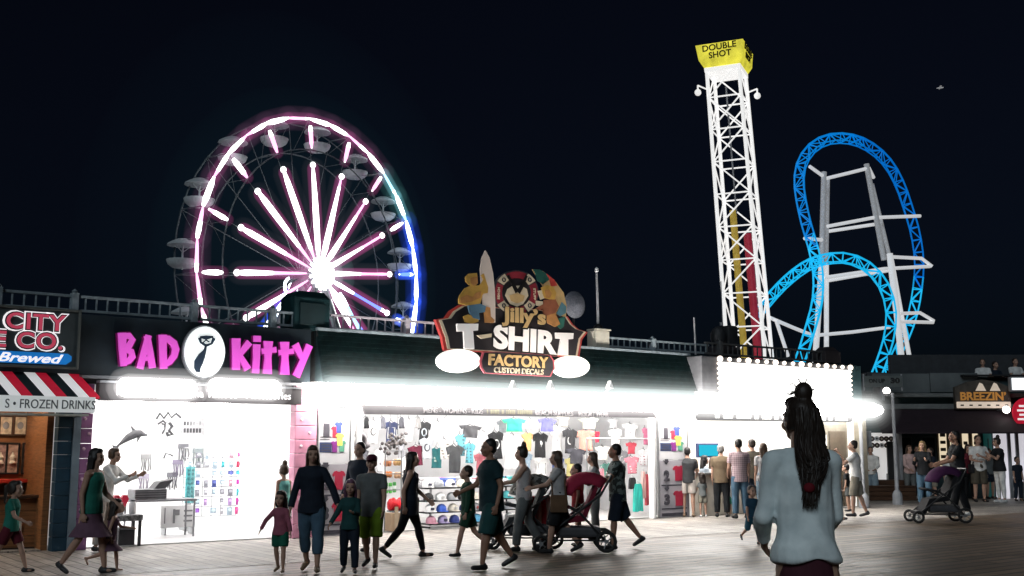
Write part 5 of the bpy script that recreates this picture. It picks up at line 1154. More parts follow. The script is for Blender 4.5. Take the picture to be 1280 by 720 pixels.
for i in range(NS):
    a = A0 + 2 * PI * i / NS; am = a + PI / NS
    mb = MB()
    for y in (0, GAP): mb.tube(wp(.6, a, GAP / 2 + (y - GAP / 2) * .8), wp(FR, a, y), .035, n=5)
    mb.tube(wp(FR, a, 0), wp(FR, a, GAP), .05, n=6).tube(wp(FR * .8, a, 0), wp(FR * .8, a, GAP), .03, n=5).tube(wp(FR * .8, am, GAP), wp(FR, a, GAP), .022, n=5).tube(wp(FR * .8, am, 0), wp(FR, a, 0), .022, n=5)
    mb.build('spoke', mFr, fw_)
    adeg = math.degrees(a) % 360
    right = (adeg < 12 or adeg > 325); cool = adeg < 35 or adeg > 325
    core, col, sl, sl2 = (mCoreB, mBl, sBl, sBl2) if right else ((mCore, mCy, sPk, sPk2) if cool else (mCore, mPk2, sPk, sPk2))
    inner = .09 if adeg < 180 else .12
    k = led(MB(), wp(FR * inner, a, -.12), wp(FR * .70, a, -.12), .23, 4)
    k.ball(wp(FR * .70, a, -.12), .25, .2, .25, 8, 6)
    q_ = k.build('spoke_light', [mCore, mPk2] if not (320 < adeg < 345) else [mCoreB, mBl], fw_, True)
    bloom(wp(FR * .12, a, -.12), wp(FR * .68, a, -.12), .5, hzP, q_); bloom(wp(FR * .12, a, -.12), wp(FR * .68, a, -.12), .95, hzP2, q_)
    k = led(MB(), wp(FR * .81, a, -.1), wp(FR * .955, a, -.1), .22, 2, .3); q_ = k.build('outer_spoke_light', [core, col], fw_, True)
    bloom(wp(FR * .81, a, -.1), wp(FR * .95, a, -.1), .5, sl, q_)
    a2 = a + 2 * PI / NS; ad2 = math.degrees(a + PI / NS) % 360
    rgt = ad2 < 40 or ad2 > 320; cl = 40 <= ad2 < 62
    core, col, sl, sl2 = (mCoreB, mBl, sBl, sBl2) if (ad2 < 22 or ad2 > 320) else ((mCoreB, mCy, sTe, sTe2) if rgt or cl else (mCore, mPk2, sPk, sPk2))
    k = MB(); am_ = (a + a2) / 2; led(k, wp(FR, a, -.1), wp(FR, am_, -.1), .21, 2, .45); led(k, wp(FR, am_, -.1), wp(FR, a2, -.1), .21, 2, .45); q_ = k.build('rim_light', [core, col], fw_, True)
    bloom(wp(FR, a, -.1), wp(FR, am_, -.1), .5, sl, q_); bloom(wp(FR, am_, -.1), wp(FR, a2, -.1), .5, sl, q_); bloom(wp(FR, a, -.1), wp(FR, am_, -.1), 1.0, sl2, q_); bloom(wp(FR, am_, -.1), wp(FR, a2, -.1), 1.0, sl2, q_)
# hub
hub = MB(); hub.path([(0, -.5, HZ), (0, GAP + .5, HZ)], .5, 16); hub.build('axle', mFr, fw_, True)
mb = MB()
for i in range(NS):
    a = A0 + 2 * PI * (i + .5) / NS; led(mb, wp(.35, a, -.55), wp(1.35, a, -.35), .2, 1, .2)
mb.ball((.25, -.7, HZ - .1), .8, .35, .95, 16, 10); q_ = mb.build('hub_light', [em('hub_white', (.95, 1, .98), 8, False), mPk2], fw_, True); MB().ball((.25, -.6, HZ - .1), 1.6, 1.2, 1.7).build('painted_bloom', bloom_mat('bloom_hub', (.6, .9, .85), .09), q_, True); MB().ball((.25, -.6, HZ - .1), 2.8, 1.8, 2.8).build('painted_bloom', bloom_mat('bloom_hub_wide', (.3, .55, .55), .03), q_, True)  # hub bloom painted as glowing volumes
# A frame legs, lit
for y, sx in ((-1.0, -1), (-1.0, 1), (GAP + 1.0, -1), (GAP + 1.0, 1)):
    MB().tube((0, y * .55 + GAP * .2, HZ), (sx * 6.6, y, 0), .28, .34, 10).build('support_leg', mFr, fw_)
for sx, y_, x0_, x1_, ca, cb, sl in ((-1, GAP + .9, .9, -3.2, mCoreB, mBl, sBl), (-1, GAP + .9, .1, -4.2, mCoreB, mCy, sBl), (1, -.75, .8, 5.2, mCore, mPk2, sPk), (1, -.75, 1.7, 6.0, mCoreB, mCy, sPk)):
    p_, q2 = (x0_, y_, HZ - 1.4), (x1_, y_, HZ - 6.2)
    k = MB(); led(k, p_, q2, .24, 5, .5); q_ = k.build('leg_light', [ca, cb], fw_, True); bloom(p_, q2, .6, sl, q_)
k = MB(); k.path([(.2 + .75 * math.cos(u * .45), GAP + .9, HZ - .8 + .75 * math.sin(u * .45)) for u in range(14)], .12, 6, closed=True).ball((.2, GAP + .8, HZ - .8), .35); k.build('ring_light', mCoreB, fw_, True)
MB().ball((0, GAP / 2, HZ), 15, 6, 15, 24, 14).build('painted_bloom', bloom_mat('bloom_wheel', (.12, .5, .62), .00045), fw_, True); MB().ball((0, GAP / 2, HZ), 21, 7, 21, 24, 14).build('painted_bloom', bloom_mat('bloom_wheel_wide', (.12, .4, .6), .00022), fw_, True)  # faint sky glow round the wheel painted as emission volumes
MB().bbox(-8, 8, -2.5, GAP + 2.5, .0, .5, .05).build('base', mFr, fw_)
# gondolas: canopy, tub, hanger
mTub = pm('gondola_shell', (.34, .38, .40), .45, .2, emis=(.55, .62, .68), es=.05); mUmb = pm('gondola_canopy', (.30, .34, .36), .5, .2, emis=(.55, .6, .65), es=.04)  # light on the gondolas put in as faint emission
gm = None
for i in range(NS):
    a = A0 + 2 * PI * (i + .5) / NS; p = wp(FR, a, GAP * .62)
    gnd_ = MB().tube((0, -.9, 0), (0, .9, 0), .05).build('gondola', mFr, fw_); gnd_.location = p
    if gm is None:
        gm = [MB().lathe([(1.1, -.40), (1.05, -.28), (.75, -.1), (.4, .06), (.05, .12)], n=16).build('canopy', mUmb, None, True),
              MB().lathe([(.35, -2.0), (.7, -1.96), (.98, -1.75), (1.08, -1.5), (1.1, -1.42), (1.0, -1.42), (.85, -1.7), (.3, -1.88)], n=16).build('seat_tub', mTub, None, True),
              MB().tube((0, 0, -2.1), (0, 0, 0), .07).tube((0, 0, -.9), (-.7, 0, -.35), .03).tube((0, 0, -.9), (.7, 0, -.35), .03).tube((0, 0, -1.2), (.4, 0, -1.6), .03).tube((0, 0, -1.2), (-.4, 0, -1.6), .03).build('hanger', mTub, None)]
        for g_ in gm: g_.parent = gnd_
    else:
        for g_ in gm: c = g_.copy(); C.objects.link(c); c.parent = gnd_

# ------------------------------------------------------------------ drop tower
TD = 95.0; tb = at(938, 452, TD); tp = at(907.5, 86, TD)
tw = thing('drop_tower', 'tall white lattice drop tower with a yellow sign box on top', 'ride', (tb.x, TD, 0))
TY = R(-24); hs = 1.42
def tpt(z, cx, cy):
    f = (z - tb.z) / (tp.z - tb.z); c = Vector((f * (tp.x - tb.x), 0, z)); k = 1.12 - .12 * f
    x = cx * hs * k; y = cy * hs * k
    return c + Vector((x * math.cos(TY) - y * math.sin(TY), x * math.sin(TY) + y * math.cos(TY), 0))
mTw = pm('tower_white_lit', (.78, .78, .78), .5, .08, emis=(1, .98, .95), es=.7)  # floodlighting put into the white paint as emission
cor = [(-1, -1), (1, -1), (1, 1), (-1, 1)]
Zt = tp.z; nb_ = 12; zs_ = [Zt * i / nb_ for i in range(nb_ + 1)]
for cx, cy in cor:
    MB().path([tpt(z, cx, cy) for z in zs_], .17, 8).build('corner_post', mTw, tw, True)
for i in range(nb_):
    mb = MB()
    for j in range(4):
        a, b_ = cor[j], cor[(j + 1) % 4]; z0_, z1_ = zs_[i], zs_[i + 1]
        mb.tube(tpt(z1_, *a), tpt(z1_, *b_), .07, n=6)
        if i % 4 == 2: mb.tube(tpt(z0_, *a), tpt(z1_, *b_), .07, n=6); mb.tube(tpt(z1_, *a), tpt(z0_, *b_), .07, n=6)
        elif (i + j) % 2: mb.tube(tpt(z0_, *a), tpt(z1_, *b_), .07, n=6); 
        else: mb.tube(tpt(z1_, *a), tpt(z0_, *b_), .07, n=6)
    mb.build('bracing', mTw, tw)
MB().path([tpt(z, -.25, -.2) for z in (0, Zt * .63)], .3, 8).build('hoist_tube', pm('tube_yellow', (.55, .38, .06), .45, .2, emis=(1, .7, .1), es=.12), tw, True)
MB().path([tpt(z, .42, .1) for z in (0, Zt * .57)], .36, 8).build('hoist_tube', pm('tube_red', (.35, .02, .05), .45, .2, emis=(1, .05, .1), es=.1), tw, True)
MB().path([tpt(z, -.05, -.2) for z in (Zt * .62, Zt * .95)], .08, 8).build('cable_guide', M_GREY, tw, True)
# top box: flared yellow sign
mYel = pm('sign_yellow', (.62, .56, .05), .5, .35, 1.1, emis=(.92, .86, .05), es=.8); _n = mYel.node_tree; _r = next(q for q in _n.nodes if q.type == 'VALTORGB'); _n.links.new(_r.outputs[0], _n.nodes['Principled BSDF'].inputs['Emission Color']); _n.nodes['Principled BSDF'].inputs['Emission Strength'].default_value = 1.1
def box8(z, k): return [tpt(z, cx * k, cy * k) for cx, cy in ((-1, -1), (-.7, -1.0), (.7, -1), (1, -1), (1, -.5), (1, .5), (1, 1), (-1, 1))]
za, zb_, zc = Zt - .2, Zt + .4, Zt + 1.75
mb = MB(); r0 = box8(za, 1.14); r1 = box8(zb_, 1.38); r2 = box8(zc, 1.5); mb.add(r0 + r1 + r2, [tuple(range(8)), tuple(range(16, 24))] + [(i + 8 * j, (i + 1) % 8 + 8 * j, (i + 1) % 8 + 8 + 8 * j, i + 8 + 8 * j) for i in range(8) for j in (0, 1)])
mb.mat(0).build('sign_box', mYel, tw)
mb = MB(); r0 = box8(Zt - .6, 1.12); r1 = box8(Zt - .22, 1.13); mb.add(r0 + r1, [tuple(range(8))[::-1], tuple(range(8, 16))] + [(i, (i + 1) % 8, (i + 1) % 8 + 8, i + 8) for i in range(8)]); mb.build('crown', mTw, tw)
mInk2 = pm('sign_olive_ink', (.05, .045, .0), .6, .1)
for face in (0, 1):
    # text plane follows the flared face
    lo = [tpt(zb_, -1.38, -1.38), tpt(zb_, 1.38, -1.38)] if face == 0 else [tpt(zb_, 1.38, -1.38), tpt(zb_, 1.38, 1.38)]
    hi = [tpt(zc, -1.5, -1.5), tpt(zc, 1.5, -1.5)] if face == 0 else [tpt(zc, 1.5, -1.5), tpt(zc, 1.5, 1.5)]
    for s_, t_, w_, h_ in (('DOUBLE', .74, 3.0, .56), ('SHOT', .25, 2.0, .56)):
        c_ = (lo[0] + lo[1]) / 2 * (1 - t_) + (hi[0] + hi[1]) / 2 * t_; d_ = (lo[1] - lo[0]).normalized(); u_ = ((hi[0] + hi[1]) - (lo[0] + lo[1])).normalized(); nn = d_.cross(u_).normalized()
        o = txt('lettering', s_, 1, mInk2, tw, (0, 0, 0), bold=.02, width=w_, height=h_, ext=.03)
        M = Matrix((d_, -nn, u_)).transposed().to_4x4(); M.translation = c_ + nn * .05; o.matrix_local = M
for sx in (-1, 1):
    p = tpt(Zt - 2.2, sx * 1.0, -1.0 if sx < 0 else .6); q = p + Vector((sx * .95, -.2, .35))
    MB().tube(p, q, .07).tube(q, q + Vector((0, 0, -.5)), .07).ball(q + Vector((0, 0, -.65)), .3, None, None, 10, 7).build('lamp_arm', mTw, tw, True)
tp_ = MB(); tp_.tube((-3, -3, 0), (-3.1, -3, .3), 2.2, 2.2, 16); MB().lathe([(4.5, 0), (4.5, .6), (4.0, .8), (0.1, .8)], n=24).build('base', M_GREY, tw)

# ------------------------------------------------------------------ roller coaster
CD = 100.0
rc = thing('roller_coaster', 'blue roller coaster with a tall loop and a lower hump on white columns', 'roller coaster', (35.0, CD, 0))
def cpt(px, py, dy=0.): p = at(px, py, CD + dy); return p - Vector((35.0, CD, 0))
def smooth(P, sub=5):
    P = [Vector(p) for p in P]; out = []
    for i in range(len(P) - 1):
        a, b_, c, d_ = P[max(i - 1, 0)], P[i], P[i + 1], P[min(i + 2, len(P) - 1)]
        for j in range(sub):
            t = j / sub; out.append(.5 * ((2 * b_) + (c - a) * t + (2 * a - 5 * b_ + 4 * c - d_) * t * t + (3 * b_ - a - 3 * c + d_) * t * t * t))
    out.append(P[-1]); return out
mRailB = pm('track_blue_lit', (.01, .16, .5), .4, .15, emis=(.0, .30, .9), es=.55); mRailC = pm('track_cyan_lit', (.01, .3, .55), .4, .15, emis=(.01, .55, .95), es=.75)  # uplighting on the track put into colour and emission, lower runs brighter
mRailD = pm('track_deep_blue_lit', (.008, .08, .4), .4, .15, emis=(.0, .25, .88), es=.5)  # same track, less uplight put in
def track(P, name, mats, split):
    """two rails inside, a spine outside, cross ties and lattice; P = list of (px, py, depth)"""
    L = smooth([cpt(*p) for p in P], 5); n = len(L)
    # resample evenly
    d = [0]
    for i in range(1, n): d.append(d[-1] + (L[i] - L[i - 1]).length)
    m = int(d[-1] / 1.2); Q = []
    for k in range(m + 1):
        t = d[-1] * k / m; i = max(1, next((q for q in range(1, n) if d[q] >= t), n - 1)); f = (t - d[i - 1]) / max(1e-6, d[i] - d[i - 1]); Q.append(L[i - 1].lerp(L[i], f))
    cen = sum(Q, Vector()) / len(Q); rows = []
    for k in range(m + 1):
        tg = (Q[min(k + 1, m)] - Q[max(k - 1, 0)]).normalized(); side = Vector((.35, 1, 0)) - tg * Vector((.35, 1, 0)).dot(tg); side.normalize(); nn = tg.cross(side).normalized()
        if nn.dot(cen - Q[k]) < 0: nn = -nn
        rows.append((Q[k] + nn * .40 + side * .42, Q[k] + nn * .40 - side * .42, Q[k] - nn * .42 + side * .1, Q[k] - nn * .42 - side * .1))
    for a, b_, mt in split:
        i0, i1 = int(a * m), min(m, int(b_ * m) + 1); R_ = rows[i0:i1 + 1]
        if len(R_) < 3: continue
        ra = MB()
        ra.path([r[0] for r in R_], .065, 6).path([r[1] for r in R_], .065, 6); ra.build('running_rails', mats[mt], rc, True)
        MB().path([r[2] for r in R_], .075, 6).path([r[3] for r in R_], .075, 6).build('spine', mats[mt], rc, True)
        ti = MB()
        for k in range(len(R_) - 1):
            r, q = R_[k], R_[k + 1]
            ti.tube(r[0], r[2], .05, n=5); ti.tube(r[1], r[3], .05, n=5); ti.tube(r[0], r[1], .05, n=5)
            if k % 2: ti.tube(r[2], q[0], .05, n=5); ti.tube(r[3], q[1], .05, n=5)
            else: ti.tube(r[0], q[2], .05, n=5); ti.tube(r[1], q[3], .05, n=5)
        ti.build('lattice', mats[mt], rc)
big = [(985, 485, -6), (1003, 443, -6), (1013, 410, -6), (1020, 385, -5.5), (1023, 362, -5), (1022, 335, -4.5), (1016, 307, -4), (1008, 280, -3.5), (1002, 253, -3), (999, 232, -2.5), (1000, 212, -2), (1006, 196, -1.5), (1018, 182, -1), (1034, 174, -.5), (1052, 172, 0), (1070, 175, .8), (1087, 183, 1.6), (1103, 196, 2.4), (1116, 213, 3.2), (1127, 236, 4), (1135, 260, 4.6), (1142, 283, 5.2), (1147, 308, 5.6), (1149, 332, 6), (1147, 358, 6), (1143, 383, 6), (1136, 408, 6), (1124, 436, 6), (1112, 460, 6), (1098, 490, 6)]
small = [(947, 392, 2), (960, 376, 1), (973, 361, 0), (990, 345, -2), (1010, 331, -4), (1030, 324, -6), (1053, 322, -7.6), (1073, 327, -7.2), (1090, 338, -6.8), (1103, 354, -6.4), (1111, 374, -6), (1114, 395, -5.6), (1112, 417, -5.2), (1106, 440, -5), (1098, 462, -5), (1086, 490, -5)]
MT = [mRailC, mRailB, mRailD]
track(big, 'big', MT, [(0, .24, 0), (.24, .5, 1), (.5, .8, 2), (.8, 1, 0)]); track(small, 'small', MT, [(0, 1, 0)])
mCol = pm('coaster_column', (.5, .51, .53), .5, .35, emis=(1, 1, 1), es=.13); mColW = pm('coaster_column_lit', (.7, .7, .72), .5, .1, emis=(1, 1, 1), es=.45)  # floodlight put in as emission, lower columns brighter than upper ones
def col_(P, r, m, name='column'): MB().path([cpt(*p) for p in P], r * .74, 10).build(name, m, rc, True)
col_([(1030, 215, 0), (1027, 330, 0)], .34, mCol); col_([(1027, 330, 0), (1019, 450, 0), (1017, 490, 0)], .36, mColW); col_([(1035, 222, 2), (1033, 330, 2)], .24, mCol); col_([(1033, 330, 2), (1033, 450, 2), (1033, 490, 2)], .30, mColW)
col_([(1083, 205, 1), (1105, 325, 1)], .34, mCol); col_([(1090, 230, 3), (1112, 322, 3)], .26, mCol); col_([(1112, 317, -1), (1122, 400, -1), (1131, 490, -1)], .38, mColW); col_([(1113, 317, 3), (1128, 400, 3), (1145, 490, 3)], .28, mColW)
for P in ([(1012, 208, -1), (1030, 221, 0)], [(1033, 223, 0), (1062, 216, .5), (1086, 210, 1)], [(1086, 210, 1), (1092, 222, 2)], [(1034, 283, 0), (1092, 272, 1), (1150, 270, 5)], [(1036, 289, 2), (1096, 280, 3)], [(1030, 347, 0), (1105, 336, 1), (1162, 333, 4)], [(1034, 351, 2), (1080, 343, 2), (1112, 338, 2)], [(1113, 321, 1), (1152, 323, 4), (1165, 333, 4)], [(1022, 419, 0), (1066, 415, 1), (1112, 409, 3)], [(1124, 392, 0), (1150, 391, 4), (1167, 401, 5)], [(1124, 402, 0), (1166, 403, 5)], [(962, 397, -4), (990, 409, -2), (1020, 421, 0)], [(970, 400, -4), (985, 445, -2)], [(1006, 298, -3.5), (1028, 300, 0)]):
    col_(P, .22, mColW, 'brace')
MB().bbox(-14, 10, -12, 12, 0, .4, .05).build('footing', M_GREY, rc)

# gull high up at the right
g0 = at(1175, 110, 110)
gl = thing('seagull', 'pale gull gliding high in the dark sky at the upper right', 'bird', g0, R(75))
mG = pm('gull_white', (.65, .65, .66), .7, .1, emis=(1, 1, 1), es=.16)  # light from below put in as emission
m = MB(); m.path([(0, -.28, 0), (0, -.2, .01), (0, 0, .02), (0, .18, .01), (0, .34, -.01)], [.03, .07, .1, .06, .03], 8).ball((0, -.28, .03), .06, .08, .06, 8, 6); m.build('body', mG, gl, True)
for s in (-1, 1): MB().add([(0, -.1, .05), (s * .35, -.16, .12), (s * .75, .02, .06), (s * .4, .06, .1), (0, .12, .05), (0, -.1, .02), (s * .35, -.16, .1), (s * .75, .02, .05), (s * .4, .06, .08), (0, .12, .02)], [(0, 1, 2, 3, 4), (9, 8, 7, 6, 5), (0, 5, 6, 1), (1, 6, 7, 2), (2, 7, 8, 3), (3, 8, 9, 4)]).build('wing', mG, gl)

# ------------------------------------------------------------------ building across the walk (right)
BY_ = 34.6
def bp(px, py, dy=0): p = at(px, py, BY_ + dy); return p.x, p.z
x0, _ = bp(1082, 500); x1 = 19.5
br = thing('cafe_building', 'dark teal cafe building across the walk with a long dark awning', 'building', (0, BY_, 0))
zA = bp(1100, 512)[1]; zE = bp(1100, 496)[1]; zT = bp(1150, 480)[1]
mBT = pm('cafe_teal', (.02, .05, .055), .6, .3, 2); mGB = pm('cafe_grey_board', (.13, .14, .14), .6, .3, 3)
MB().box(x0, x1, .0, .2, 0.01, 2.0).build('wall', pm('cafe_wall_dark', (.012, .035, .04), .6, .3), br)
MB().box(x0, x1, -.02, .2, 2.004, 3.75).build('upper_wall', mBT, br)
MB().box(x0, x1, .21, 9, 0.01, 3.7).build('body', mBT, br)
for z, h in ((zE - .03, .12), (zA, .16)): MB().bbox(x0, x1 - 1, -.5, -.02, z, z + h, .02).build('eave_board', mGB, br)
aw2 = MB().add([(x0, -.45, zA - .01), (x1, -.45, zA - .01), (x1, -1.7, zA - .72), (x0 - .1, -1.7, zA - .72), (x0, -.45, zA - .05), (x1, -.45, zA - .05), (x1, -1.7, zA - .76), (x0 - .1, -1.7, zA - .76)], [(0, 1, 2, 3), (7, 6, 5, 4), (3, 2, 6, 7), (0, 3, 7, 4), (1, 5, 6, 2)])
aw2.build('awning', pm('awning_maroon', (.022, .012, .018), .8, .3), br)
# grey parapet boards and the big sloping roof behind
pb = MB(); xs = [x0 + .2, x0 + 2.0, x0 + 3.5, x0 + 5.2]
for i in range(2): pb.bbox(xs[i] + .02, xs[i + 1], -.08, -.03, zT - .28 + .02 * i, zT + .32 + .02 * i, .01)
pb.build('parapet_boards', pm('parapet_grey', (.10, .115, .12), .6, .3, 2), br)
rp_ = [bp(1084, 465, 2), bp(1140, 467, 2), bp(1210, 455, 2), bp(1290, 442, 2), bp(1290, 480, 2), bp(1084, 472, 2)]
MB().prism(rp_, 2, 9).build('roof', pm('cafe_roof', (.045, .05, .055), .7, .3, 2), br)
# doors, windows with warm light
mWin = em('warm_window', (1, .83, .58), .75)
for px0, px1, py0, py1 in ((1172, 1184, 538, 590), (1186, 1196, 540, 600), (1201, 1212, 538, 600), (1214, 1224, 540, 600)):
    a, zt = bp(px0, py0); b_, zb2 = bp(px1, py1); f_ = MB().bbox(a - .05, b_ + .05, -.06, -.005, zb2, zt + .06, .01).build('window', pm('window_frame', (.25, .2, .13), .5), br); MB().box(a, b_, -.075, -.061, zb2 + .04, zt).build('pane', mWin, f_)
    mb = MB()
    for k in range(5): mb.box(a + .03, b_ - .03, -.083, -.077, zb2 + .2 + .22 * k, zb2 + .3 + .22 * k)
    mb.build('shelf_goods', pm('window_goods', (.12, .09, .06), .6, .8, 8), f_)
a, zt = bp(1228, 538); b_, zb2 = bp(1243, 620); d_ = MB().bbox(a, b_, -.05, -.001, .02, zt, .01).build('door', pm('door_teal', (.02, .12, .11), .5, .2, emis=(.0, .5, .45), es=.03), br); MB().bbox(a + .12, b_ - .1, -.06, -.051, 1.2, zt - .25, .004).build('door_pane', pm('door_glass', (.05, .06, .06), .15), d_)
for px0 in (1120, 1150): a, zt = bp(px0, 545); b_, zb2 = bp(px0 + 22, 590); f_ = MB().bbox(a, b_, -.04, -.001, zb2, zt, .01).build('window', pm('dark_window_frame', (.05, .07, .075), .5), br); MB().box(a + .06, b_ - .06, -.05, -.041, zb2 + .06, zt - .06).build('pane', pm('dark_glass', (.01, .014, .018), .1), f_)
# bright plate shop at the left end
a, zt = bp(1084, 541, -.5); b_, zb2 = bp(1121, 618, -.5)
ps = thing('gift_stall', 'bright white gift stall with rows of round plates left of the cafe', 'stall', (0, BY_ - .5, 0))
MB().box(a, b_, -.02, .4, .3, zt).build('back_wall', pm('stall_white_lit', (.7, .68, .66), .5, .1, emis=(1, .96, .93), es=.45), ps)  # stall lighting put into the wall as emission
MB().bbox(a - .1, b_ + .1, -.5, -.02, .25, .6, .02).build('counter', M_WOODDK, ps); MB().bbox(a - .08, a, -.4, .42, .02, zt + .05, .01).bbox(b_, b_ + .1, -.4, .42, .02, zt + .05, .01).build('post', M_GREY, ps)
MB().bbox(a + 1.0 * .55, a + .55 + .28, -.12, -.03, .6, 1.75, .01).build('cabinet', M_BLACK, ps)
mPl = pm('plate_dark', (.05, .02, .02), .4, .3); k = 0
for r_ in range(2):
    for c_ in range(6):
        p_ = thing('wall_plate', f'{"white" if (r_ * 3 + c_) % 4 == 1 else "dark"} round plate, {ordn[c_]} from the left in the {["upper", "lower"][r_]} row of the gift stall', 'plate', (a + .12 + c_ * .145, BY_ - .54, zt - .18 - .2 * r_), 0, 'round plates in the gift stall')
        wh_ = (r_ * 3 + c_) % 4 == 1; mb = MB(); mb.lathe([(.005, .02), (.05, .02), (.075, .035), (.08, .025), (.05, 0)], n=14); mb.v = [(x, -z, y) for x, y, z in mb.v]; mb.build('plate', M_WHITE if wh_ else mPl, p_, True); mb = MB(); mb.lathe([(.005, .0), (.028, .0), (.028, .024), (.005, .024)], n=10); mb.v = [(x, -z - .002, y) for x, y, z in mb.v]; mb.build('centre', mPl if wh_ else M_CREAM, p_)
for i, (px, py, w_, h_, lab) in enumerate(((1093, 575, .28, .2, 'small dark framed card in the gift stall'), (1113, 596, .25, .2, 'pale card low on the right of the gift stall'))):
    xx, zz = bp(px, py, -.55); t = thing('gift_card', lab, 'card', (xx, BY_ - .56, zz)); MB().bbox(-w_ / 2, w_ / 2, -.02, 0, -h_ / 2, h_ / 2, .005).build('frame', M_GREY if i else M_BLACK, t); MB().box(-w_ / 2 + .03, w_ / 2 - .03, -.026, -.0205, -h_ / 2 + .03, h_ / 2 - .03).build('sheet', M_CREAM, t)
t = thing('planter', 'low brown board planter below the gift stall', 'planter', ((a + b_) / 2 - .1, BY_ - 1.3, .02)); mb = MB()
for k in range(3): mb.bbox(-.75, .75, -.2, .2, .13 * k, .12 + .13 * k, .01)
mb.build('boards', M_WOODDK, t); MB().bbox(-.78, .78, -.23, .23, .39, .43, .01).build('rim', M_WOODDK, t)
# Breezin sign
xa, zt = bp(1193, 476, -.7); xb, zb2 = bp(1264, 511, -.7)
t = thing('cafe_sign', 'round topped dark sign with lit orange letters over the cafe awning', 'sign', ((xa + xb) / 2, BY_ - .7, (zt + zb2) / 2)); hw_, hh_ = (xb - xa) / 2, (zt - zb2) / 2
mBr = pm('breezin_board', (.07, .06, .05), .6, .5, 5)
MB().prism([(-hw_, -hh_), (hw_, -hh_), (hw_, hh_ * .55), (hw_ * .5, hh_ * .95), (0, hh_ * 1.1), (-hw_ * .5, hh_ * .95), (-hw_, hh_ * .55)], 0, .15).build('board', mBr, t)
MB().bbox(-hw_ * .98, hw_ * .98, -.05, -.002, -hh_ * .95, -hh_ * .5, .03).build('light_trough', pm('trough_white', (.6, .5, .42), .5, .1, emis=(1, .82, .66), es=.4), t)
mb = MB()
for i in range(6): mb.bbox(-hw_ * .85 + hw_ * .32 * i, -hw_ * .85 + hw_ * .32 * i + .1, -.062, -.051, -hh_ * .8, -hh_ * .7, .003)
mb.build('trough_slots', M_BLACK, t)
txt('letters', 'BREEZIN’', .4, pm('orange_letter', (.5, .22, .05), .5, .2, emis=(1, .45, .1), es=.16), t, (0, -.03, -hh_ * .1), bold=.03, width=hw_ * 1.66, height=hh_ * .6)
for sx in (-.1, .42): MB().prism([(hw_ * (sx - .16), hh_ * .28), (hw_ * (sx + .22), hh_ * .28), (hw_ * (sx + .1), hh_ * .78), (hw_ * sx, hh_ * .86)], -.03, -.002).build('sail', pm('sail_cream', (.7, .6, .5), .5, .1, emis=(1, .82, .65), es=.32), t)
# ON UP 30 banner
xa, zt = bp(1080, 470, -.9); xb, zb2 = bp(1128, 484, -.9)
t = thing('banner_sign', 'grey banner with black capitals and a 30 above the lamp post', 'sign', ((xa + xb) / 2, BY_ - .9, (zt + zb2) / 2)); hw_, hh_ = (xb - xa) / 2, (zt - zb2) / 2
MB().bbox(-hw_, hw_, -.02, .02, -hh_, hh_, .008).build('cloth', pm('banner_grey', (.10, .115, .115), .7, .25, 4), t)
txt('lettering', 'ON UP', .3, M_BLACK, t, (-hw_ * .35, -.026, .02), bold=.02, width=hw_ * .85, height=hh_ * .75); txt('lettering', '30', .3, M_BLACK, t, (hw_ * .62, -.028, .03), bold=.05, width=hw_ * .5, height=hh_ * 1.0)
for x in (-hw_, hw_): MB().tube((x, .05, -hh_ - .1), (x, .05, hh_ + .06), .03).build('pole', M_GREY, t)
MB().bbox(-.05, .05, .06, .9, -hh_ - .4, -hh_ + .1, .01).build('bracket', M_GREY, t)
# lamp posts
for i, (px, pyb, pyt, lab, D) in enumerate(((1118, 626, 489, 'grey lamp post with a round white globe in front of the gift stall', 31.0), (1080, 632, 513, 'thin post with a white globe at the corner of the food stand', 29.2))):
    b_ = at(px if i else 1122, pyb, D); tp2 = at(px if i else 1113, pyt, D)
    t = thing('lamp_post', lab, 'lamp post', (b_.x, D, 0)); h_ = tp2.z; dx = (tp2.x - b_.x) if i else .0
    MB().tube((0, 0, 0), (0, 0, h_ - .05), .06, .045).lathe([(.14, 0), (.13, .3), (.07, .4)], n=12).build('pole', M_GREY, t, True)
    gx = 0 if i else -.16
    if not i: MB().tube((0, 0, h_ - .1), (gx, 0, h_ - .1), .025).build('arm', M_GREY, t)
    MB().lathe([(.05, h_ - .13), (.1, h_ - .08), (.1, h_ - .06)], (gx, 0, 0), 12).build('collar', M_GREY, t); MB().ball((gx, 0, h_ + .01), .1).build('globe', em('globe_white', (1, .95, .88), 7), t, True)
# far right: lit box and red round sign, white shop, balcony people stand on roof deck
xa, zt = bp(1262, 471, -1); xb, zb2 = bp(1300, 489, -1)
t = thing('light_box', 'white glowing light box at the right edge above the red sign', 'light box', ((xa + xb) / 2, BY_ - 1, (zt + zb2) / 2)); MB().bbox(-(xb - xa) / 2, (xb - xa) / 2, -.03, .15, -(zt - zb2) / 2, (zt - zb2) / 2, .02).build('case', M_GREY, t); MB().bbox(-(xb - xa) / 2 + .04, (xb - xa) / 2 - .04, -.05, -.031, -(zt - zb2) / 2 + .04, (zt - zb2) / 2 - .04, .01).build('face', em('lightbox_white', (.95, 1, 1), 1.6), t)
xx, zz = bp(1283, 516, -1.2); t = thing('round_sign', 'red illuminated round sign with white lines at the right edge', 'sign', (xx, BY_ - 1.2, zz))
mb = MB(); mb.lathe([(.01, .05), (.42, .05), (.45, .02), (.42, 0)], n=24); mb.v = [(x, -z, y) for x, y, z in mb.v]; mb.build('disc', pm('disc_red', (.4, .01, .03), .4, .1, emis=(1, .02, .06), es=.28), t); mb = MB()
for i in range(4): mb.bbox(-.3 + .06 * (i % 2), .3 - .05 * (i % 2), -.066, -.052, -.22 + .13 * i, -.16 + .13 * i, .004)
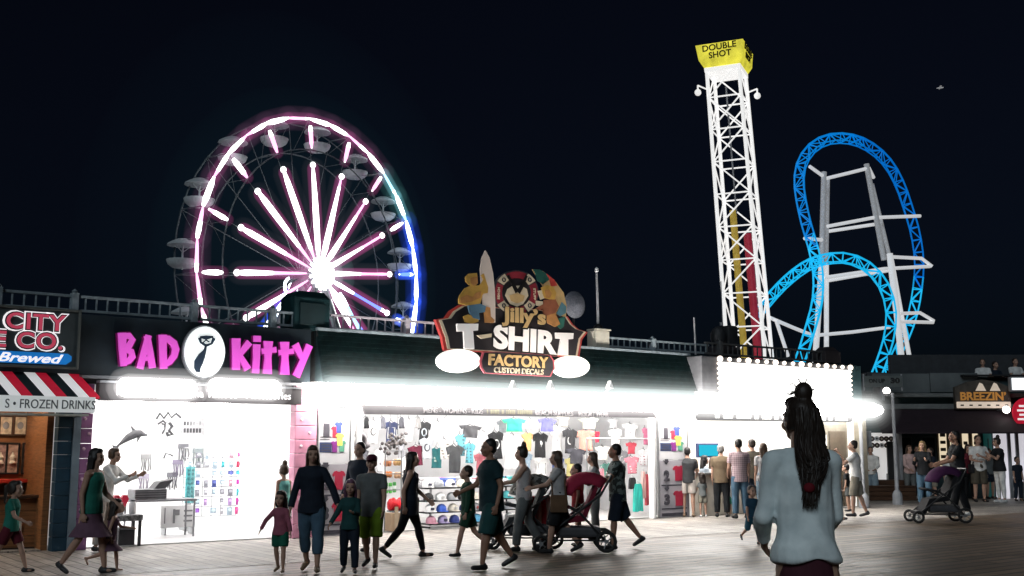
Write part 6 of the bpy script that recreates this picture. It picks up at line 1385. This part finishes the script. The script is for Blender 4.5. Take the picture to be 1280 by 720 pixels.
mb.build('lettering', pm('disc_white', (.75, .7, .7), .5, .1, emis=(1, .9, .9), es=.7), t); MB().tube((0, 0, .0), (0, 1.0, 0), .04).build('arm', M_GREY, t)
xx, zz = bp(1258, 512, -1.1); t = thing('globe_lamp', 'small white globe lamp beside the red round sign', 'lamp', (xx, BY_ - 1.1, zz)); MB().ball((0, 0, 0), .11).build('globe', MATS['globe_white'], t, True); MB().tube((0, .08, 0), (0, .9, 0), .03).build('arm', M_GREY, t)
ws = thing('white_shop', 'bright white shop opening at the far right edge', 'shop', (0, BY_ - .3, 0)); xa, zt = bp(1245, 538, -.3); xb = 19.0
MB().box(xa, xb, -.02, .25, .02, zt).build('back_wall', pm('white_shop_wall_lit', (.72, .7, .74), .5, .1, 3, emis=(.95, .92, 1), es=.55), ws)  # shop lighting put into the wall as emission
for px in (1262, 1272): a, _ = bp(px, 560, -.4); MB().bbox(a - .05, a + .05, -.1, -.03, .02, zt, .01).build('door_frame', M_GREY, ws)
MB().bbox(xa + .3, xb, -1.3, -.7, .02, .55, .03).build('bench_front', pm('bench_grey', (.1, .12, .12), .6), ws)
MB().box(x1 - 5.5, x1, -.35, .0, 3.756, 3.8).build('roof_deck', M_ROOF, br)
MB().box(12.5, 19.5, 1.9, 2.1, 3.71, 4.6).build('deck_wall', pm('deck_wall', (.03, .034, .04), .6), br)
# ------------------------------------------------------------------ the crowd
def pp(px, top, feet):
    p = gp(px, feet); H_ = CAMH + ray(px, top).z * (p.y / ray(px, top).y)
    return (p.x, p.y, .012), H_
cl = cloth
TEALD = cl('cloth_dark_teal', (.015, .06, .06)); TEALG = cl('cloth_teal_green', (.02, .16, .12)); BLK = cl('cloth_black', (.012, .013, .015)); NAV = cl('cloth_navy', (.012, .018, .03))
MAUV = cl('cloth_mauve', (.14, .075, .11)); PNK = cl('cloth_pink', (.30, .09, .13)); GRN = cl('cloth_green', (.012, .11, .07)); JEAN = cl('cloth_jeans', (.06, .11, .16)); LIME = cl('cloth_lime', (.16, .26, .02)); GRY = cl('cloth_grey', (.12, .13, .13)); LGRY = cl('cloth_light_grey', (.38, .37, .37)); WHT = cl('cloth_white', (.7, .69, .67)); PBLU = cl('cloth_pale_blue', (.80, .93, .95)); MAR = cl('cloth_maroon', (.10, .012, .022)); OLV = cl('cloth_olive', (.07, .06, .045)); BRN = cl('cloth_brown', (.13, .095, .06)); DGR = cl('cloth_dark_green', (.012, .05, .03)); KHA = cl('cloth_khaki', (.22, .2, .16)); STN = cl('cloth_stone', (.45, .4, .36)); RED = cl('cloth_red', (.3, .02, .03)); MINT = cl('cloth_mint', (.06, .35, .2)); AQU = cl('cloth_aqua', (.16, .42, .38)); LJEAN = cl('cloth_pale_jeans', (.22, .3, .36)); PLAID = cl('cloth_plaid', (.45, .33, .35), kind='plaid'); CAMO = cl('cloth_camo', (.07, .085, .08), kind='print'); DPUR = cl('cloth_dark_purple', (.05, .012, .05)); ROSE = cl('cloth_rose', (.55, .38, .36))
SHB = pm('shoe_black', (.015, .015, .016), .5, .2); SHW = pm('shoe_white', (.55, .55, .55), .5, .1); SHT = pm('shoe_tan', (.2, .13, .08), .6, .2)
def P(px, ytop, yfeet, yaw, label, dh=0., **k):
    pos, H_ = pp(px, ytop, yfeet); H_ += dh
    return person(label, pos, yaw, max(.8, min(1.95, H_)), **k)
def stride(a=22, b=-20, kb=30): return dict(LL=(a, 8), RL=(b, kb))
# left group
P(10, 600, 717, -90, 'child with a ponytail in a teal top and dark shorts at the left edge', f=True, hair=('pony', 'dark'), top=('tee', TEALG), bot=('shorts', MAR), shoe=SHB, **stride(24, -22, 35), LA=(-25, 8, 30, 0), RA=(25, 8, 40, 0), vox=.008)
P(110, 562, 718, -100, 'woman with long black hair in a teal top and mauve skirt beside the purple pillar', f=True, hair=('long', 'black', .42), top=('tank', TEALG), bot=('skirt', MAUV, .95), shoe=SHB, LL=(16, 8), RL=(-14, 22), LA=(15, 8, 35, 0), RA=(-12, 8, 20, 0), vox=.008)
P(136, 624, 716, -75, 'little girl in a mauve dress running with one foot kicked back near the stool', f=True, hair=('long', 'dark', .2), top=('tank', MAUV), bot=('skirt', MAUV, .9), LL=(20, 15), RL=(-18, 55), LA=(30, 12, 50, 0), RA=(-20, 14, 30, 0), lean=8, vox=.008)
P(126, 562, 690, -100, 'woman in a white jacket leaning on the counter of the bright wrap shop', f=True, hair=('short', 'brown'), top=('long', WHT), bot=('pants', STN), shoe=SHB, lean=14, LA=(45, 5, 60, 15), RA=(40, 5, 70, 15), vox=.011)
P(353, 583, 680, 40, 'child in a pale aqua top standing in the bright wrap shop doorway', f=True, hair=('bun', 'brown'), top=('tank', AQU), bot=('shorts', WHT), shoe=SHW, vox=.010)
# mother and two girls, walking toward the camera
P(349, 616, 717, 172, 'girl in a pink jacket and green shorts with her arm held out', f=True, hair=('long', 'dark', .16), top=('long', PNK), bot=('shorts', GRN), shoe=SHT, LL=(10, 6), RL=(-8, 16), RA=(12, 42, 8, 0), LA=(10, 18, 20, -10), vox=.0075, w=1.05)
P(388, 560, 716, 178, 'mother in a dark zipped jacket and cropped jeans holding two girls by the hand', f=True, hair=('long', 'brown', .26), top=('hood', NAV, -.1), bot=('capri', JEAN), shoe=SHT, LL=(12, 6), RL=(-10, 18), LA=(6, 30, 12, -6), RA=(4, 17, 10, 0), vox=.0075, w=1.06, head=(-4, 14))
P(436, 602, 718, 184, 'girl in a teal jacket and dark trousers with mauve hair beside the mother', f=True, hair=('long', 'mauve', .2), top=('long', TEALD), bot=('pants', NAV), shoe=SHB, LL=(8, 4), RL=(-8, 14), RA=(10, 26, 30, -10), LA=(30, 6, 70, 25), vox=.0075, w=1.05)
P(463, 572, 711, 172, 'boy in a maroon cap with grey shirt and lime green shorts', hair=('short', 'dark'), top=('tee', GRY, -.12), bot=('longshorts', LIME), shoe=SHB, LL=(14, 6), RL=(-10, 14), LA=(8, 8, 18, 0), RA=(-4, 8, 14, 0), extra=cap_extra(cl('cap_maroon', (.08, .015, .03))), vox=.0075)
P(449, 556, 690, 150, 'man with dark hair and dark jacket standing behind the boy in the maroon cap', hair=('short', 'black'), top=('long', NAV), bot=('pants', BLK), shoe=SHB, LA=(20, 8, 50, 10), RA=(5, 8, 20, 0), vox=.010)
P(511, 565, 698, -88, 'woman with long hair in a loose dark tunic and leggings striding past the cap shelves', f=True, hair=('long', 'dark', .3), top=('tank', NAV, -.2), bot=('leggings', BLK), shoe=SHB, LL=(19, 6), RL=(-18, 22), LA=(18, 8, 30, 0), RA=(-22, 10, 25, 0), extra=bag_extra(cl('bag_wine', (.03, .012, .02)), -1), vox=.008)
# big man and the pushchair family
P(614, 550, 712, 112, 'broad man in a dark teal shirt and long dark shorts walking left across the boards', hair=('short', 'black'), top=('tee', cl('shirt_deep_teal', (.012, .035, .042)), -.13), bot=('longshorts', TEALD), shoe=SHB, LL=(15, 6), RL=(-15, 20), LA=(-14, 12, 30, 0), RA=(22, 12, 45, 10), w=1.22, vox=.008, skin='tan')
P(585, 582, 696, 100, 'teenager in dark green walking just beyond the broad man', hair=('short', 'dark'), top=('long', DGR), bot=('shorts', DGR), shoe=SHB, **stride(20, -18), vox=.010)
P(655, 560, 690, 95, 'woman in a grey sleeveless top behind the dark pushchair', f=True, hair=('bun', 'dark'), top=('tank', LGRY), bot=('pants', GRY), shoe=SHB, LA=(38, 6, 40, 0), RA=(34, 6, 45, 0), **stride(14, -12, 18), vox=.009)
P(699, 565, 692, 88, 'woman with long brown hair in a grey top and black shorts holding a pushchair handle', f=True, hair=('long', 'brown', .26), top=('tee', LGRY, -.1), bot=('longshorts', BLK), shoe=SHB, extra=bag_extra(cl('bag_tan', (.12, .07, .04)), -1), LA=(42, 6, 35, 0), RA=(40, 6, 35, 0), LL=(16, 8), RL=(-14, 20), w=1.1, vox=.008)
P(723, 582, 684, 95, 'child with dark hair and a red shirt beyond the red pushchair', hair=('short', 'black'), top=('tee', RED), bot=('shorts', NAV), shoe=SHB, vox=.010)
P(744, 568, 676, 88, 'woman in a pale grey top standing between the man and the red pushchair', f=True, hair=('long', 'brown', .2), top=('tee', LGRY), bot=('pants', GRY), shoe=SHB, LA=(40, 8, 60, 10), RA=(30, 8, 60, 10), vox=.010)
P(773, 557, 687, 90, 'tall man in a mottled dark shirt and long dark shorts pushing the red pushchair', hair=('short', 'black'), top=('tee', CAMO, -.12), bot=('longshorts', NAV), shoe=SHB, LL=(10, 6), RL=(-18, 20), LA=(30, 8, 50, 5), RA=(34, 8, 45, 5), w=1.08, vox=.008, skin='tan')
# queue at the corner stand, backs to the camera
P(861, 561, 647, -10, 'man in a dark grey t-shirt and pale shorts queueing beside the numbered poster', hair=('short', 'black'), top=('tee', cl('shirt_charcoal', (.045, .045, .05))), bot=('shorts', STN), shoe=SHT, LA=(15, 10, 45, 10), RA=(15, 10, 50, 10), vox=.010)
P(846, 605, 646, 120, 'child in a white dress crouched low by the numbered poster', f=True, hair=('long', 'brown', .15), top=('tee', WHT), bot=('skirt', WHT, .9), LL=(40, 70), RL=(30, 60), lean=25, vox=.012)
P(881, 571, 645, -70, 'woman with dark hair and a pale blue top between the two men in the queue', f=True, hair=('long', 'black', .2), top=('tee', cl('shirt_ice', (.35, .4, .45))), bot=('leggings', BLK), shoe=SHB, LA=(30, 8, 70, 10), RA=(20, 8, 40, 10), vox=.011)
P(879, 592, 647, 10, 'girl in a grey t-shirt and light shorts in front of the woman in pale blue', f=True, hair=('long', 'dark', .16), top=('tee', GRY), bot=('shorts', KHA), shoe=SHW, LA=(5, 22, 20, 0), vox=.011)
P(903, 558, 647, -15, 'bald man in a brown shirt and black trousers at the middle of the queue', hair=('short', 'grey'), top=('tee', BRN, -.1), bot=('pants', BLK), shoe=SHB, w=1.12, vox=.010)
P(916, 597, 646, 20, 'small boy in a white shirt and bright green shorts in the queue', hair=('short', 'brown'), top=('tee', WHT), bot=('shorts', MINT), shoe=SHW, vox=.011)
P(926, 551, 649, 5, 'man in a pink checked shirt and jeans with his back turned in the queue', hair=('short', 'black'), top=('tee', PLAID, -.12), bot=('pants', JEAN), shoe=SHB, LA=(10, 8, 40, 10), RA=(5, 10, 20, 0), vox=.010)
P(943, 551, 646, 10, 'man in an olive t-shirt beside the man in the pink checked shirt', hair=('short', 'dark'), top=('tee', OLV), bot=('longshorts', NAV), shoe=SHB, RA=(20, 10, 60, 10), vox=.010)
P(941, 608, 681, -160, 'child in a dark blue top and shorts walking in front of the queue', hair=('short', 'dark'), top=('tee', cl('shirt_ink_blue', (.02, .06, .10))), bot=('longshorts', cl('shorts_blue', (.03, .10, .15))), shoe=SHB, LL=(14, 6), RL=(-16, 40), vox=.009)
P(957, 556, 648, 0, 'person in a pale grey shirt and pale jeans at the right of the queue', f=True, hair=('long', 'brown', .2), top=('tee', LGRY), bot=('pants', LJEAN), shoe=SHW, vox=.010)
P(1043, 565, 650, -150, 'person in a pale blue shirt half hidden by the tall woman in front', hair=('short', 'dark'), top=('tee', PBLU), bot=('longshorts', NAV), shoe=SHB, LL=(12, 6), RL=(-14, 24), vox=.010)
# right side
P(1072, 553, 647, 70, 'man in a white shirt and khaki shorts raising his hands to his mouth', hair=('short', 'dark'), top=('tee', WHT, -.1), bot=('longshorts', KHA), shoe=SHB, LL=(9, 6), RL=(-8, 12), LA=(50, 8, 95, 15), RA=(55, 8, 95, 15), vox=.010)
P(1091, 560, 626, 160, 'young man in a white hooded top and pale shorts by the gift stall', hair=('short', 'dark'), top=('hood', WHT), bot=('longshorts', LJEAN), shoe=SHB, LA=(12, 10, 50, 30), RA=(12, 10, 50, 30), vox=.011)
P(1139, 558, 626, 190, 'woman in a white top with rose sleeves and dark jeans standing near the lamp post', f=True, hair=('long', 'brown', .2), top=('long', ROSE), bot=('pants', GRY), shoe=SHB, LA=(20, 8, 60, 20), RA=(15, 10, 40, 20), vox=.011)
P(1157, 553, 634, 150, 'woman with fair hair in a dark jacket and jeans ahead of the purple pushchair', f=True, hair=('long', 'blond', .22), top=('long', BLK), bot=('pants', JEAN), shoe=SHB, LA=(30, 10, 80, 20), RA=(30, 10, 80, 20), vox=.010)
P(1149, 559, 625, 170, 'man in black behind the fair haired woman', hair=('short', 'black'), top=('tee', BLK), bot=('pants', NAV), shoe=SHB, vox=.011)
P(1201, 541, 648, 85, 'tall man in a black shirt and trousers pushing the purple pushchair', hair=('short', 'black'), top=('tee', BLK, -.1), bot=('pants', cl('trouser_black', (.008, .009, .011))), shoe=SHW, LL=(14, 4), RL=(-9, 10), LA=(32, 8, 40, 5), RA=(28, 8, 45, 5), w=1.1, vox=.009, skin='tan')
P(1226, 546, 628, 180, 'man in a white t-shirt and dark shorts in front of the teal cafe door', hair=('short', 'dark'), top=('tee', WHT, -.1), extra=bag_extra(cl('bag_black', (.015, .015, .017)), 1), bot=('longshorts', OLV), shoe=SHB, LA=(20, 12, 60, 30), RA=(15, 12, 60, 30), vox=.011, w=1.08)
P(1252, 549, 629, 100, 'woman with tied hair in a black top and white trousers eating by the white shop', f=True, hair=('bun', 'dark'), top=('tee', BLK), bot=('leggings', WHT), shoe=SHW, LA=(40, 10, 80, 10), RA=(35, 10, 75, 10), w=1.1, vox=.010)
P(1274, 572, 627, 190, 'person in dark clothes at the right edge by the grey bench', hair=('short', 'black'), top=('tee', NAV), bot=('pants', NAV), shoe=SHB, vox=.012)
P(1167, 561, 627, 100, 'man in a dark shirt and pale shorts among the group left of the cafe windows', hair=('short', 'dark'), top=('tee', NAV), bot=('longshorts', KHA), shoe=SHB, LA=(20, 8, 70, 20), RA=(20, 8, 70, 20), vox=.012)
P(1213, 557, 626, 175, 'woman in a wine coloured top in front of the right cafe window', f=True, hair=('long', 'dark', .2), top=('tee', MAR), bot=('pants', BLK), shoe=SHB, vox=.012)
P(1239, 562, 624, 200, 'teenager in a grey top between the white shirted man and the woman eating', hair=('short', 'black'), top=('tee', GRY), bot=('shorts', NAV), shoe=SHB, vox=.012)
P(1127, 562, 624, 95, 'man in an olive shirt standing left of the carrier bags', hair=('short', 'dark'), top=('tee', OLV), bot=('pants', NAV), shoe=SHB, LA=(20, 8, 60, 10), vox=.012)
P(1061, 566, 640, 60, 'child in a dark top left of the man in khaki shorts', hair=('short', 'black'), top=('tee', BLK), bot=('shorts', GRY), shoe=SHB, vox=.012, dh=-.3)
P(870, 575, 640, 30, 'woman with fair hair in a pale pink top deep in the queue at the counter', f=True, hair=('long', 'blond', .2), top=('tee', ROSE), bot=('shorts', JEAN), shoe=SHW, vox=.012)
P(892, 572, 641, -30, 'woman with brown hair in a white top just beyond the bald man', f=True, hair=('long', 'brown', .2), top=('tee', WHT), bot=('pants', JEAN), shoe=SHB, vox=.012)
P(1188, 570, 626, 170, 'child in a pale top standing beyond the purple pushchair', hair=('short', 'brown'), top=('tee', WHT), bot=('shorts', LJEAN), shoe=SHW, vox=.012)
# tall woman close to the camera, walking away
d_ = 6.6; xw = (1000 - 640) / F * d_
def scrunchie(root, hpnt, J, A, nb, up, fw, k, vox):
    rr_ = random.Random(11); m = MB(); mt = MB()
    for i in range(230):                                  # loose locks falling down the back
        u = rr_.uniform(-1, 1); st = hpnt(.075 * u, -.055 - .05 * math.sqrt(max(0, 1 - u * u)) + rr_.uniform(-.01, .01), rr_.uniform(-.03, .07))
        ln = rr_.uniform(.08, .32) if abs(u) < .7 else rr_.uniform(.02, .18); dx = -.05 * ln / .4; j = lambda q: rr_.uniform(-q, q)
        p1 = nb + Vector((.085 * u + j(.012), -.115 - .03 * rr_.random(), .07)); p2 = nb + Vector((.085 * u + dx * .5 + j(.02), -.16 - .035 * rr_.random(), -ln * .45)); p3 = nb + Vector((.05 * u + dx + j(.028), -.165 - .04 * rr_.random(), -ln))
        P_ = smooth([st, st.lerp(p1, .5) + Vector((0, -.02, .0)), p1, p2, p3], 3); n = len(P_); m.path(P_, [.009 * (1 - .75 * q / n) for q in range(n)], 5)
    m.build('loose_hair', HR['dark'], root, True)
    for i in range(16):                                   # flyaway wisps round the bun
        a = rr_.uniform(0, 6.28); c = hpnt(.045 * math.cos(a), -.045 + rr_.uniform(-.03, .03), .145 + .05 * math.sin(a)); mt.path([c, c + Vector((.03 * math.cos(a) + rr_.uniform(-.02, .02), rr_.uniform(-.02, .02), .03 * math.sin(a) + rr_.uniform(-.015, .015))), c + Vector((.045 * math.cos(a) + rr_.uniform(-.04, .04), rr_.uniform(-.02, .02), .035 * math.sin(a) - rr_.uniform(0, .02)))], [.005, .0035, .001], 4)
    mt.build('hair_wisps', HR['dark'], root, True)
    m = MB(); c = nb + Vector((-.04, -.195, -.2)); m.ball(c, .035, .025, .03, 12, 8); m.build('hair_tie', cl('hair_tie_red', (.16, .012, .02)), root, True)
person('tall woman close by, seen from behind, in a loose pale blue shirt', (xw, d_, .012), 8, 1.87, f=True, hair=('bun', 'dark'), top=('long', PBLU, -.045, .018), bot=('longskirt', cl('skirt_wine', (.07, .02, .03)), .95), shoe=SHB, LL=(12, 6), RL=(-10, 16), LA=(8, 10, 40, 20), RA=(12, 9, 40, 15), w=.88, vox=.008, head=(4, 12), extra=scrunchie, lean=3)
# people on the roof deck
for px, py, y, lb, tp_, yw in ((1228, 453, 36.0, 'person in a white shirt on the roof deck left of the white light box', WHT, 160), (1243, 456, 36.1, 'person in dark clothes on the roof deck beside the white shirted one', NAV, 200), (1268, 452, 36.0, 'person in a white shirt on the roof deck above the white light box', WHT, 190)):
    q = at(px, py, y); person(lb, (q.x, y, q.z - 1.62), yw, 1.7, hair=('short', 'dark'), top=('tee', tp_), bot=('pants', NAV), shoe=SHB, LA=(25, 10, 60, 20), RA=(25, 10, 60, 20), vox=.016)
t = thing('deck', 'dark roof deck boards under the people above the cafe', 'deck', (0, 36, 0)); q = at(1228, 453, 36).z - 1.62
MB().bbox(12.5, 20, -.9, .8, q - .1, q - .01, .01).build('boards', M_ROOF, t); MB().bbox(12.5, 20, .8, .86, q - .1, q + .5, .01).build('back_rail', M_ROOF, t)
for x in (12.7, 16, 19.5): MB().bbox(x - .05, x + .05, -.1, .1, 3.71, q - .101, .01).build('post', M_ROOF, t)

# ------------------------------------------------------------------ pushchairs (local +y = forward)
def pushchair(label, pos, yaw, fab, fab2, s=1., double=False):
    t = thing('pushchair', label, 'pushchair', pos, yaw)
    fr = M_BLACK
    for sx in (-1, 1):
        x = .24 * s * sx
        MB().path([(x, -.52 * s, 1.02 * s), (x, -.38 * s, .78 * s), (x, .1 * s, .42 * s), (x, .42 * s, .18 * s)], .016 * s, 8).path([(x, -.42 * s, .17 * s), (x, -.1 * s, .52 * s), (x, .05 * s, .6 * s)], .016 * s, 8).path([(x, -.42 * s, .16 * s), (x, .4 * s, .17 * s)], .012 * s, 6).build('side_frame', fr, t, True)
        for y, r in ((.44, .12), (-.44, .15)):
            w = MB(); c = (x + .03 * sx, y * s, r * s)
            w.path([(c[0], c[1] + (r - .025) * s * math.cos(u * .45), c[2] + (r - .025) * s * math.sin(u * .45)) for u in range(14)], .025 * s, 8, closed=True); o = w.build('wheel', pm('tyre_black', (.015, .015, .015), .7, .2), t, True)
            w = MB(); w.path([(c[0] - .02 * s, c[1], c[2]), (c[0] + .02 * s, c[1], c[2])], .03 * s, 8)
            for u in range(5): w.tube(c, (c[0], c[1] + (r - .03) * s * math.cos(u * 1.257), c[2] + (r - .03) * s * math.sin(u * 1.257)), .009 * s, n=5)
            w.build('rim', M_STEEL, o, True)
    MB().tube((-.24 * s, -.52 * s, 1.02 * s), (.24 * s, -.52 * s, 1.02 * s), .02 * s).build('handle', fr, t)
    MB().tube((-.26 * s, .43 * s, .15 * s), (.26 * s, .43 * s, .15 * s), .012 * s).tube((-.26 * s, -.42 * s, .16 * s), (.26 * s, -.42 * s, .16 * s), .012 * s).build('axle', fr, t)
    m = MB(); pr = [(-.34, .86), (-.3, .9), (-.12, .5), (.2, .46), (.34, .2), (.42, .21), (.44, .17), (.3, .15), (.17, .38), (-.16, .42)]
    m.prism([(y * s, z * s) for y, z in pr], -.22 * s, .22 * s, axis='x'); m.build('seat', fab, t)
    m = MB(); rows = []; n = 9                              # hood: quarter dome
    for i in range(n):
        a = R(-10 + 125 * i / (n - 1)); rows.append([(.24 * s * math.cos(R(180 * j / 10)), (-.2 + .40 * math.cos(a + .35) * (.55 + .45 * math.sin(R(18 * j)))) * s, (.72 + .36 * math.sin(a + .35) * (.55 + .45 * math.sin(R(18 * j)))) * s) for j in range(11)])
    vs = [v for r in rows for v in r]; fs = [(i * 11 + j, i * 11 + j + 1, (i + 1) * 11 + j + 1, (i + 1) * 11 + j) for i in range(n - 1) for j in range(10)]
    o = m.add(vs, fs).build('hood', fab2, t, True); md = o.modifiers.new('s', 'SOLIDIFY'); md.thickness = .012
    MB().bbox(-.2 * s, .2 * s, -.38 * s, .2 * s, .2 * s, .34 * s, .04 * s).build('basket', MATS['goods_dark'], t)
    MB().bbox(-.22 * s, .22 * s, .36 * s, .44 * s, .2 * s, .23 * s, .008).build('footrest', fr, t)
    MB().path([(-.23 * s, .05 * s, .6 * s), (-.2 * s, .24 * s, .64 * s), (.2 * s, .24 * s, .64 * s), (.23 * s, .05 * s, .6 * s)], .022 * s, 8).build('bumper_bar', fab, t, True)
    return t
p_ = gp(716, 690); pushchair('red pushchair with a red hood, pushed left by the tall man', (p_.x, p_.y, .012), R(90), cl('pram_red', (.16, .014, .03)), cl('pram_red_hood', (.30, .02, .05)), 1.12)
p_ = gp(652, 686); pushchair('dark grey pushchair with a mottled hood ahead of the woman in grey', (p_.x, p_.y, .012), R(95), cl('pram_grey', (.03, .032, .035)), cl('pram_grey_hood', (.12, .12, .11), kind='print'), 1.08)
p_ = gp(1172, 654); pushchair('dark purple pushchair pushed by the tall man in black', (p_.x, p_.y, .012), R(88), cl('pram_black', (.012, .012, .014)), DPUR, 1.1)
# striped beach bag hanging in front of the red pushchair
p_ = gp(668, 684); t = thing('beach_bag', 'red and cream striped beach bag hanging at the front of the red pushchair', 'bag', (p_.x, p_.y, .55), R(90))
m = MB(); 
for i in range(6): m.mat(i % 2).path([(0, -.23 + .078 * i, -.22), (0, -.24 + .08 * i, 0), (0, -.21 + .07 * i, .26)], [.05, .06, .05], 8)
m.build('body', [cl('bag_cream', (.6, .5, .42)), cl('bag_red', (.45, .03, .04))], t, True); MB().path([(0, -.15, .24), (0, -.08, .42), (0, .08, .42), (0, .15, .24)], .012, 6).build('handles', RED, t, True)
# carrier bags by the right group
for px, lb in ((1133, 'white plastic carrier bag left of the jeans of the woman near the lamp post'), (1146, 'white plastic carrier bag right of the woman near the lamp post'), (1199, 'white carrier bag on the ground behind the tall man in black')):
    p_ = gp(px, 624); t = thing('carrier_bag', lb, 'bag', (p_.x, p_.y, .012)); m = MB(); m.lathe([(.1, 0), (.17, .06), (.18, .25), (.12, .42), (.05, .5)], n=12); m.v = [(x * 1.05, y * .6, z) for x, y, z in m.v]; m.build('body', pm('plastic_white', (.75, .74, .74), .35, .08), t, True); MB().path([(-.05, 0, .48), (-.03, 0, .62), (.03, 0, .62), (.05, 0, .48)], .012, 6).build('handles', MATS['plastic_white'], t, True)
# ------------------------------------------------------------------ night sky, sun lamp as added fill, lamps
wld = bpy.data.worlds.new('World'); scene.world = wld; wld.use_nodes = True
nt = wld.node_tree; bg = nt.nodes['Background']
sky = nt.nodes.new('ShaderNodeTexSky'); sky.sky_type = 'NISHITA'; sky.sun_disc = False
SE, SR = R(1.5), R(200)
sky.sun_elevation = SE; sky.sun_rotation = SR; sky.ozone_density = 6; sky.dust_density = .3; sky.air_density = .8
hs_ = nt.nodes.new('ShaderNodeHueSaturation'); hs_.inputs['Saturation'].default_value = .72; hs_.inputs['Value'].default_value = 1
nt.links.new(sky.outputs[0], hs_.inputs['Color']); nt.links.new(hs_.outputs[0], bg.inputs[0]); bg.inputs[1].default_value = .005
sun = bpy.data.lights.new('sun', 'SUN'); so = bpy.data.objects.new('sun', sun); C.objects.link(so)
sun.energy = .75; sun.angle = R(20); sun.color = (.8, .92, 1)  # soft fill added for unseen boardwalk lamps behind the camera
so.rotation_euler = (R(62), 0, R(-16))
def spot(name, loc, target, power, col=(1, 1, 1), ang=60, rad=.15, blend=.4):
    l = bpy.data.lights.new(name, 'SPOT'); l.energy = power; l.color = col; l.spot_size = R(ang); l.shadow_soft_size = rad; l.spot_blend = blend
    o = bpy.data.objects.new(name, l); C.objects.link(o); o.location = loc; o.rotation_euler = (Vector(target) - Vector(loc)).to_track_quat('-Z', 'Y').to_euler(); return o
# lamps that show lit in the photograph: the fixtures below the roof sign
for px in (641, 688, 762):
    s_, z_ = fp(px, 478, .84); spot('sign_spotlight_lamp', W(s_, 1.35, z_ + .1), W(s_ * .55 + 9.0 * .45, .5, 3.9), 38, (1, .9, .78), 95)
# view, render
scene.view_settings.view_transform = 'Standard'; scene.view_settings.look = 'None'; scene.view_settings.exposure = 0; scene.view_settings.gamma = 1
scene.render.engine = 'CYCLES'
cy = scene.cycles
cy.use_denoising = True
try: cy.denoiser = 'OPENIMAGEDENOISE'; cy.denoising_input_passes = 'RGB_ALBEDO_NORMAL'
except Exception: pass
cy.max_bounces = 6; cy.diffuse_bounces = 3; cy.glossy_bounces = 2; cy.transparent_max_bounces = 24; cy.sample_clamp_indirect = 4; cy.caustics_reflective = False; cy.caustics_refractive = False
